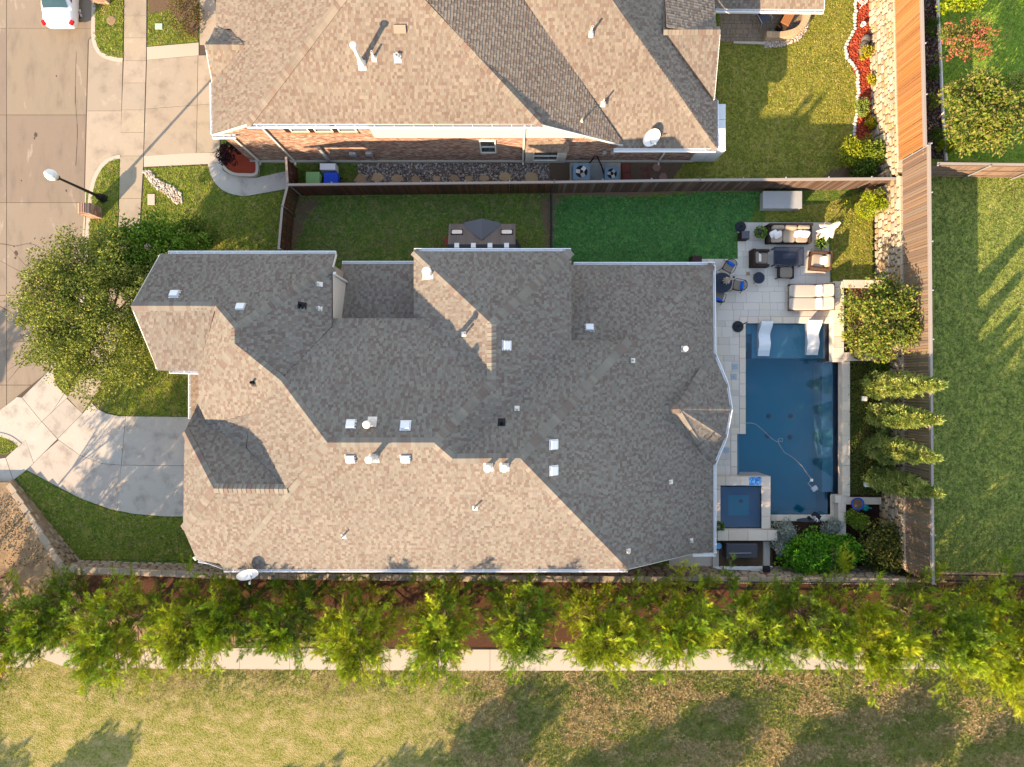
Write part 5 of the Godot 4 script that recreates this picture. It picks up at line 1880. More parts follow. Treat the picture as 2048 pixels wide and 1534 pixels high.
func build_car() -> void:
	# a white saloon, rear towards the bottom of the picture; z = 0 at the rear bumper, front at -4.7
	var t := thing("parked_car", "white saloon car parked at the kerb, its rear window and tail lights in view", "car", at(121, 54, 0.5) * Vector3(1, 0, 1) + Vector3(0, -0.12, 0))
	var st := [[0.0, 0.72, 0.42, 0.74], [-0.08, 0.84, 0.28, 0.92], [-0.4, 0.90, 0.24, 1.02], [-1.0, 0.92, 0.22, 1.03], [-2.0, 0.92, 0.22, 0.98], [-3.2, 0.92, 0.22, 0.95], [-4.0, 0.90, 0.24, 0.86], [-4.5, 0.80, 0.26, 0.72], [-4.68, 0.62, 0.36, 0.6]]
	var rings := []
	for s in st:
		var ring := []
		for i in 20:
			var a := TAU * i / 20
			var y := lerpf(s[2], s[3], 0.5 + 0.5 * MB.pw(sin(a), 0.55))
			ring.append(Vector3(MB.pw(cos(a), 0.35) * s[1] * (1.0 - 0.06 * maxf(0, sin(a))), y, s[0]))
		rings.append(ring)
	var b := MB.new(true)
	b.loft(rings)
	b.fan(rings[0]); b.fan(rings[-1])
	put("body", b, M.car_paint, t)
	b = MB.new(true)
	var gr := []
	for s in [[-0.75, 0.80, 0.98], [-1.05, 0.76, 1.16], [-1.45, 0.68, 1.36], [-1.9, 0.64, 1.44], [-2.6, 0.64, 1.45], [-3.1, 0.68, 1.33], [-3.7, 0.78, 0.94]]:
		var ring := []
		for i in 15:
			var f := i / 14.0 * 2 - 1
			var top: float = s[2]
			ring.append(Vector3(signf(f) * lerpf(s[1], 0.86, pow(absf(f), 6)) * minf(1, absf(f) * 1.25), lerpf(top, 0.93, pow(absf(f), 5)), s[0]))
		gr.append(ring)
	b.loft(gr, false)
	put("roof", b, M.car_paint, t)
	# glass just proud of the cabin skin
	b = MB.new(true)
	var rear := []
	for s in [[-0.86, 0.70, 1.06], [-1.05, 0.69, 1.172], [-1.25, 0.65, 1.275], [-1.42, 0.60, 1.36]]:
		var ring := []
		for i in 7:
			var f := i / 6.0 * 2 - 1
			ring.append(Vector3(f * s[1], s[2] - 0.02 * f * f + 0.012, s[0] + 0.02))
		rear.append(ring)
	b.loft(rear, false)
	put("rear_window", b, M.car_glass, t)
	for s in [-1, 1]:
		b = MB.new()
		b.q(Vector3(s * 0.885, 0.98, -1.15), Vector3(s * 0.70, 1.32, -1.6), Vector3(s * 0.68, 1.38, -2.4), Vector3(s * 0.885, 0.98, -2.4))
		b.q(Vector3(s * 0.885, 0.98, -2.5), Vector3(s * 0.68, 1.38, -2.5), Vector3(s * 0.70, 1.28, -3.1), Vector3(s * 0.885, 0.96, -3.4))
		put("side_window", b, M.car_glass, t)
		b = MB.new(true)
		b.cushion(Vector3(s * 0.78, 0.86, -0.12), Vector3(0.22, 0.13, 0.3), Color.WHITE, Basis(Vector3.UP, -s * 0.5))
		put("tail_light", b, M.red_lens, t)
		b = MB.new()
		b.box(Vector3(s * 0.93, 0.98, -3.2), Vector3(0.16, 0.12, 0.1))
		put("mirror", b, M.car_paint, t)
		for z in [-0.95, -3.75]:
			b = MB.new(true)
			var turn := Basis(Vector3.FORWARD, -s * PI / 2)
			b.lathe(Vector3(s * 0.72, 0.33, z), [Vector2(0.2, 0.22), Vector2(0.30, 0.225), Vector2(0.335, 0.19), Vector2(0.335, 0.0), Vector2(0, 0)], 24, Color.WHITE, turn)
			var wheel := put("wheel", b, M.rubber, t)
			b = MB.new(true)
			for k in 8:
				var a := TAU * k / 8
				b.tube([Vector3(s * 0.945, 0.33, z), Vector3(s * 0.94, 0.33 + sin(a) * 0.2, z + cos(a) * 0.2)], 0.022, 5)
			b.lathe(Vector3(s * 0.72, 0.33, z), [Vector2(0.19, 0.19), Vector2(0.215, 0.23), Vector2(0.2, 0.19)], 24, Color.WHITE, turn)
			put("rim", b, M.steel, wheel)
	b = MB.new()
	b.box(Vector3(0, 0.62, 0.0), Vector3(0.5, 0.13, 0.02))
	put("number_plate", b, M.trim, t)
	b = MB.new()
	b.box(Vector3(0, 0.985, -0.2), Vector3(1.3, 0.012, 0.012))
	b.box(Vector3(0, 0.9, -0.04), Vector3(0.16, 0.02, 0.03))
	put("boot_seam", b, M.grey_metal, t)


func build_things() -> void:
	M.car_paint = material(grey(0.66), 0.25)
	M.car_paint.clearcoat_enabled = true
	M.car_paint.clearcoat_roughness = 0.05
	M.car_glass = material(Color(0.02, 0.05, 0.055), 0.05)
	M.car_glass.metallic_specular = 0.9
	M.red_lens = material(Color(0.5, 0.01, 0.015), 0.2)
	M.rubber = material(grey(0.02), 0.8)
	M.green_bin = material(Color(0.15, 0.32, 0.13), 0.5)
	M.blue_bin = material(Color(0.008, 0.055, 0.45), 0.5)
	M.teal = material(Color(0.02, 0.3, 0.28), 0.5)
	M.blue_glaze = material(Color(0.02, 0.06, 0.35), 0.2)
	M.pot_brown = material(Color(0.05, 0.03, 0.03), 0.4)
	M.ac_blue = material(Color(0.13, 0.20, 0.25), 0.5)
	M.frosted = material(Color(0.68, 0.69, 0.66), 0.35)
	M.red_pad = material(Color(0.22, 0.055, 0.045), 0.9, tex.fine, Vector3.ONE * 2)
	build_car()
	# street lamp: black post, pale acorn lantern
	var t := thing("street_lamp", "black street lamp post with a white acorn lantern leaning over the street", "street lamp", at(207, 397, 0.03))
	lathed(t, "base", Vector3.ZERO, [Vector2(0.24, 0), Vector2(0.24, 0.1), Vector2(0.2, 0.16), Vector2(0.19, 0.45), Vector2(0.11, 0.62), Vector2(0.1, 0.7), Vector2(0.0, 0.7)], M.black_metal)
	lathed(t, "post", Vector3.ZERO, [Vector2(0.085, 0.65), Vector2(0.06, 3.75), Vector2(0.1, 3.85), Vector2(0.15, 3.95), Vector2(0.15, 4.02), Vector2(0, 4.03)], M.black_metal)
	lathed(t, "lantern", Vector3(0, 4.0, 0), [Vector2(0.13, 0.02), Vector2(0.24, 0.22), Vector2(0.29, 0.42), Vector2(0.24, 0.62), Vector2(0.12, 0.8), Vector2(0.03, 0.9), Vector2(0, 0.91)], M.frosted, 16)
	brick_pillar("brick mailbox pillar on the grass strip beside the black street lamp", at(193, 427, 0.03), 0.62, 0.56, 1.1)
	brick_pillar("brick mailbox pillar at the top of the picture beside the white car", at(206, -2, 0.03), 0.8, 0.6, 1.1)
	# lids in the grass
	for k in [["meter_lid", "round brown concrete lid in the grass strip near the car", 223, 41, 0.26, M.bank], ["meter_lid", "greenish square lid in the neighbour's front grass", 318, 53, 0.0, M.teal_grey], ["meter_lid", "pale oblong lid in the front lawn near the pebble strip", 303, 399, 0.0, M.kerb]]:
		t = thing(k[0], k[1], "lid", at(k[2], k[3], 0.03))
		if k[4] > 0:
			lathed(t, "lid", Vector3.ZERO, [Vector2(k[4], -0.02), Vector2(k[4], 0.035), Vector2(k[4] - 0.03, 0.045), Vector2(0, 0.045)], k[5])
		else:
			simple(t, "lid", Vector3(0, 0.02, 0), Vector3(0.42, 0.05, 0.34 if k[3] < 100 else 0.62), k[5])
	# bins behind the brown fence
	for k in [["wheeled green bin with its lid shut, beside the brown fence corner", 626, 356, M.green_bin], ["wheeled blue bin with a ribbed lid, next to the green bin", 662, 357, M.blue_bin]]:
		t = thing("wheeled_bin", k[0], "bin", at(k[1], k[2], 1.0) * Vector3(1, 0, 1), 0.0, "bins behind the fence")
		var b := MB.new()
		var lo := [Vector3(-0.28, 0.05, -0.24), Vector3(0.28, 0.05, -0.24), Vector3(0.28, 0.05, 0.24), Vector3(-0.28, 0.05, 0.24)]
		var hi := [Vector3(-0.36, 1.0, -0.3), Vector3(0.36, 1.0, -0.3), Vector3(0.36, 1.0, 0.3), Vector3(-0.36, 1.0, 0.3)]
		for i in 4:
			b.q(lo[i], lo[(i + 1) % 4], hi[(i + 1) % 4], hi[i])
		b.q(lo[0], lo[1], lo[2], lo[3])
		put("body", b, k[3], t)
		b = MB.new()
		b.slab(Vector3(0, 1.03, 0), Vector3(0.78, 0.07, 0.66), 0.025)
		for i in 4:
			b.box(Vector3(-0.24 + i * 0.16, 1.07, 0), Vector3(0.05, 0.02, 0.5))
		var lid := put("lid", b, k[3], t)
		b = MB.new(true)
		b.tube([Vector3(0.42, 1.0, -0.22), Vector3(0.46, 1.02, 0), Vector3(0.42, 1.0, 0.22)], 0.018, 6)
		put("handle", b, k[3], lid)
		for s in [-1, 1]:
			b = MB.new(true)
			b.lathe(Vector3(0.3, 0.13, s * 0.27), [Vector2(0.13, -0.025), Vector2(0.13, 0.025), Vector2(0, 0.03)], 16, Color.WHITE, Basis(Vector3.RIGHT, PI / 2))
			put("wheel", b, M.rubber, t)
	t = thing("utility_cabinet", "white oblong cabinet behind the green and blue bins", "cabinet", at(656, 334, 0.6) * Vector3(1, 0, 1))
	simple(t, "body", Vector3(0, 0.35, 0), Vector3(0.88, 0.7, 0.38), M.plastic_white, 0.03)
	simple(t, "vent_panel", Vector3(0.2, 0.35, 0.2), Vector3(0.4, 0.4, 0.02), M.grey_metal)
	# air conditioners
	for k in [["larger air conditioning unit with three fan blades, on the concrete pad", 1163, 343, 0.95, 0.95], ["smaller air conditioning unit beside the red pads", 1224, 347, 0.78, 0.8]]:
		t = thing("air_conditioner", k[0], "air conditioner", at(k[1], k[2], k[4]) * Vector3(1, 0, 1), 0.0, "air conditioners by the neighbouring house")
		var s: float = k[3]
		var hh: float = k[4]
		simple(t, "housing", Vector3(0, hh / 2 - 0.02, 0), Vector3(s - 0.06, hh - 0.04, s - 0.06), M.dark, 0.02)
		for i in 10:
			var b := MB.new()
			for q in 4:
				b.box(Basis(Vector3.UP, q * PI / 2) * Vector3(0, 0.1 + i * (hh - 0.2) / 9, s / 2 - 0.02), Vector3(s - 0.08, 0.02, 0.03), Color.WHITE, Basis(Vector3.UP, q * PI / 2))
			put("louvre", b, M.ac_blue, t)
		var b := MB.new(true)   # top plate with a round opening
		for i in 32:
			var a0 := TAU * i / 32
			var a1 := TAU * (i + 1) / 32
			var sq := func(a: float) -> Vector3:
				var m := s / 2 / maxf(absf(cos(a)), absf(sin(a)))
				return Vector3(cos(a) * m, hh, sin(a) * m) * Vector3(0.98, 1, 0.98)
			var r0 := s * 0.36
			b.q(sq.call(a0), sq.call(a1), Vector3(cos(a1) * r0, hh, sin(a1) * r0), Vector3(cos(a0) * r0, hh, sin(a0) * r0))
			b.q(sq.call(a0), sq.call(a1), sq.call(a1) - Vector3(0, 0.1, 0), sq.call(a0) - Vector3(0, 0.1, 0))
			b.q(Vector3(cos(a0) * r0, hh, sin(a0) * r0), Vector3(cos(a1) * r0, hh, sin(a1) * r0), Vector3(cos(a1) * r0, hh - 0.1, sin(a1) * r0), Vector3(cos(a0) * r0, hh - 0.1, sin(a0) * r0))
		put("top_plate", b, M.ac_blue, t)
		for i in 3:
			b = MB.new()
			b.box(Vector3(0, hh - 0.012, 0) + Basis(Vector3.UP, TAU * i / 3 + 0.4) * Vector3(0, 0, s * 0.21), Vector3(s * 0.24, 0.012, s * 0.26), grey(rng.randf_range(0.5, 1.0)), Basis(Vector3.UP, TAU * i / 3 + 0.4) * Basis(Vector3.BACK, 0.25))
			put("fan_blade", b, M.trim, t)
		lathed(t, "motor", Vector3(0, hh - 0.1, 0), [Vector2(0.09, 0), Vector2(0.09, 0.11), Vector2(0, 0.12)], M.dark)
	t = thing("equipment_pad", "concrete pad under the two air conditioners", "concrete pad", at(1190, 346))
	simple(t, "pad", Vector3(0, 0.02, 0), Vector3(2.9, 0.08, 1.15), M.concrete_grey)
	var hb := MB.new(true)
	hb.tube([Vector3(0.0, 0.9, -0.7), Vector3(0.1, 0.6, -0.6), Vector3(0.35, 0.3, -0.3), Vector3(0.45, 0.25, 0.1), Vector3(0.65, 0.25, 0.1)], 0.04, 6)
	hb.tube([Vector3(-0.1, 0.9, -0.7), Vector3(-0.2, 0.6, -0.6), Vector3(-0.4, 0.3, -0.4)], 0.04, 6)
	put("coolant_pipe", hb, M.dark, t)
	# stepping stones
	var fx := [722, 755, 795, 832, 874, 908, 938, 969, 1010, 1062]
	for i in fx.size():
		t = thing("stepping_stone", "tan flagstone in the river pebbles, %s counted from the blue bin" % NTH[i], "flagstone", at(fx[i], 356.0 + [2, 0, 2, 3, 2, 0, 2, 1, -2, 1][i], 0.02), 0.0, "flagstones in the pebble bed")
		var pts := PackedVector2Array()
		var n := 5 + rng.randi() % 2
		var wide: float = [0.45, 0.42, 0.36, 0.34, 0.25, 0.34, 0.26, 0.32, 0.42, 0.5][i]
		for k in n:
			var a := TAU * k / n + rng.randf_range(-0.25, 0.25) + 0.4
			pts.append(Vector2(cos(a) * wide, sin(a) * wide * 0.72) * rng.randf_range(0.85, 1.1))
		var b := MB.new()
		b.prism(pts, 0.06, -0.02, Color(0.40, 0.28, 0.16) * rng.randf_range(0.85, 1.15), 0.015)
		put("slab", b, M.stone, t)
	for k in 2:
		t = thing("red_pad", "square dark red pad beside the smaller air conditioner, %s" % ["nearer the house", "nearer the fence"][k], "paving slab", at(1252 + k, 336 + k * 19, 0.02), 0.0, "red pads")
		simple(t, "slab", Vector3(0, 0.03, 0), Vector3(0.48, 0.06, 0.5), M.red_pad)
	for k in 3:
		t = thing("brick_paver_group", "small square of loose red bricks laid flat, %s from the house wall" % NTH[k], "bricks", at(1289 + k * 2, 338 + k * 14, 0.01), 0.0, "brick squares on the soil")
		for i in 3:
			simple(t, "brick", Vector3((i - 1) * 0.13 + (0.1 if k == 2 else 0.0), 0.03, 0) if i < 2 else Vector3(0.2, 0.03, 0), Vector3(0.1 if i == 2 else 0.2, 0.06, 0.1 if i < 2 else 0.3), M.red_pad).position.z += (0.1 if i == 1 else -0.05)
	for k in 2:
		t = thing("hexagon_paver", "pink hexagonal paver on bare soil, %s" % ["the one nearer the house", "the one nearer the fence"][k], "paver", at([1313, 1326][k], [335, 354][k], 0.02), 0.0, "hexagon pavers")
		lathed(t, "slab", Vector3.ZERO, [Vector2(0.25, -0.02), Vector2(0.25, 0.045), Vector2(0.235, 0.055), Vector2(0, 0.055)], M.pink_stone, 6)
	# white lean-to closet of the neighbour
	t = thing("storage_closet", "white panelled storage closet against the right end of the brick house", "shed", Vector3(11.05, 0, -13.95))
	simple(t, "body", Vector3(-0.2, 0.9, 0), Vector3(1.5, 1.8, 2.55), M.plastic_white, 0.02)
	for i in 3:
		simple(t, "lid_panel", Vector3(-0.2, 1.83, -0.85 + i * 0.85), Vector3(1.56, 0.06, 0.83), M.plastic_white)
	for i in 2:
		simple(t, "door", Vector3(-0.55 + i * 0.68, 0.9, 1.285), Vector3(0.64, 1.6, 0.03), M.plastic_white)
	# deck box by the fence
	t = thing("deck_box", "large grey ribbed storage box beside the fence above the sofa", "storage box", at(1564, 400, 0.55) * Vector3(1, 0, 1))
	simple(t, "body", Vector3(0, 0.28, 0), Vector3(2.1, 0.56, 0.95), M.grey_plastic, 0.03)
	for i in 18:
		simple(t, "lid_slat", Vector3(0, 0.6, -0.46 + i * 0.054), Vector3(2.2, 0.06 , 0.05), M.grey_plastic, 0.008)
	# playhouse
	build_playhouse()
	build_patio_things()
	build_pool_things()
	build_neighbour_patio()


func build_playhouse() -> void:
	var t := thing("playhouse", "children's playhouse with a grey gabled roof and two skylights behind the large house", "playhouse", at(964, 492, 1.6) * Vector3(1, 0, 1))
	M.play_roof = material(Color(0.16, 0.135, 0.12), 0.8, tex.fine, Vector3(4, 1, 0.5))
	M.play_blue = material(Color(0.115, 0.12, 0.14), 0.8, tex.fine, Vector3.ONE)
	simple(t, "body", Vector3(0, 0.7, 0.1), Vector3(3.2, 1.4, 1.9), M.canvas)
	var b := MB.new()
	var e := 1.83
	var ridge := 2.0
	b.q(Vector3(-e, ridge, 0.0), Vector3(e, ridge, 0.0), Vector3(e, 1.42, -1.25), Vector3(-e, 1.42, -1.25))
	b.q(Vector3(-e, ridge - 0.05, 0.0), Vector3(e, ridge - 0.05, 0.0), Vector3(e, 1.37, -1.25), Vector3(-e, 1.37, -1.25))
	b.q(Vector3(-e, 1.42, -1.25), Vector3(e, 1.42, -1.25), Vector3(e, 1.37, -1.25), Vector3(-e, 1.37, -1.25))
	b.q(Vector3(-e, ridge, 0), Vector3(-e, 1.42, -1.25), Vector3(-e, 1.37, -1.25), Vector3(-e, ridge - 0.05, 0))
	var roof := put("roof", b, M.play_roof, t)
	for i in 24:   # boards of the roof
		b = MB.new()
		var n := Vector3(0, 1.25, -0.58).normalized()
		b.box(Vector3(-e + 0.075 + i * 0.153, 1.71, -0.625) + n * 0.012, Vector3(0.135, 0.02, 1.36), grey(rng.randf_range(0.85, 1.1)), Basis(Vector3.RIGHT, -0.434))
		put("roof_board", b, M.play_roof, roof)
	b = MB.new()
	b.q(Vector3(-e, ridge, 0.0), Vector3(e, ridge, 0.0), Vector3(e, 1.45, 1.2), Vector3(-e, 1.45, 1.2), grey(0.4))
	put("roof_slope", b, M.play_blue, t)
	b = MB.new()   # cross gable
	var g := Vector3(0, 1.98, -0.25)
	var f := Vector3(0, 1.98, -1.42)
	b.q(g, f, Vector3(-1.0, 1.52, -1.3), Vector3(-0.98, 1.52, -1.1))
	b.t(g, Vector3(-0.98, 1.52, -1.1), Vector3(-0.98, 1.5, -1.05))
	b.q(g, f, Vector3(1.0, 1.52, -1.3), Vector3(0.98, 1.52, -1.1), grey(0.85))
	b.t(f, Vector3(-1.0, 1.52, -1.3), Vector3(1.0, 1.52, -1.3))
	put("cross_gable", b, M.play_blue, roof)
	for s in [-1, 1]:
		b = MB.new()
		var turn := Basis(Vector3.RIGHT, -0.434)
		b.box(Vector3(s * 1.36, 1.69, -0.74), Vector3(0.66, 0.05, 0.34), Color.WHITE, turn)
		put("skylight_frame", b, M.dark, roof)
		b = MB.new(true)
		b.cushion(Vector3(s * 1.36, 1.715, -0.745), Vector3(0.58, 0.1, 0.26), Color(0.9, 0.8, 0.75), turn)
		put("skylight", b, M.frosted, roof)
	for i in 4:
		simple(t, "roof_block", Vector3(-1.35 + i * 0.9, 2.0, 0.05), Vector3(0.26, 0.1, 0.26), M.plastic_white)
	b = MB.new()
	b.q(Vector3(1.85, 1.2, -0.55), Vector3(2.3, 0.9, 0.2), Vector3(2.3, 0.0, 0.2), Vector3(1.85, 0.0, -0.55))
	b.q(Vector3(1.85, 1.2, -0.55), Vector3(2.3, 0.9, 0.2), Vector3(2.3, 0.9, 0.9), Vector3(1.85, 1.2, 0.9))
	put("side_ramp", b, M.dark, t)
	simple(t, "red_shelf", Vector3(-1.95, 0.8, -0.4), Vector3(0.4, 0.1, 0.42), M.red_pad)


func build_patio_things() -> void:
	var y := Vector3(0, 0.045, 0)
	var flat_at := func(u: float, v: float, h: float) -> Vector3: return at(u, v, h) * Vector3(1, 0, 1) + y
	wicker_seat("sofa", "dark wicker sofa with taupe cushions and four white pillows", flat_at.call(1577, 468, 0.4), 0.0, 2.45, 1.05, 3, M.wicker, M.cushion, [[-0.95, 0.05, 0.5], [-0.7, 0.1, 0.45], [0.45, 0.02, 0.2], [0.85, 0.05, -0.2]], "sofa")
	wicker_seat("armchair", "dark wicker armchair with one patterned pillow, left of the fire table", flat_at.call(1519, 517, 0.4), PI / 2, 0.98, 0.98, 1, M.wicker, M.cushion_taupe, [[0.0, -0.12, 0.0]], "armchair")
	wicker_seat("armchair", "sunlit brown wicker armchair with a white pillow, right of the fire table", flat_at.call(1640, 522, 0.4), -PI / 2 - 0.08, 1.05, 1.05, 1, M.wicker_brown, M.cushion, [[0.0, -0.12, 0.0]], "armchair")
	# fire table with a pierced top
	var t := thing("fire_table", "low oblong black metal fire table with a pierced top", "table", flat_at.call(1577, 513, 0.55))
	var b := MB.new()
	for s in [-1, 1]:
		b.box(Vector3(s * 0.82, 0.55, 0), Vector3(0.06, 0.04, 1.07))
		b.box(Vector3(0, 0.55, s * 0.51), Vector3(1.58, 0.04, 0.05))
	put("top_frame", b, M.navy_metal, t)
	b = MB.new()
	for i in 26:
		for s in [-1, 1]:
			var x := -1.3 + i * 0.105
			var p0 := Vector3(x, 0.552, -0.49)
			var p1 := Vector3(x + s * 0.98, 0.552, 0.49)
			if s < 0:
				p0.x += 0.6; p1.x += 0.6
			var a := p0
			var c := p1
			# keep inside the frame
			var lo := -0.8
			var hi := 0.8
			var d := c - a
			var k0 := 0.0
			var k1 := 1.0
			if d.x != 0:
				var q0 := (lo - a.x) / d.x
				var q1 := (hi - a.x) / d.x
				k0 = maxf(0, minf(q0, q1))
				k1 = minf(1, maxf(q0, q1))
			if k1 - k0 < 0.03:
				continue
			var e0 := a + d * k0
			var e1 := a + d * k1
			var dir := (e1 - e0).normalized()
			b.box((e0 + e1) / 2 + Vector3(0, 0.002 * s, 0), Vector3((e1 - e0).length(), 0.012, 0.036), Color.WHITE, Basis(dir, Vector3.UP, dir.cross(Vector3.UP)))
	stuff(put("top_lattice", b, M.navy_metal, t))
	simple(t, "burner_lid", Vector3(0, 0.57, 0), Vector3(0.75, 0.03, 0.36), M.navy_metal)
	simple(t, "under_shelf", Vector3(0, 0.2, 0), Vector3(1.3, 0.3, 0.7), M.dark)
	for sx in [-1, 1]:
		for sz in [-1, 1]:
			simple(t, "leg", Vector3(sx * 0.78, 0.27, sz * 0.47), Vector3(0.06, 0.54, 0.06), M.navy_metal)
	t = thing("ottoman", "black framed ottoman with a taupe cushion below the fire table", "ottoman", flat_at.call(1570, 545, 0.35))
	soft(t, "cushion", Vector3(0.03, 0.38, 0), Vector3(0.72, 0.14, 0.62), M.cushion_taupe)
	simple(t, "frame", Vector3(0, 0.29, 0), Vector3(0.9, 0.05, 0.66), M.black_metal)
	for s in [-1, 1]:
		simple(t, "side_rail", Vector3(s * 0.43, 0.4, 0), Vector3(0.07, 0.08, 0.7), M.black_metal)
		for z in [-1, 1]:
			simple(t, "leg", Vector3(s * 0.43, 0.15, z * 0.32), Vector3(0.05, 0.3, 0.05), M.black_metal)
	# fire bowl like stool
	t = thing("side_table", "small round pierced navy metal side table on the open patio", "table", flat_at.call(1517, 556, 0.4))
	b = MB.new(true)
	b.lathe(Vector3(0, 0.42, 0), [Vector2(0.30, -0.02), Vector2(0.33, 0.0), Vector2(0.31, 0.03), Vector2(0.26, 0.02), Vector2(0.05, 0.01), Vector2(0, 0.01)], 28)
	for k in 16:
		var a := TAU * k / 16
		b.tube([Vector3(cos(a) * 0.1, 0.44, sin(a) * 0.1), Vector3(cos(a + 0.3) * 0.28, 0.45, sin(a + 0.3) * 0.28)], 0.012, 5)
	put("top", b, M.navy_metal, t)
	for k in 3:
		b = MB.new(true)
		b.tube([Vector3(cos(k * TAU / 3) * 0.2, 0.4, sin(k * TAU / 3) * 0.2), Vector3(cos(k * TAU / 3) * 0.3, 0, sin(k * TAU / 3) * 0.3)], 0.018, 6)
		put("leg", b, M.navy_metal, t)
	# dining set
	t = thing("dining_table", "round navy metal patio table half under the eave", "table", flat_at.call(1443, 566, 0.7))
	b = MB.new(true)
	b.lathe(Vector3(0, 0.72, 0), [Vector2(0.0, -0.03), Vector2(0.56, -0.02), Vector2(0.58, 0.0), Vector2(0.55, 0.02), Vector2(0.05, 0.015)], 36)
	for r in [0.16, 0.27, 0.38, 0.48]:
		var ring := []
		for i in 25:
			ring.append(Vector3(cos(TAU * i / 24) * r, 0.742, sin(TAU * i / 24) * r))
		b.tube(ring, 0.012, 5)
	put("top", b, M.navy_metal, t)
	for k in 4:
		b = MB.new(true)
		b.tube([Vector3(cos(k * PI / 2 + 0.8) * 0.3, 0.7, sin(k * PI / 2 + 0.8) * 0.3), Vector3(cos(k * PI / 2 + 0.8) * 0.2, 0.35, sin(k * PI / 2 + 0.8) * 0.2), Vector3(cos(k * PI / 2 + 0.8) * 0.4, 0, sin(k * PI / 2 + 0.8) * 0.4)], 0.025, 6)
		put("leg", b, M.navy_metal, t)
	closed_umbrella("closed cream striped umbrella standing in the round patio table", flat_at.call(1441, 567, 0.0), 2.3, 1.0, 0.17, M.canvas)
	metal_chair("black metal chair with a blue pillow, upper right of the round table", flat_at.call(1457, 534, 0.45), -0.5)
	metal_chair("black metal chair with a blue pillow, on the pool side of the round table", flat_at.call(1476, 571, 0.45), -PI / 2 - 0.15)
	metal_chair("black metal chair with a blue pillow, below the round table at the eave", flat_at.call(1437, 594, 0.45), PI - 0.25)
	metal_chair("black metal chair left of the round table, mostly under the eave", flat_at.call(1420, 553, 0.45), PI / 2 - 0.3)
	# umbrella stands
	t = thing("umbrella_stand", "black round umbrella stand on the turf corner behind the wicker cube", "umbrella stand", flat_at.call(1480.5, 454, 0.0))
	lathed(t, "plate", Vector3.ZERO, [Vector2(0.3, 0), Vector2(0.3, 0.05), Vector2(0.1, 0.09), Vector2(0, 0.09)], M.black_metal)
	lathed(t, "sleeve", Vector3.ZERO, [Vector2(0.03, 0.08), Vector2(0.03, 0.4), Vector2(0, 0.4)], M.black_metal, 10)
	t = thing("umbrella_stand", "black round umbrella stand with a pole at the pool corner", "umbrella stand", flat_at.call(1475, 653.5, 0.0))
	lathed(t, "plate", Vector3.ZERO, [Vector2(0.32, 0), Vector2(0.32, 0.05), Vector2(0.1, 0.09), Vector2(0, 0.09)], M.black_metal)
	b = MB.new(true)
	b.tube([Vector3(0, 0.05, 0), Vector3(0.1, 1.3, -0.15)], 0.028, 8)
	put("sleeve", b, M.black_metal, t)
	t = thing("side_cube", "dark wicker cube side table at the turf corner", "table", flat_at.call(1486, 473, 0.3))
	simple(t, "body", Vector3(0, 0.34, 0), Vector3(0.46, 0.68, 0.44), M.wicker, 0.02)
	simple(t, "top_panel", Vector3(0, 0.695, 0), Vector3(0.42, 0.02, 0.4), M.slate, 0.005)
	t = thing("side_cube", "dark cube table under the upper eave corner by the turf", "table", flat_at.call(1390, 523, 0.3))
	simple(t, "body", Vector3(0, 0.34, 0), Vector3(0.56, 0.68, 0.5), M.wicker, 0.02)
	closed_umbrella("large closed cream umbrella at the sunny patio corner behind the sofa", flat_at.call(1634, 474, 0.0), 2.6, 1.0, 0.42, M.canvas, Vector3(0.05, 0, -0.1))
	# pots
	for k in [["potted green plant in a dark pot between the cube and the sofa", 1516, 468, 0.24, M.pot_brown], ["potted lime green plant in a white rimmed black pot beside the sofa", 1637, 488, 0.25, M.dark], ["small round boxwood pot beside the spa", 1435, 1050, 0.16, M.dark]]:
		t = thing("plant_pot", k[0], "potted plant", flat_at.call(k[1], k[2], 0.1))
		var r: float = k[3]
		lathed(t, "pot", Vector3.ZERO, [Vector2(r * 0.7, 0), Vector2(r, 0.36), Vector2(r * 1.08, 0.37), Vector2(r * 1.08, 0.4), Vector2(r * 0.9, 0.4), Vector2(r * 0.9, 0.33), Vector2(0, 0.33)], k[4])
		b = MB.new()
		leaf_ball(b, Vector3(0, 0.5, 0), Vector3(r * 1.4, 0.28, r * 1.4), 260, 0.12, 0.035, [Color(0.10, 0.19, 0.02), Color(0.14, 0.22, 0.03), Color(0.07, 0.14, 0.02)])
		put("foliage", b, M.leaf, t)
	# double chaise
	t = thing("double_chaise", "wide double chaise with pale cushions and white pillows at the pool end of the patio", "chaise", flat_at.call(1619, 595, 0.35))
	b = MB.new(true)
	for s in [-1, 1]:
		b.tube([Vector3(-1.2, 0.28, s * 0.74), Vector3(0.6, 0.28, s * 0.74), Vector3(1.2, 0.75, s * 0.74)], 0.025, 6)
	b.tube([Vector3(1.2, 0.75, -0.74), Vector3(1.2, 0.75, 0.74)], 0.025, 6)
	b.tube([Vector3(-1.2, 0.28, -0.74), Vector3(-1.2, 0.28, 0.74)], 0.025, 6)
	put("frame", b, M.wicker_brown, t)
	for sx in [-1.1, 0.9]:
		for s in [-1, 1]:
			simple(t, "leg", Vector3(sx, 0.14, s * 0.7), Vector3(0.06, 0.28, 0.06), M.wicker_brown)
	for s in [-1, 1]:
		soft(t, "seat_cushion", Vector3(-0.38, 0.36, s * 0.365), Vector3(1.62, 0.16, 0.72), M.cushion_pale)
		soft(t, "back_cushion", Vector3(0.82, 0.58, s * 0.365), Vector3(0.86, 0.14, 0.72), M.cushion_pale, Basis(Vector3.BACK, 0.62))
		soft(t, "pillow", Vector3(0.46, 0.5, s * 0.365), Vector3(0.36, 0.15, 0.66), M.pillow, Basis(Vector3.BACK, 0.4))
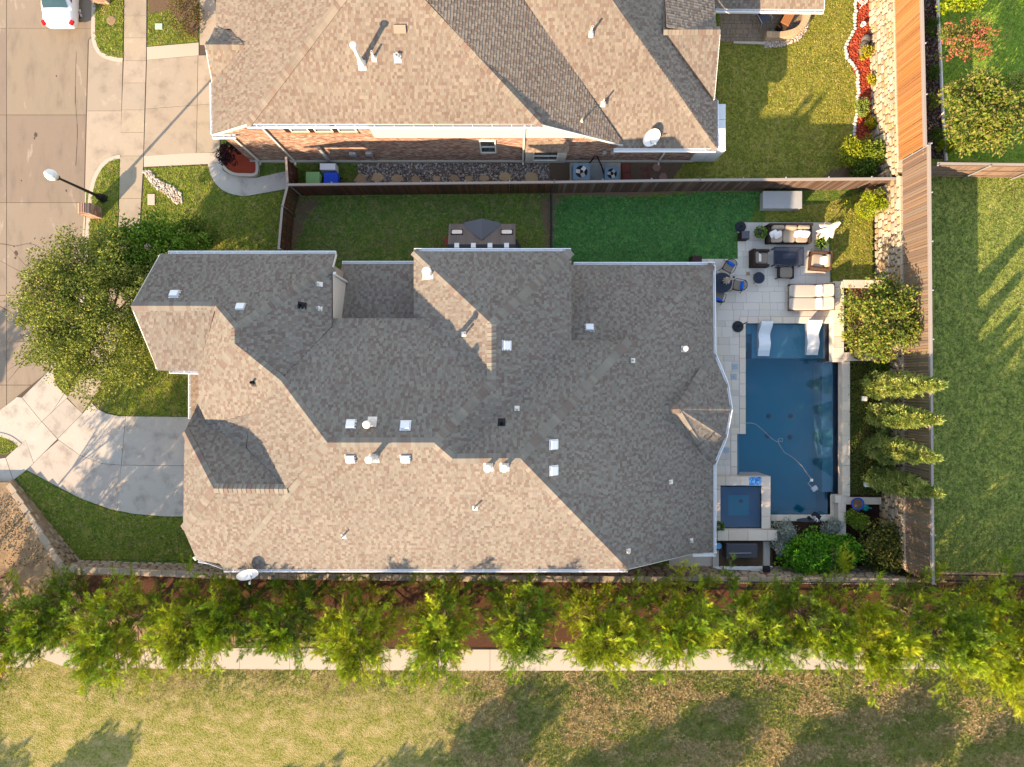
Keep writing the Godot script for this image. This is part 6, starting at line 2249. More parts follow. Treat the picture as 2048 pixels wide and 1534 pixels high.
	# lids in the paving
	for k in [["upper", 1470, 733], ["middle", 1468, 753], ["lowest", 1453, 900]]:
		t = thing("skimmer_lid", "small blue grey square lid in the paving left of the pool, the %s one" % k[0], "lid", at(k[1], k[2], 0.05), 0.0, "square lids beside the pool")
		simple(t, "lid", Vector3(0, 0.006, 0), Vector3(0.31, 0.02, 0.31), M.lid_grey, 0.004)
		lathed(t, "finger_hole", Vector3(-0.04, 0.017, 0), [Vector2(0.022, 0), Vector2(0.022, 0.002), Vector2(0, 0.002)], M.dark, 10)
	t = thing("floor_drain", "small square bronze drain in the patio beside the round side table", "drain", at(1496, 547, 0.05))
	simple(t, "grate", Vector3(0, 0.006, 0), Vector3(0.19, 0.02, 0.19), M.bank, 0.004)


func build_pool_things() -> void:
	for k in [["left", 1527, 679], ["right", 1624, 677]]:
		var t := thing("ledge_lounger", "white wavy lounger standing in the shallow pool ledge, the %s one" % ("shaded left" if k[0] == "left" else "sunlit right"), "lounger", at(k[1], k[2], -0.2) * Vector3(1, 0, 1) + Vector3(0, -0.45, 0), 0.0, "pool ledge loungers")
		var b := MB.new(true)
		var rings := []
		for i in 25:
			var f := i / 24.0
			var z := lerpf(-1.0, 0.95, f)
			var yy := 0.5 - 0.3 * smoothstep(0.0, 0.3, f) + 0.02
			yy = lerpf(0.88, 0.36, smoothstep(0.0, 0.42, f)) + 0.13 * exp(-pow((f - 0.64) / 0.16, 2)) - 0.08 * smoothstep(0.7, 1.0, f)
			rings.append([Vector3(-0.33, yy, z), Vector3(0, yy - 0.015, z), Vector3(0.33, yy, z), Vector3(0.33, yy - 0.09, z), Vector3(0, yy - 0.1, z), Vector3(-0.33, yy - 0.09, z)])
		b.loft(rings)
		b.fan(rings[0]); b.fan(rings[-1])
		put("seat_shell", b, M.plastic_white, t)
		b = MB.new()
		for i in 24:
			var f: Array = rings[i]
			var g: Array = rings[i + 1]
			for s in [3, 5]:
				b.q(f[s], g[s], Vector3(g[s].x * 0.9, 0, g[s].z), Vector3(f[s].x * 0.9, 0, f[s].z))
		put("side_skirt", b, M.plastic_white, t)
	# cleaner hose and cleaner
	var hose := [[1491, 846], [1500, 846], [1508, 847], [1514, 850], [1523, 858], [1533, 867], [1542, 876], [1554, 884], [1558, 882], [1565, 883], [1566, 878], [1561, 876], [1556, 879], [1557, 886], [1563, 896], [1569, 905], [1580, 911], [1592, 920], [1605, 933], [1612, 944], [1621, 956]]
	var path := []
	for p in hose:
		path.append(at(p[0], p[1], -0.08))
	var b := MB.new(true)
	b.tube(path, 0.013, 6)
	tag(putw("pool_hose", b, M.grey_plastic), "thin pale cleaner hose curling across the pool water", "hose")
	var t := thing("pool_cleaner", "pool cleaner with a white float at the lower right of the pool", "pool cleaner", at(1629, 977, -0.3))
	soft(t, "body", Vector3(0, 0.0, 0), Vector3(0.36, 0.2, 0.28), M.trim, Basis(Vector3.UP, 0.6))
	soft(t, "float", at(1623, 960, -0.06) - t.position, Vector3(0.16, 0.14, 0.16), M.pillow)
	b = MB.new(true)
	b.tube([at(1623, 960, -0.1) - t.position, at(1616, 967, -0.2) - t.position, Vector3(-0.1, 0.02, 0.0)], 0.02, 6)
	put("tail_hose", b, M.trim, t)
	# sculpture at the foot of the pool
	t = thing("metal_sculpture", "silver sculpture of spiky blades on a dark stand at the lower pool edge", "sculpture", at(1618, 1036, 0.06))
	lathed(t, "plinth", Vector3.ZERO, [Vector2(0.12, 0), Vector2(0.08, 0.08), Vector2(0.05, 0.3), Vector2(0.0, 0.3)], M.black_metal)
	b = MB.new(true)
	var c := Vector3(-0.02, 1.0, -0.3)
	b.cushion(c, Vector3(0.34, 0.3, 0.5), Color.WHITE, Basis(Vector3.UP, 0.9))
	put("body", b, M.dark, t)
	for i in 16:
		b = MB.new(true)
		var a := lerpf(-1.7, 1.9, i / 15.0)
		var d := Vector3(sin(a) * 0.4 + 0.1, rng.randf_range(-0.1, 0.25), cos(a) * 0.3)
		b.tube([c, c + d * 0.6 + Vector3(0, 0.1, 0), c + d * 1.1], 0.028, 5, Color.WHITE, 0.004)
		put("blade", b, M.pillow, t)
	t = thing("stand_plate", "dark oval stand plate of the sculpture on the pool coping", "stand", at(1619, 1040, 0.09))
	b = MB.new(true)
	b.lathe(Vector3.ZERO, [Vector2(0.75, -0.01), Vector2(0.75, 0.02), Vector2(0, 0.03)], 30, Color.WHITE, Basis().scaled(Vector3(1, 1, 0.17)))
	put("plate", b, M.slate, t)
	# pots on the walls
	t = thing("plant_pot", "empty brown glazed pot on the sunlit planter wall corner", "pot", at(1709, 708, 0.56))
	lathed(t, "pot", Vector3.ZERO, [Vector2(0.2, 0), Vector2(0.3, 0.3), Vector2(0.33, 0.42), Vector2(0.28, 0.42), Vector2(0.26, 0.36), Vector2(0, 0.36)], M.pot_brown)
	lathed(t, "soil", Vector3(0, 0.36, 0), [Vector2(0.26, 0.0), Vector2(0.12, 0.03), Vector2(0, 0.04)], M.bank, 14)
	t = thing("plant_pot", "large blue glazed pot of bare soil on the wall right of the pool", "pot", at(1708, 1005, 0.56))
	lathed(t, "pot", Vector3.ZERO, [Vector2(0.2, 0), Vector2(0.32, 0.3), Vector2(0.36, 0.45), Vector2(0.31, 0.45), Vector2(0.29, 0.4), Vector2(0, 0.4)], M.blue_glaze)
	lathed(t, "soil", Vector3(0, 0.4, 0), [Vector2(0.29, 0.0), Vector2(0.12, 0.03), Vector2(0, 0.04)], M.soil, 14)
	t = thing("watering_can", "teal watering can beside the blue pot", "watering can", at(1727, 1014, 0.3))
	lathed(t, "can", Vector3.ZERO, [Vector2(0.16, 0), Vector2(0.17, 0.26), Vector2(0.1, 0.3), Vector2(0.09, 0.25), Vector2(0, 0.25)], M.teal)
	b = MB.new(true)
	b.tube([Vector3(0.15, 0.1, 0), Vector3(0.3, 0.32, 0.02)], 0.03, 6)
	put("spout", b, M.teal, t)
	b = MB.new(true)
	b.tube([Vector3(-0.15, 0.1, 0), Vector3(-0.22, 0.3, 0), Vector3(0, 0.38, 0), Vector3(0.1, 0.28, 0)], 0.018, 6)
	put("handle", b, M.teal, t)
	t = thing("bucket", "light blue bucket between the eave and the grey equipment box", "bucket", at(1433, 1089, 0.0))
	lathed(t, "pail", Vector3.ZERO, [Vector2(0.13, 0), Vector2(0.17, 0.36), Vector2(0.18, 0.36), Vector2(0.15, 0.35), Vector2(0.14, 0.1), Vector2(0, 0.1)], M.plastic_white)
	lathed(t, "lid", Vector3(0, 0.36, 0), [Vector2(0.185, -0.02), Vector2(0.185, 0.02), Vector2(0, 0.03)], M.sky_plastic)
	for k in 4:
		b = MB.new(true)
		b.tube([at(1426 + k * 3, 1134.0 + k * 1.2, 0.9), at(1545 - k * 8, 1133.5 + k * 2.4, 1.0)], 0.022, 6)
		tag(putw("pool_pole", b, M.plastic_white), "long pale pool pole lying along the stone wall, %s from the house" % NTH[k], "pole", "pool poles along the wall")
	t = thing("leaf_net", "dark leaf net with a red rim at the end of the pool poles", "net", at(1537, 1141, 1.9) * Vector3(1, 0, 1) + Vector3(0, 1.6, 0))
	soft(t, "bag", Vector3.ZERO, Vector3(0.42, 0.2, 0.36), M.dark)
	b = MB.new(true)
	b.tube([Vector3(-0.2, 0, 0.2), Vector3(0, 0.02, 0.26), Vector3(0.22, 0, 0.2)], 0.02, 6)
	put("rim", b, M.red_lens, t)
	for k in 2:
		t = thing("garden_globe", "small milky round globe in the ground cover, %s" % ["beside the first cypress", "beside the last cypress"][k], "globe", at([1726, 1731][k], [797, 968][k], 0.35), 0.0, "milky globes in the bed")
		soft(t, "globe", Vector3(0, 0.12, 0), Vector3(0.3, 0.28, 0.3), M.frosted)


func build_neighbour_patio() -> void:
	var pat := Node3D.new()
	pat.name = "neighbour_patio"
	add_child(pat)
	pat.set_meta("kind", "structure")
	var area_ := flat([1440, -120, 1440, 84, 1528, 86, 1532, 72, 1580, 74, 1604, 56, 1618, 20, 1618, -120])
	patch("mortar_bed", area_, M.joint, 0.012, 0.0)
	var r := Rect2(area_[0], Vector2.ZERO)
	for p in area_:
		r = r.expand(p)
	pave(pat, "paver", area_, courses(r, [0.3, 0.3, 0.2], [0.3, 0.45, 0.3, 0.2]), 0.045, 0.0, [M.paver_brown], 0.005, 0.008, 0.002)
	patch("patio_edge", flat([1466, 84, 1528, 85, 1528, 90, 1466, 88]), M.kerb, 0.1, 0.0, 0.15)
	var t := thing("seat_wall", "curved tan stone seat wall at the neighbour's patio edge", "wall", at(1590, 60))
	var arc := smooth_path(flat([1528, 76, 1560, 76, 1588, 68, 1604, 50, 1612, 22, 1614, -20]), 5)
	for i in arc.size() - 1:
		var d := arc[i + 1] - arc[i]
		var b := MB.new()
		var dir := Vector3(d.x, 0, d.y).normalized()
		b.slab(Vector3.ZERO, Vector3(d.length() + 0.01, 0.45, 0.36), 0.02, Color(0.46, 0.33, 0.2) * rng.randf_range(0.9, 1.1), Basis(dir, Vector3.UP, dir.cross(Vector3.UP)))
		var m := (arc[i] + arc[i + 1]) / 2
		put("stone", b, M.stone, t, Vector3(m.x, 0.22, m.y) - t.position)
	for k in 4:
		var p: Vector3 = at([1446, 1487, 1551, 1568][k], [24, 22, 26, 26][k], 0.0) + Vector3(0, 0, -0.25)
		t = thing("patio_curtain", "white tied curtain under the neighbour's patio roof, %s from the left" % NTH[k], "curtain", p, 0.0, "patio curtains")
		var b := MB.new(true)
		var rings := []
		for j in 8:
			var f := j / 7.0
			var ring := []
			for i in 20:
				var a := TAU * i / 20
				var rad := (0.05 + 0.2 * absf(f - 0.35)) * (1 + 0.3 * cos(a * 5))
				ring.append(Vector3(cos(a) * rad * 1.4, 2.6 - f * 2.5, sin(a) * rad * 0.6))
			rings.append(ring)
		b.loft(rings)
		put("cloth", b, M.pillow, t)
	t = thing("patio_chair", "grey reclining chair on the neighbour's shaded patio", "chair", at(1524, 36, 0.3) * Vector3(1, 0, 1) + Vector3(0, 0.05, 0), 0.5)
	simple(t, "seat", Vector3(0, 0.4, 0.1), Vector3(0.6, 0.05, 0.6), M.slate)
	simple(t, "backrest", Vector3(0, 0.7, -0.35), Vector3(0.6, 0.7, 0.05), M.dark, 0.01, Basis(Vector3.RIGHT, -0.5))
	for s in [-1, 1]:
		var b := MB.new(true)
		b.tube([Vector3(s * 0.33, 0, -0.5), Vector3(s * 0.33, 0.6, -0.2), Vector3(s * 0.33, 0.6, 0.35), Vector3(s * 0.33, 0, 0.5)], 0.022, 6)
		put("frame", b, M.grey_metal, t)
	t = thing("wood_counter", "orange brown timber counter beside the neighbour's patio curtains", "counter", at(1576, 32, 0.5) * Vector3(1, 0, 1), -0.5)
	simple(t, "body", Vector3(0, 0.45, 0), Vector3(0.5, 0.9, 1.5), M.wicker, 0.01)
	for i in 5:
		simple(t, "board", Vector3(-0.2 + i * 0.1, 0.925, 0), Vector3(0.092, 0.04, 1.55), M.cedar, 0.006)
	# stones along the red bed
	t = thing("stone_edging", "winding row of white stones along the red mulch bed", "edging", at(1705, 160))
	var line := smooth_path(flat([1711, -40, 1710, 30, 1708, 60, 1695, 84, 1690, 100, 1696, 120, 1712, 140, 1716, 170, 1715, 200, 1711, 235, 1708, 260, 1707, 290, 1704, 318]), 8)
	var len := 0.0
	for i in line.size() - 1:
		var seg := line[i].distance_to(line[i + 1])
		var k := 0.0
		while len + seg > 0.2:
			k += 0.2 - len
			seg -= 0.2 - len
			len = 0.0
			var p := line[i] + (line[i + 1] - line[i]).normalized() * k
			var b := MB.new(true)
			b.cushion(Vector3.ZERO, Vector3(rng.randf_range(0.14, 0.22), 0.13, rng.randf_range(0.16, 0.26)), Color(0.55, 0.52, 0.48) * rng.randf_range(0.8, 1.15), Basis(Vector3.UP, rng.randf() * 3), 0.75)
			put("stone", b, M.stone, t, Vector3(p.x + rng.randf_range(-0.04, 0.04), 0.06, p.y) - t.position)
		len += seg
	# rocks and a pot in the red bed
	t = thing("boulder", "dark mossy boulder at the foot of the limestone wall in the red bed", "rock", at(1733, 92, 0.1))
	for k in 4:
		var b := MB.new(true)
		b.cushion(Vector3(rng.randf_range(-0.3, 0.3), 0.12, rng.randf_range(-0.35, 0.35)), Vector3(0.5, 0.5, 0.45), Color(0.12, 0.11, 0.10) * rng.randf_range(0.7, 1.3), Basis(Vector3.UP, rng.randf() * 3), 0.8)
		put("rock", b, M.stone, t)
	t = thing("plant_pot", "small white ringed pot in the red mulch bed", "pot", at(1724, 51, 0.05))
	lathed(t, "pot", Vector3.ZERO, [Vector2(0.1, 0), Vector2(0.14, 0.2), Vector2(0.15, 0.2), Vector2(0.11, 0.2), Vector2(0.1, 0.14), Vector2(0, 0.14)], M.pillow)
	t = thing("garden_chair", "white wire garden chair at the top of the red mulch bed", "chair", at(1722, 4, 0.2) * Vector3(1, 0, 1))
	var wb := MB.new(true)
	for k in 3:
		var ring := []
		for i in 13:
			ring.append(Vector3(cos(TAU * i / 12) * (0.1 + k * 0.08), 0.42, sin(TAU * i / 12) * (0.1 + k * 0.08)))
		wb.tube(ring, 0.014, 5)
	put("seat", wb, M.white, t)
	for k in 4:
		wb = MB.new(true)
		wb.tube([Vector3(cos(k * PI / 2) * 0.24, 0.42, sin(k * PI / 2) * 0.24), Vector3(cos(k * PI / 2) * 0.3, 0, sin(k * PI / 2) * 0.3)], 0.014, 5)
		put("leg", wb, M.white, t)


# ---------------------------------------------------------------- plants
func one_leaf(b: MB, p: Vector3, dir: Vector3, n: Vector3, len: float, wid: float, col: Color) -> void:
	var s := dir.cross(n).normalized() * wid
	var mid := p + dir * len * 0.5 + n * len * 0.06
	var tip := p + dir * len - n * len * 0.08
	b.t(p, mid + s, tip, col)
	b.t(p, tip, mid - s, col)


func any_dir() -> Vector3:
	var z := rng.randf_range(-1, 1)
	var a := rng.randf() * TAU
	var r := sqrt(1 - z * z)
	return Vector3(r * cos(a), z, r * sin(a))


func tone(list: Array, spread_ := 0.2) -> Color:
	var c: Color = list[rng.randi() % list.size()] * rng.randf_range(1 - spread_, 1 + spread_)
	c.a = 1
	return c


func leaf_ball(b: MB, c: Vector3, r: Vector3, count: int, len: float, wid: float, cols: Array, shell := 0.55) -> void:
	for i in count:
		var d := any_dir()
		var k := pow(rng.randf_range(shell, 1.0), 0.6)
		var p := c + d * r * k
		var dir := (d + any_dir() * 0.9).normalized()
		var n := (d * 0.5 + Vector3.UP * 0.5 + any_dir() * 0.8)
		n = (n - dir * n.dot(dir)).normalized()
		one_leaf(b, p, dir, n, len * rng.randf_range(0.7, 1.25), wid * rng.randf_range(0.8, 1.2), tone(cols))


# a crown of many clumps over an ellipsoid, with gaps
func crown(c: Vector3, r: Vector3, clumps: int, per: int, clump_r: float, len: float, wid: float, cols: Array, ragged := 0.25) -> MB:
	var b := MB.new()
	for i in clumps:
		var d := any_dir()
		if d.y < -0.5:
			d.y = -d.y
		var k := sqrt(rng.randf_range(0.25, 1.0)) * rng.randf_range(1.0 - ragged, 1.0 + ragged * 0.3)
		var p := c + d * r * k
		var size := clump_r * rng.randf_range(0.6, 1.3)
		leaf_ball(b, p, Vector3(size, size * 0.75, size), int(per * rng.randf_range(0.7, 1.3)), len, wid, cols, 0.2)
	return b


func limbs(c: Vector3, r: Vector3, base: Vector3, thick: float, count: int) -> MB:
	var b := MB.new(true)
	var fork := base.lerp(c, 0.45)
	b.tube([base - Vector3(0, 0.1, 0), base.lerp(fork, 0.5) + Vector3(rng.randf_range(-0.08, 0.08), 0, rng.randf_range(-0.08, 0.08)), fork], thick, 8, Color.WHITE, thick * 0.7)
	for i in count:
		var d := any_dir()
		d.y = absf(d.y) * 0.8 + 0.2
		var e := c + d * r * 0.75
		var m := fork.lerp(e, 0.5) + Vector3(0, 0.15, 0) + any_dir() * 0.12
		b.tube([fork, m, e], thick * 0.5, 6, Color.WHITE, thick * 0.12)
		for k in 3:
			var f := m.lerp(e, rng.randf())
			b.tube([f, f + (d + any_dir() * 0.9) * r.x * 0.35], thick * 0.16, 4, Color.WHITE, 0.004)
	return b


func tree(called: String, label: String, cat: String, base: Vector3, c: Vector3, r: Vector3, clumps: int, per: int, clump_r: float, len: float, wid: float, cols: Array, thick := 0.12, stems := 7, group := "") -> Node3D:
	var t := thing(called, label, cat, base, 0.0, group)
	put("trunk", limbs(c - base, r, Vector3.ZERO, thick, stems), M.bark, t)
	put("crown", crown(c - base, r, clumps, per, clump_r, len, wid, cols), M.leaf, t)
	return t


# feathery conifer: tiers of boughs that carry sprays of short needles
func conifer_meshes(tall: float, spread_: float, cols: Array) -> Array:
	var b := MB.new()
	var w := MB.new(true)
	w.tube([Vector3(0, -0.1, 0), Vector3(rng.randf_range(-0.15, 0.15), tall * 0.5, rng.randf_range(-0.15, 0.15)), Vector3(0, tall * 0.96, 0)], 0.11, 7, Color.WHITE, 0.015)
	var boughs := 92
	var ph := rng.randf() * TAU
	for i in boughs:
		var f := pow((i + 0.5) / boughs, 0.85)
		var y := lerpf(0.1, 0.97, f) * tall
		var a := i * 2.39996 + rng.randf_range(-0.5, 0.5)
		var lop := 1.0 + 0.28 * sin(a * 2 + ph) + 0.18 * sin(a * 3 - ph * 2 + f * 5)
		var long := spread_ * (0.30 + 0.70 * pow(1.0 - f, 0.6)) * minf(1.0, 0.6 + f * 3.0) * rng.randf_range(0.6, 1.1) * lop
		var up := lerpf(0.1, 1.2, f) + rng.randf_range(-0.15, 0.2)
		var d := Vector3(cos(a), up, sin(a)).normalized()
		var p0 := Vector3(0, y - 0.1, 0)
		var p1 := p0 + d * long
		w.tube([p0, p0.lerp(p1, 0.5) + Vector3(0, -0.05, 0), p1], 0.025, 4, Color.WHITE, 0.005)
		var bough_tone := tone(cols, 0.3)
		for twig in 4 + int(long * 2.2):
			# side branch with a plume of its own
			var g := rng.randf_range(0.3, 1.0)
			var q := p0.lerp(p1, g)
			var sd := (d * 0.9 + any_dir() * 0.75 + Vector3(0, 0.15, 0)).normalized()
			var sl := rng.randf_range(0.35, 0.8) * (0.65 + 0.35 * long / spread_)
			var e := q + sd * sl
			w.tube([q, e], 0.008, 3, Color.WHITE, 0.002)
			for s in 10:
				var h := (s + rng.randf()) / 10.0
				var root := q.lerp(e, h)
				var fd := (sd * 0.9 + any_dir() * 0.75).normalized()
				var fl := rng.randf_range(0.14, 0.32) * (1.2 - 0.5 * h)
				var nn := fd.cross(any_dir()).normalized()
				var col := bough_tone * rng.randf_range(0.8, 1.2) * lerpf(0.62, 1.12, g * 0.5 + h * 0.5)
				col.a = 1
				for k in 7:
					var r := root + fd * fl * (k + 0.2) / 7.0
					var sgn := 1.0 if k % 2 else -1.0
					var dir := (fd * 0.85 + fd.cross(nn) * sgn * 0.6 + any_dir() * 0.2).normalized()
					var wd := nn.cross(dir).normalized() * 0.013
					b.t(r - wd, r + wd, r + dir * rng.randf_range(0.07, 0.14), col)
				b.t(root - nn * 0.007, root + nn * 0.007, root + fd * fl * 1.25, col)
	return [b.mesh(), w.mesh()]


# dense upright cone of flame-like tufts
func column_mesh(tall: float, r: float, cols: Array) -> Mesh:
	var b := MB.new()
	for i in 240:
		var f := pow((i + rng.randf()) / 240.0, 0.95)
		var a := i * 2.39996 + rng.randf_range(-0.6, 0.6)
		var shape := r * minf(1.0, 0.5 + 2.4 * f) * pow(maxf(0.0, 1.0 - f), 0.7) * rng.randf_range(0.55, 1.12)
		var c := Vector3(cos(a) * shape, f * tall * 0.96 + 0.1, sin(a) * shape)
		var out := Vector3(cos(a) * 0.55, 1.0, sin(a) * 0.55).normalized()
		var size := rng.randf_range(0.16, 0.3) * (1.0 - 0.55 * f)
		var t := tone(cols, 0.25)
		for k in 46:
			var p := c + any_dir() * size * Vector3(1, 1.4, 1) * sqrt(rng.randf()) - out * size * 0.4
			var dir := (out + any_dir() * 0.55).normalized()
			var n := Vector3(cos(a), 0.2, sin(a)) + any_dir() * 0.6
			n = (n - dir * n.dot(dir)).normalized()
			var col := t * rng.randf_range(0.8, 1.2)
			col.a = 1
			one_leaf(b, p, dir, n, rng.randf_range(0.12, 0.28), 0.026, col)
	return b.mesh()


func in_poly(poly: PackedVector2Array) -> Vector2:
	var r := Rect2(poly[0], Vector2.ZERO)
	for p in poly:
		r = r.expand(p)
	for i in 60:
		var q := r.position + r.size * Vector2(rng.randf(), rng.randf())
		if Geometry2D.is_point_in_polygon(q, poly):
			return q
	return poly[0]


func pebble_mesh() -> Mesh:
	var b := MB.new(true)
	var rings := []
	for j in 5:
		var v := -PI / 2 + PI * j / 4
		var ring := []
		for i in 7:
			var a := TAU * i / 7 + j * 0.4
			ring.append(Vector3(cos(a) * cos(v) * 0.5, sin(v) * 0.32, sin(a) * cos(v) * 0.4))
		rings.append(ring)
	b.loft(rings)
	return b.mesh()


func pebbles(called: String, poly: PackedVector2Array, count: int, lo: float, hi: float, cols: Array, y: float) -> void:
	var spots := []
	var tints := PackedColorArray()
	for i in count:
		var p := in_poly(poly)
		var s := lerpf(lo, hi, pow(rng.randf(), 2.0))
		spots.append(Transform3D(Basis.from_euler(Vector3(rng.randf_range(-0.4, 0.4), rng.randf() * TAU, rng.randf_range(-0.4, 0.4))).scaled(Vector3.ONE * s), Vector3(p.x, (y if y != 0.9 else bank_height(p.x, p.y) + 0.01) + s * 0.12, p.y)))
		tints.append(tone(cols, 0.25))
	spread(called, tex_mesh, M.stone, spots, tints)


var tex_mesh: Mesh
var tuft_mesh: Mesh


func tufts(called: String, poly: PackedVector2Array, per_m2: float, height: float, cols: Array, where: Callable, dry: Array = [], share := 0.1) -> void:
	var patchy := FastNoiseLite.new()
	patchy.seed = 12
	patchy.frequency = 0.35
	patchy.fractal_octaves = 4
	var n := int(absf(area(poly)) * per_m2)
	var spots := []
	var tints := PackedColorArray()
	for i in n:
		var p := in_poly(poly)
		var s := rng.randf_range(0.6, 1.3)
		spots.append(Transform3D(Basis(Vector3.UP, rng.randf() * TAU).scaled(Vector3(s, height * s, s)), Vector3(p.x, where.call(p.x, p.y), p.y)))
		var use := cols
		if dry.size() and patchy.get_noise_2d(p.x * 0.7, p.y * 1.3) + rng.randf_range(-0.12, 0.12) > share:
			use = dry
		tints.append(tone(use, 0.35) * 1.4)
	var o := spread(called, tuft_mesh, M.grass_blade, spots, tints)
	o.set_meta("label", "")
	o.remove_meta("label")


func make_tuft() -> Mesh:
	var b := MB.new()
	for i in 9:
		var a := rng.randf() * TAU
		var q := Vector3(rng.randf_range(-0.07, 0.07), 0, rng.randf_range(-0.07, 0.07))
		var d := Vector3(cos(a), 0, sin(a))
		var s := Vector3(-d.z, 0, d.x) * 0.017
		b.t(q - s, q + s, q + d * rng.randf_range(0.03, 0.08) + Vector3(0, rng.randf_range(0.6, 1.1), 0), grey(rng.randf_range(0.8, 1.15)))
	return b.mesh()


func grass() -> void:
	tuft_mesh = make_tuft()
	M.grass_blade = material(grey(1.0), 0.8)
	M.grass_blade.backlight_enabled = true
	M.grass_blade.backlight = Color(0.5, 0.5, 0.25)
	var level := func(y: float) -> Callable: return func(_x: float, _z: float) -> float: return y
	for l in lawns:
		var cols: Array = [Color(0.10, 0.14, 0.02), Color(0.07, 0.11, 0.015), Color(0.17, 0.17, 0.035), Color(0.22, 0.19, 0.07)]
		if l[1] == M.turf:
			cols = [Color(0.045, 0.125, 0.035), Color(0.06, 0.15, 0.04), Color(0.09, 0.17, 0.05), Color(0.035, 0.095, 0.03)]
		elif l[1] == M.neighbour_lawn:
			cols = [Color(0.18, 0.17, 0.03), Color(0.12, 0.13, 0.02), Color(0.25, 0.21, 0.06), Color(0.15, 0.16, 0.02)]
		tufts("grass", seen(l[0]), 70.0, 0.045, cols, level.call(l[2]))
	tufts("grass", flat([598, 392, 1098, 388, 1098, 540, 570, 540, 592, 440]), 60.0, 0.045, [Color(0.065, 0.125, 0.025), Color(0.10, 0.15, 0.03), Color(0.14, 0.15, 0.045), Color(0.05, 0.10, 0.02), Color(0.17, 0.14, 0.07)], level.call(0.0), [Color(0.14, 0.12, 0.06), Color(0.12, 0.13, 0.04)], 0.16)
	tufts("grass", flat([1862, 352, 2060, 352, 2060, 1142, 1862, 1142], 2.5), 70.0, 0.05, [Color(0.13, 0.17, 0.035), Color(0.10, 0.14, 0.03), Color(0.19, 0.20, 0.06), Color(0.08, 0.11, 0.02)], level.call(2.5))
	tufts("grass", flat([1895, -10, 2060, -10, 2060, 316, 1895, 316], 2.5), 70.0, 0.05, [Color(0.13, 0.21, 0.03), Color(0.11, 0.17, 0.03), Color(0.19, 0.23, 0.04)], level.call(2.5))
	tufts("grass", flat([-20, 1342, 2065, 1342, 2065, 1545, -20, 1545], 1.9), 110.0, 0.08, [Color(0.15, 0.165, 0.035), Color(0.11, 0.145, 0.028), Color(0.20, 0.19, 0.06), Color(0.08, 0.12, 0.02)], bank_height, [Color(0.30, 0.22, 0.11), Color(0.25, 0.18, 0.09), Color(0.34, 0.27, 0.15), Color(0.19, 0.15, 0.06)], 0.02)


func seen(poly: PackedVector2Array) -> PackedVector2Array:   # the part inside the picture
	var r := Geometry2D.intersect_polygons(poly, rect(-20, -20, 2068, 1550))
	return r[0] if r.size() else poly


# trees beyond the frame, known from the shadows they throw into it
func shade_trees() -> void:
	var c := crown(Vector3(0, 5.6, 0), Vector3(2.7, 2.6, 2.7), 85, 60, 0.55, 0.3, 0.12, [Color(0.08, 0.12, 0.02), Color(0.06, 0.1, 0.02)])
	var cm := c.mesh()
	var tm := limbs(Vector3(0, 5.4, 0), Vector3(2.3, 2.3, 2.3), Vector3.ZERO, 0.18, 10).mesh()
	var spots := [[-37.5, 31.6, 0.75], [-31.0, 30.0, 0.75], [-20.5, 32.5, 0.8], [-15.0, 31.6, 0.8], [-9.5, 29.3, 0.85], [-4.5, 32.5, 0.9], [1.0, 30.0, 0.9], [7.0, 32.0, 1.0], [11.5, 29.8, 0.9], [16.5, 31.5, 0.95], [21.0, 29.8, 0.9], [-41.0, 9.5, 0.9]]
	for i in spots.size():
		var e: Array = spots[i]
		var y: float = bank_height(e[0], e[1]) if i < 11 else -0.2
		var t := thing("shade_tree", "leafy tree beyond the lower or left edge, %s from the left" % NTH[i], "tree", Vector3(e[0], y, e[1]), rng.randf() * TAU, "trees beyond the field")
		place("trunk", tm, M.bark, t, Vector3.ZERO, Basis().scaled(Vector3.ONE * e[2]))
		place("crown", cm, M.leaf, t, Vector3.ZERO, Basis().scaled(Vector3.ONE * e[2]))


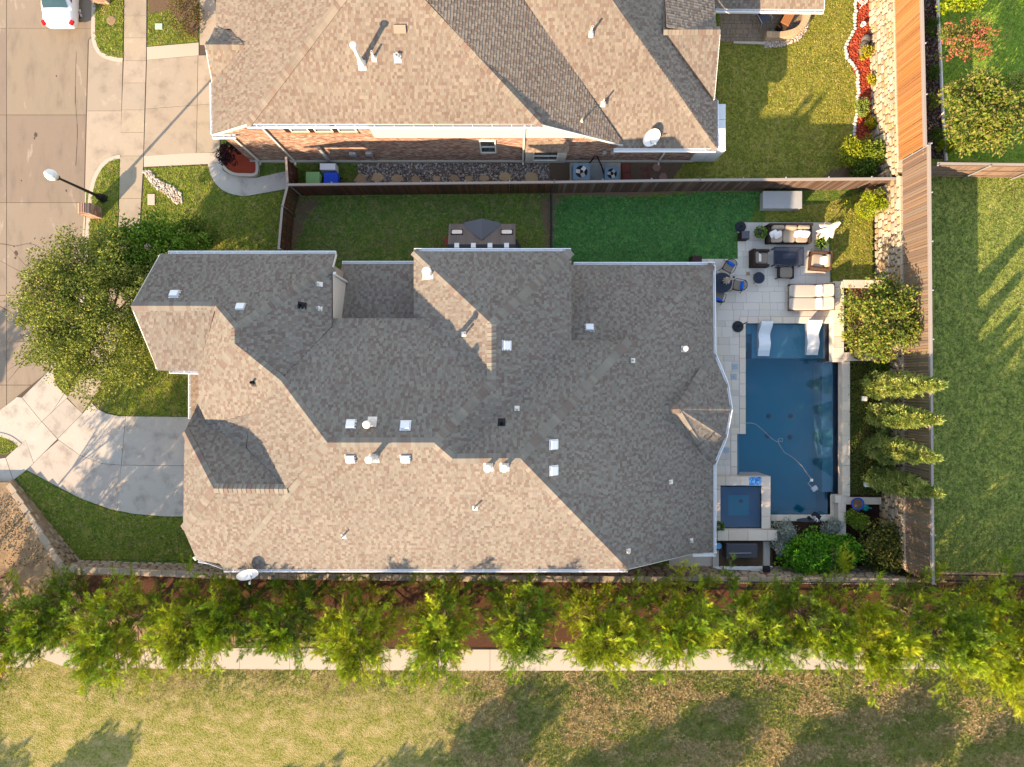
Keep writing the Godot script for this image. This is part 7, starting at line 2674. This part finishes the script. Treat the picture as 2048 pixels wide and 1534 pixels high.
func build_plants() -> void:
	tex_mesh = pebble_mesh()
	grass()
	shade_trees()
	var bright := [Color(0.21, 0.28, 0.012), Color(0.26, 0.31, 0.014), Color(0.15, 0.24, 0.014), Color(0.31, 0.33, 0.018)]
	var deep := [Color(0.07, 0.12, 0.016), Color(0.10, 0.16, 0.02), Color(0.055, 0.095, 0.016)]
	var olive := [Color(0.13, 0.17, 0.025), Color(0.19, 0.22, 0.035), Color(0.085, 0.12, 0.022), Color(0.26, 0.27, 0.055)]
	var glossy := [Color(0.14, 0.19, 0.02), Color(0.08, 0.13, 0.016), Color(0.20, 0.21, 0.035), Color(0.25, 0.22, 0.06), Color(0.10, 0.15, 0.02)]
	# the row of feathery conifers along the footpath
	var kinds := []
	for i in 4:
		kinds.append(conifer_meshes(5.0, 2.55, [bright, [bright[0], bright[2], deep[1]], [bright[1], bright[3], bright[0]], [bright[2], deep[1], bright[0]]][i]))
	var row := [[-35, 1242, 1.18, 3], [95, 1228, 1.13, 0], [190, 1198, 0.99, 3], [298, 1224, 1.22, 0], [440, 1214, 1.18, 2], [515, 1192, 0.86, 3], [615, 1204, 1.09, 3], [745, 1222, 1.22, 2], [893, 1216, 1.18, 0], [1040, 1200, 1.09, 1], [1185, 1214, 1.29, 2], [1318, 1206, 1.13, 0], [1462, 1214, 1.27, 1], [1560, 1192, 0.82, 3], [1640, 1210, 1.09, 2], [1765, 1200, 1.18, 1], [1872, 1222, 1.36, 2], [1975, 1192, 1.13, 1], [2062, 1214, 1.22, 0]]
	for i in row.size():
		var e: Array = row[i]
		var side: String = "%s from the left" % NTH[i] if i < 9 else "%s from the right" % NTH[row.size() - 1 - i]
		var t := thing("conifer", "feathery yellow green conifer in the row along the pale footpath, %s" % side, "tree", on_bank(e[0], e[1]), rng.randf() * TAU, "conifers along the footpath")
		place("trunk", kinds[e[3]][1], M.bark, t, Vector3.ZERO, Basis().scaled(Vector3(e[2], 1.0, e[2])))
		place("crown", kinds[e[3]][0], M.needle, t, Vector3.ZERO, Basis().scaled(Vector3(e[2] * 0.95, (1.25 if e[0] > 1500 else 0.98) + 0.16 * rng.randf(), e[2])))
	# multi-stemmed small trees on the left bank
	for k in [["crape_myrtle", "dark green bush tree with pink blossom at the left edge above the conifers", 20, 1150, 2.3, 1.5], ["crape_myrtle", "multi stemmed green tree at the left end of the stone wall", -45, 1120, 3.4, 1.9], ["crape_myrtle", "green bush tree at the lower left with pink flowers, near the footpath's end", 25, 1290, 2.6, 1.7]]:
		var base := on_bank(k[2], k[3])
		var c := base + Vector3(0, k[4], 0)
		var t := tree(k[0], k[1], "tree", base, c, Vector3(k[5], 1.3, k[5]), 26, 80, 0.40, 0.13, 0.04, [deep[0], deep[1], bright[2]], 0.06, 8)
		var fl := MB.new()
		for i in 9:
			leaf_ball(fl, Vector3(0, k[4], 0) + any_dir() * Vector3(k[5], 1.2, k[5]), Vector3(0.14, 0.14, 0.14), 26, 0.07, 0.04, [Color(0.55, 0.06, 0.12), Color(0.6, 0.15, 0.2)])
		put("blossom", fl, M.leaf, t)
	# large oak by the street and the crape myrtle behind it
	var oc := at(196, 625, 4.6)
	tree("street_oak", "large olive green oak overhanging the street at the left", "tree", at(235, 650, 0.03), oc, Vector3(4.1, 2.6, 4.4), 420, 120, 0.5, 0.13, 0.036, olive, 0.17, 18)
	var mc := at(302, 522, 3.2)
	var my := tree("crape_myrtle", "bright green crape myrtle with pale pink blossom between the oak and the large house", "tree", at(320, 560, 0.02), mc, Vector3(2.7, 1.7, 2.6), 170, 90, 0.5, 0.15, 0.055, [Color(0.10, 0.20, 0.015), Color(0.14, 0.23, 0.02), Color(0.07, 0.14, 0.015)], 0.08, 9)
	var fl := MB.new()
	for i in 22:
		leaf_ball(fl, mc - my.position + any_dir() * Vector3(2.1, 1.5, 2.2), Vector3(0.13, 0.12, 0.13), 26, 0.07, 0.04, [Color(0.62, 0.42, 0.36), Color(0.55, 0.32, 0.30)])
	put("blossom", fl, M.leaf, my)
	tree("shrub", "dark green shrub at the upper left corner of the large house", "shrub", at(385, 490, 0.02), at(385, 478, 0.9), Vector3(1.5, 0.9, 1.3), 50, 90, 0.35, 0.12, 0.04, deep, 0.04, 5)
	# neighbours' front plants
	var pb := thing("smoke_bush", "dark purple leaved bush in the round planter by the neighbour's path", "shrub", at(468, 318, 0.05))
	put("trunk", limbs(Vector3(0, 0.8, 0), Vector3(0.6, 0.5, 0.6), Vector3.ZERO, 0.03, 6), M.bark, pb)
	put("crown", crown(Vector3(0, 0.9, 0), Vector3(0.75, 0.55, 0.75), 30, 60, 0.2, 0.1, 0.035, [Color(0.03, 0.008, 0.012), Color(0.05, 0.012, 0.015), Color(0.02, 0.008, 0.01)]), M.leaf, pb)
	patch("mulch_bed", smooth_loop([450, 318, 458, 338, 472, 347, 492, 348, 512, 346, 512, 318, 490, 300, 460, 298], 6), M.red_mulch, 0.2, 0.0, 0.2)
	ribbon("planter_edge", [445, 316, 452, 338, 470, 350, 492, 352, 516, 349, 516, 318], 0.16, 0.28, 0.0, M.kerb)
	var vines := thing("tree_tip", "leafy branches reaching over the pavement at the top of the picture", "tree", at(285, -20, 0.03))
	put("crown", crown(Vector3(0, 1.5, 0), Vector3(1.6, 0.8, 0.75), 40, 60, 0.25, 0.14, 0.03, [olive[0], bright[2], olive[2]]), M.leaf, vines)
	put("trunk", limbs(Vector3(0, 1.4, 0), Vector3(1.2, 0.7, 0.6), Vector3(0, 0, -0.4), 0.05, 6), M.bark, vines)
	leafy("shrub", "low brown green planting between the pavement and the garden walk at the top", at(375, 35, 0.03), Vector3(1.0, 0.4, 1.2), 26, [Color(0.12, 0.09, 0.03), Color(0.10, 0.12, 0.03), Color(0.16, 0.10, 0.05)], 0.3, 0.12, 0.03)
	# right: planter magnolia, ground cover, cypresses, bushes
	tree("magnolia", "broad glossy magnolia in the travertine planter by the pool", "tree", at(1726, 640, 0.4), at(1764, 640, 2.9), Vector3(2.25, 1.7, 2.2), 150, 70, 0.42, 0.17, 0.05, glossy, 0.09, 10)
	tree("magnolia", "round glossy magnolia on the upper lawn behind the cedar fence", "tree", at(1925, 258, 2.5), at(1968, 224, 5.3), Vector3(2.2, 1.7, 2.1), 140, 70, 0.42, 0.17, 0.05, [glossy[0], glossy[2], glossy[1], Color(0.2, 0.17, 0.06)], 0.09, 10)
	var cm := tree("crape_myrtle", "slender crape myrtle with red blossom tips on the upper lawn", "tree", at(1876, 118, 2.5), at(1928, 82, 4.6), Vector3(1.5, 1.0, 0.9), 44, 60, 0.3, 0.12, 0.04, [Color(0.16, 0.17, 0.03), Color(0.2, 0.16, 0.05), Color(0.12, 0.15, 0.03)], 0.04, 8)
	fl = MB.new()
	for i in 24:
		var d := any_dir()
		d.y = absf(d.y)
		leaf_ball(fl, at(1928, 82, 4.7) - cm.position + d * Vector3(1.6, 0.9, 1.0), Vector3(0.17, 0.13, 0.13), 30, 0.07, 0.04, [Color(0.42, 0.09, 0.06), Color(0.36, 0.09, 0.06), Color(0.45, 0.14, 0.09)])
	put("blossom", fl, M.leaf, cm)
	tree("shrub", "bright green tree crown at the top edge above the upper lawn", "tree", at(1895, -10, 2.5), at(1915, -15, 4.4), Vector3(1.4, 0.9, 1.0), 50, 70, 0.34, 0.15, 0.05, bright, 0.06, 6)
	leafy("shrub", "small light green shrub beside the bed edging of the upper lawn", at(1884, 300, 2.5), Vector3(0.4, 0.4, 0.4), 12, bright, 0.16, 0.12, 0.04)
	var gold := [Color(0.38, 0.43, 0.12), Color(0.44, 0.48, 0.16), Color(0.28, 0.35, 0.10), Color(0.17, 0.25, 0.07)]
	var cyp := [column_mesh(6.5, 0.84, gold), column_mesh(6.4, 0.78, gold)]
	var stem := MB.new(true)
	stem.tube([Vector3(0, -0.1, 0), Vector3(0, 5.8, 0)], 0.07, 7, Color.WHITE, 0.02)
	var stem_mesh := stem.mesh()
	for k in 4:
		var p := at([1736, 1742, 1741, 1742][k], [769, 828, 892, 952][k], 0.35)
		var t := thing("cypress", "upright golden green cypress in the bed beside the pool, %s from the top" % NTH[k], "tree", p, rng.randf() * TAU, "cypresses beside the pool")
		place("trunk", stem_mesh, M.bark, t)
		place("crown", cyp[k % 2], M.needle, t, Vector3.ZERO, Basis().scaled(Vector3(1.0, [1.06, 1.0, 0.97, 1.0][k], 1.0)))
	var bed := flat([1691, 723, 1789, 723, 1789, 990, 1691, 990], 0.35)
	var gc := MB.new()
	for i in 14000:
		var p := in_poly(bed)
		var d := (any_dir() + Vector3(0, 0.5, 0)).normalized()
		one_leaf(gc, Vector3(p.x, 0.37 + rng.randf() * rng.randf() * 0.22, p.y), d, (Vector3.UP + any_dir() * 0.5).normalized(), 0.085, 0.024, tone([deep[0], deep[1], olive[2], Color(0.12, 0.09, 0.03)], 0.35))
	stuff(putw("ground_cover", gc, M.leaf))
	for k in [["dark green shrub between the first two cypresses, against the fence", 1776, 735, 0.7], ["dark green shrub between the second and third cypress", 1768, 862, 0.6], ["dark green shrub between the third and fourth cypress", 1768, 925, 0.6], ["dark shrub in the ground cover below the magnolia planter", 1752, 738, 0.6]]:
		leafy("shrub", k[0], at(k[1], k[2], 0.35), Vector3(k[3], 0.6, k[3]), 22, deep, 0.25, 0.11, 0.04)
	# lower right corner
	tree("shrub", "big bright green bush left of the two at the lower pool edge", "shrub", at(1608, 1090, 0.05), at(1619, 1106, 1.2), Vector3(1.7, 0.9, 1.25), 90, 90, 0.4, 0.13, 0.05, [Color(0.065, 0.22, 0.012), Color(0.09, 0.27, 0.015), Color(0.05, 0.16, 0.012), Color(0.14, 0.28, 0.02)], 0.05, 9)
	tree("shrub", "bright green bush right of the two at the lower pool edge", "shrub", at(1668, 1092, 0.05), at(1682, 1106, 1.1), Vector3(1.15, 0.8, 1.15), 64, 90, 0.38, 0.13, 0.05, [Color(0.065, 0.22, 0.012), Color(0.10, 0.26, 0.015), Color(0.05, 0.17, 0.012), Color(0.16, 0.27, 0.02)], 0.05, 8)
	tree("shrub", "dark glossy bush with yellow tips in the lower right corner by the fence", "shrub", at(1752, 1082, 0.05), at(1772, 1096, 1.4), Vector3(1.5, 1.0, 1.6), 80, 75, 0.4, 0.15, 0.05, [Color(0.06, 0.085, 0.018), Color(0.045, 0.065, 0.016), Color(0.09, 0.11, 0.025), Color(0.24, 0.21, 0.04)], 0.06, 8)
	leafy("shrub", "mid green shrub below the blue pot", at(1703, 1033, 0.05), Vector3(0.6, 0.7, 0.5), 26, [deep[1], bright[2], olive[0]], 0.25, 0.1, 0.035)
	leafy("silver_shrub", "silver grey shrub at the corner of the spa wall", at(1561, 1057, 0.05), Vector3(0.6, 0.6, 0.65), 40, [Color(0.30, 0.33, 0.30), Color(0.23, 0.26, 0.23), Color(0.36, 0.38, 0.33)], 0.22, 0.1, 0.026)
	leafy("silver_shrub", "silver grey shrub below the spa wall end, half under the green bush", at(1552, 1088, 0.05), Vector3(0.45, 0.55, 0.5), 26, [Color(0.30, 0.33, 0.30), Color(0.23, 0.26, 0.23), Color(0.36, 0.38, 0.33)], 0.2, 0.1, 0.026)
	leafy("silver_shrub", "silver grey shrub right of the sculpture at the pool edge", at(1652, 1049, 0.05), Vector3(0.55, 0.5, 0.5), 32, [Color(0.28, 0.31, 0.28), Color(0.21, 0.24, 0.21), Color(0.33, 0.35, 0.31)], 0.22, 0.1, 0.026)
	# neighbour's corner shrubs and red bed
	leafy("shrub", "yellow green bush standing out on the neighbour's lawn corner", at(1690, 315, 0.02), Vector3(0.75, 0.75, 0.75), 44, [Color(0.22, 0.25, 0.015), Color(0.26, 0.29, 0.02), Color(0.16, 0.20, 0.015)], 0.28, 0.12, 0.045)
	leafy("shrub", "larger green bush beside the red mulch in the neighbour's corner", at(1722, 318, 0.02), Vector3(1.0, 0.8, 0.8), 54, [Color(0.13, 0.19, 0.015), Color(0.09, 0.15, 0.015), Color(0.18, 0.22, 0.02)], 0.3, 0.12, 0.045)
	leafy("shrub", "green shrub against the fence in the neighbour's corner", at(1716, 344, 0.02), Vector3(0.8, 0.7, 0.5), 34, deep, 0.28, 0.12, 0.045)
	for k in [["first", 1726, 112, 0], ["second", 1737, 168, 0], ["third", 1718, 212, 1], ["fourth", 1719, 228, 1], ["fifth", 1737, 249, 0]]:
		leafy("flower_clump", "small %s clump in the red mulch bed, %s from the top" % [["yellow flowering", "pale green"][k[3]], k[0]], at(k[1], k[2], 0.03), Vector3(0.38, 0.3, 0.34), 14, [[Color(0.42, 0.34, 0.015), Color(0.22, 0.24, 0.02)], [Color(0.24, 0.30, 0.07), Color(0.18, 0.24, 0.04)]][k[3]], 0.14, 0.09, 0.03)
	tree("shrub", "airy light green shrub at the wall beside the sunny lawn patch", "shrub", at(1735, 415, 0.02), at(1740, 412, 0.9), Vector3(1.2, 0.8, 0.9), 50, 46, 0.26, 0.12, 0.03, bright, 0.03, 9)
	pebbles("leaf_litter", flat([-60, 985, 25, 985, 118, 1130, -60, 1130], 0.8), 900, 0.04, 0.12, [Color(0.20, 0.13, 0.07), Color(0.12, 0.08, 0.04), Color(0.28, 0.2, 0.12), Color(0.10, 0.11, 0.03)], 0.9)
	pebbles("leaf_litter", flat([60, 470, 185, 470, 178, 560, 160, 640, 120, 700, 60, 740, 20, 640]), 500, 0.03, 0.08, [Color(0.16, 0.10, 0.04), Color(0.10, 0.07, 0.03), Color(0.2, 0.16, 0.06)], -0.11)
	pebbles("bark_chips", flat([1838, -20, 1876, -20, 1878, 100, 1884, 200, 1890, 316, 1852, 316], 2.5), 1500, 0.06, 0.15, [Color(0.10, 0.06, 0.045), Color(0.06, 0.045, 0.04), Color(0.16, 0.12, 0.10)], 2.52)
	for k in [["first", 1860, 60, deep], ["second", 1862, 150, deep], ["third", 1858, 205, olive], ["fourth", 1868, 272, deep]]:
		leafy("shrub", "low straggly plant in the dark bed behind the cedar fence, %s from the top" % k[0], at(k[1], k[2], 2.5), Vector3(0.35, 0.22, 0.45), 10, k[3], 0.14, 0.1, 0.03)
	# small leaves and stones on the ground
	pebbles("river_pebbles", flat([716, 327, 1098, 327, 1102, 365, 714, 368]), 5200, 0.05, 0.16, [Color(0.36, 0.33, 0.30), Color(0.24, 0.16, 0.12), Color(0.16, 0.15, 0.15), Color(0.45, 0.42, 0.38), Color(0.28, 0.20, 0.15), Color(0.12, 0.10, 0.09)], 0.015)
	pebbles("garden_pebbles", flat([286, 342, 300, 340, 320, 362, 345, 372, 364, 388, 366, 406, 352, 408, 334, 390, 306, 372]), 520, 0.08, 0.18, [Color(0.42, 0.38, 0.32), Color(0.33, 0.27, 0.22), Color(0.5, 0.46, 0.4)], 0.03)
	pebbles("patio_pebbles", flat([1528, 82, 1562, 82, 1592, 74, 1608, 54, 1616, 22, 1622, 24, 1614, 60, 1596, 82, 1562, 94, 1528, 96]), 700, 0.07, 0.17, [Color(0.42, 0.38, 0.32), Color(0.33, 0.27, 0.22), Color(0.5, 0.46, 0.4)], 0.03)
	pebbles("mulch_chips", flat([1713, -60, 1740, -60, 1742, 330, 1710, 330, 1710, 270, 1718, 200, 1717, 160, 1701, 130, 1694, 100, 1709, 60]), 2600, 0.05, 0.14, [Color(0.34, 0.05, 0.02), Color(0.26, 0.04, 0.02), Color(0.42, 0.09, 0.04)], 0.03)
	pebbles("bark_chips", flat([1678, 578, 1760, 578, 1760, 706, 1678, 706], 0.4), 900, 0.05, 0.13, [Color(0.10, 0.05, 0.03), Color(0.16, 0.08, 0.045), Color(0.06, 0.035, 0.025)], 0.4)


func leafy(called: String, label: String, base: Vector3, r: Vector3, clumps: int, cols: Array, clump_r: float, len: float, wid: float) -> void:
	var t := thing(called, label, "shrub", base)
	put("foliage", crown(Vector3(0, r.y, 0), r, clumps, 60, clump_r, len, wid, cols), M.leaf, t)
	put("stems", limbs(Vector3(0, r.y, 0), r, Vector3.ZERO, 0.025, 5), M.bark, t)


func _ready() -> void:
	rng.seed = 20240607
	var cam := Camera3D.new()
	cam.name = "camera"
	cam.position = Vector3(0, EYE, 0)
	cam.rotation_degrees = Vector3(-90, 0, 0)
	cam.fov = rad_to_deg(2.0 * atan(767.0 / FOCAL))
	cam.near = 0.1
	cam.far = 2000.0
	add_child(cam)
	var env := Environment.new()
	env.background_mode = Environment.BG_SKY
	var sky := Sky.new()
	var sm := ProceduralSkyMaterial.new()
	sm.sky_top_color = Color(0.18, 0.42, 0.64)
	sm.sky_horizon_color = Color(0.85, 0.85, 0.83)
	sm.sky_curve = 0.95
	sm.ground_bottom_color = Color(0.25, 0.25, 0.2)
	sm.ground_horizon_color = Color(0.6, 0.6, 0.56)
	sm.sky_energy_multiplier = 1.0
	sm.sky_cover = noise("clouds", 1024, 0.006, 7, ramp([0.0, Color(1, 1, 1, 0.0), 0.5, Color(1, 1, 1, 0.0), 0.66, Color(1, 0.98, 0.95, 0.35), 1.0, Color(1, 0.97, 0.93, 0.75)]), 21)
	sm.sky_cover_modulate = Color(0.55, 0.54, 0.53)
	sky.sky_material = sm
	env.sky = sky
	env.tonemap_mode = Environment.TONE_MAPPER_LINEAR
	env.tonemap_exposure = 3.6
	env.background_energy_multiplier = 0.86
	env.sdfgi_enabled = true
	env.ssao_enabled = true
	env.ssil_enabled = true
	var we := WorldEnvironment.new()
	we.name = "world_environment"
	we.environment = env
	add_child(we)
	var sun := DirectionalLight3D.new()
	sun.name = "sun"
	sun.light_energy = 1.5
	sun.light_color = Color(1.0, 0.87, 0.72)
	sun.light_angular_distance = 0.5
	sun.shadow_enabled = true
	add_child(sun)
	sun.look_at_from_position(Vector3(-SUN_WAY.x, SUN_TAN, -SUN_WAY.y) * 50.0, Vector3.ZERO)
	make_materials()
	build_ground()
	build_house()
	build_neighbour()
	build_walls()
	build_pool()
	build_things()
	build_plants()
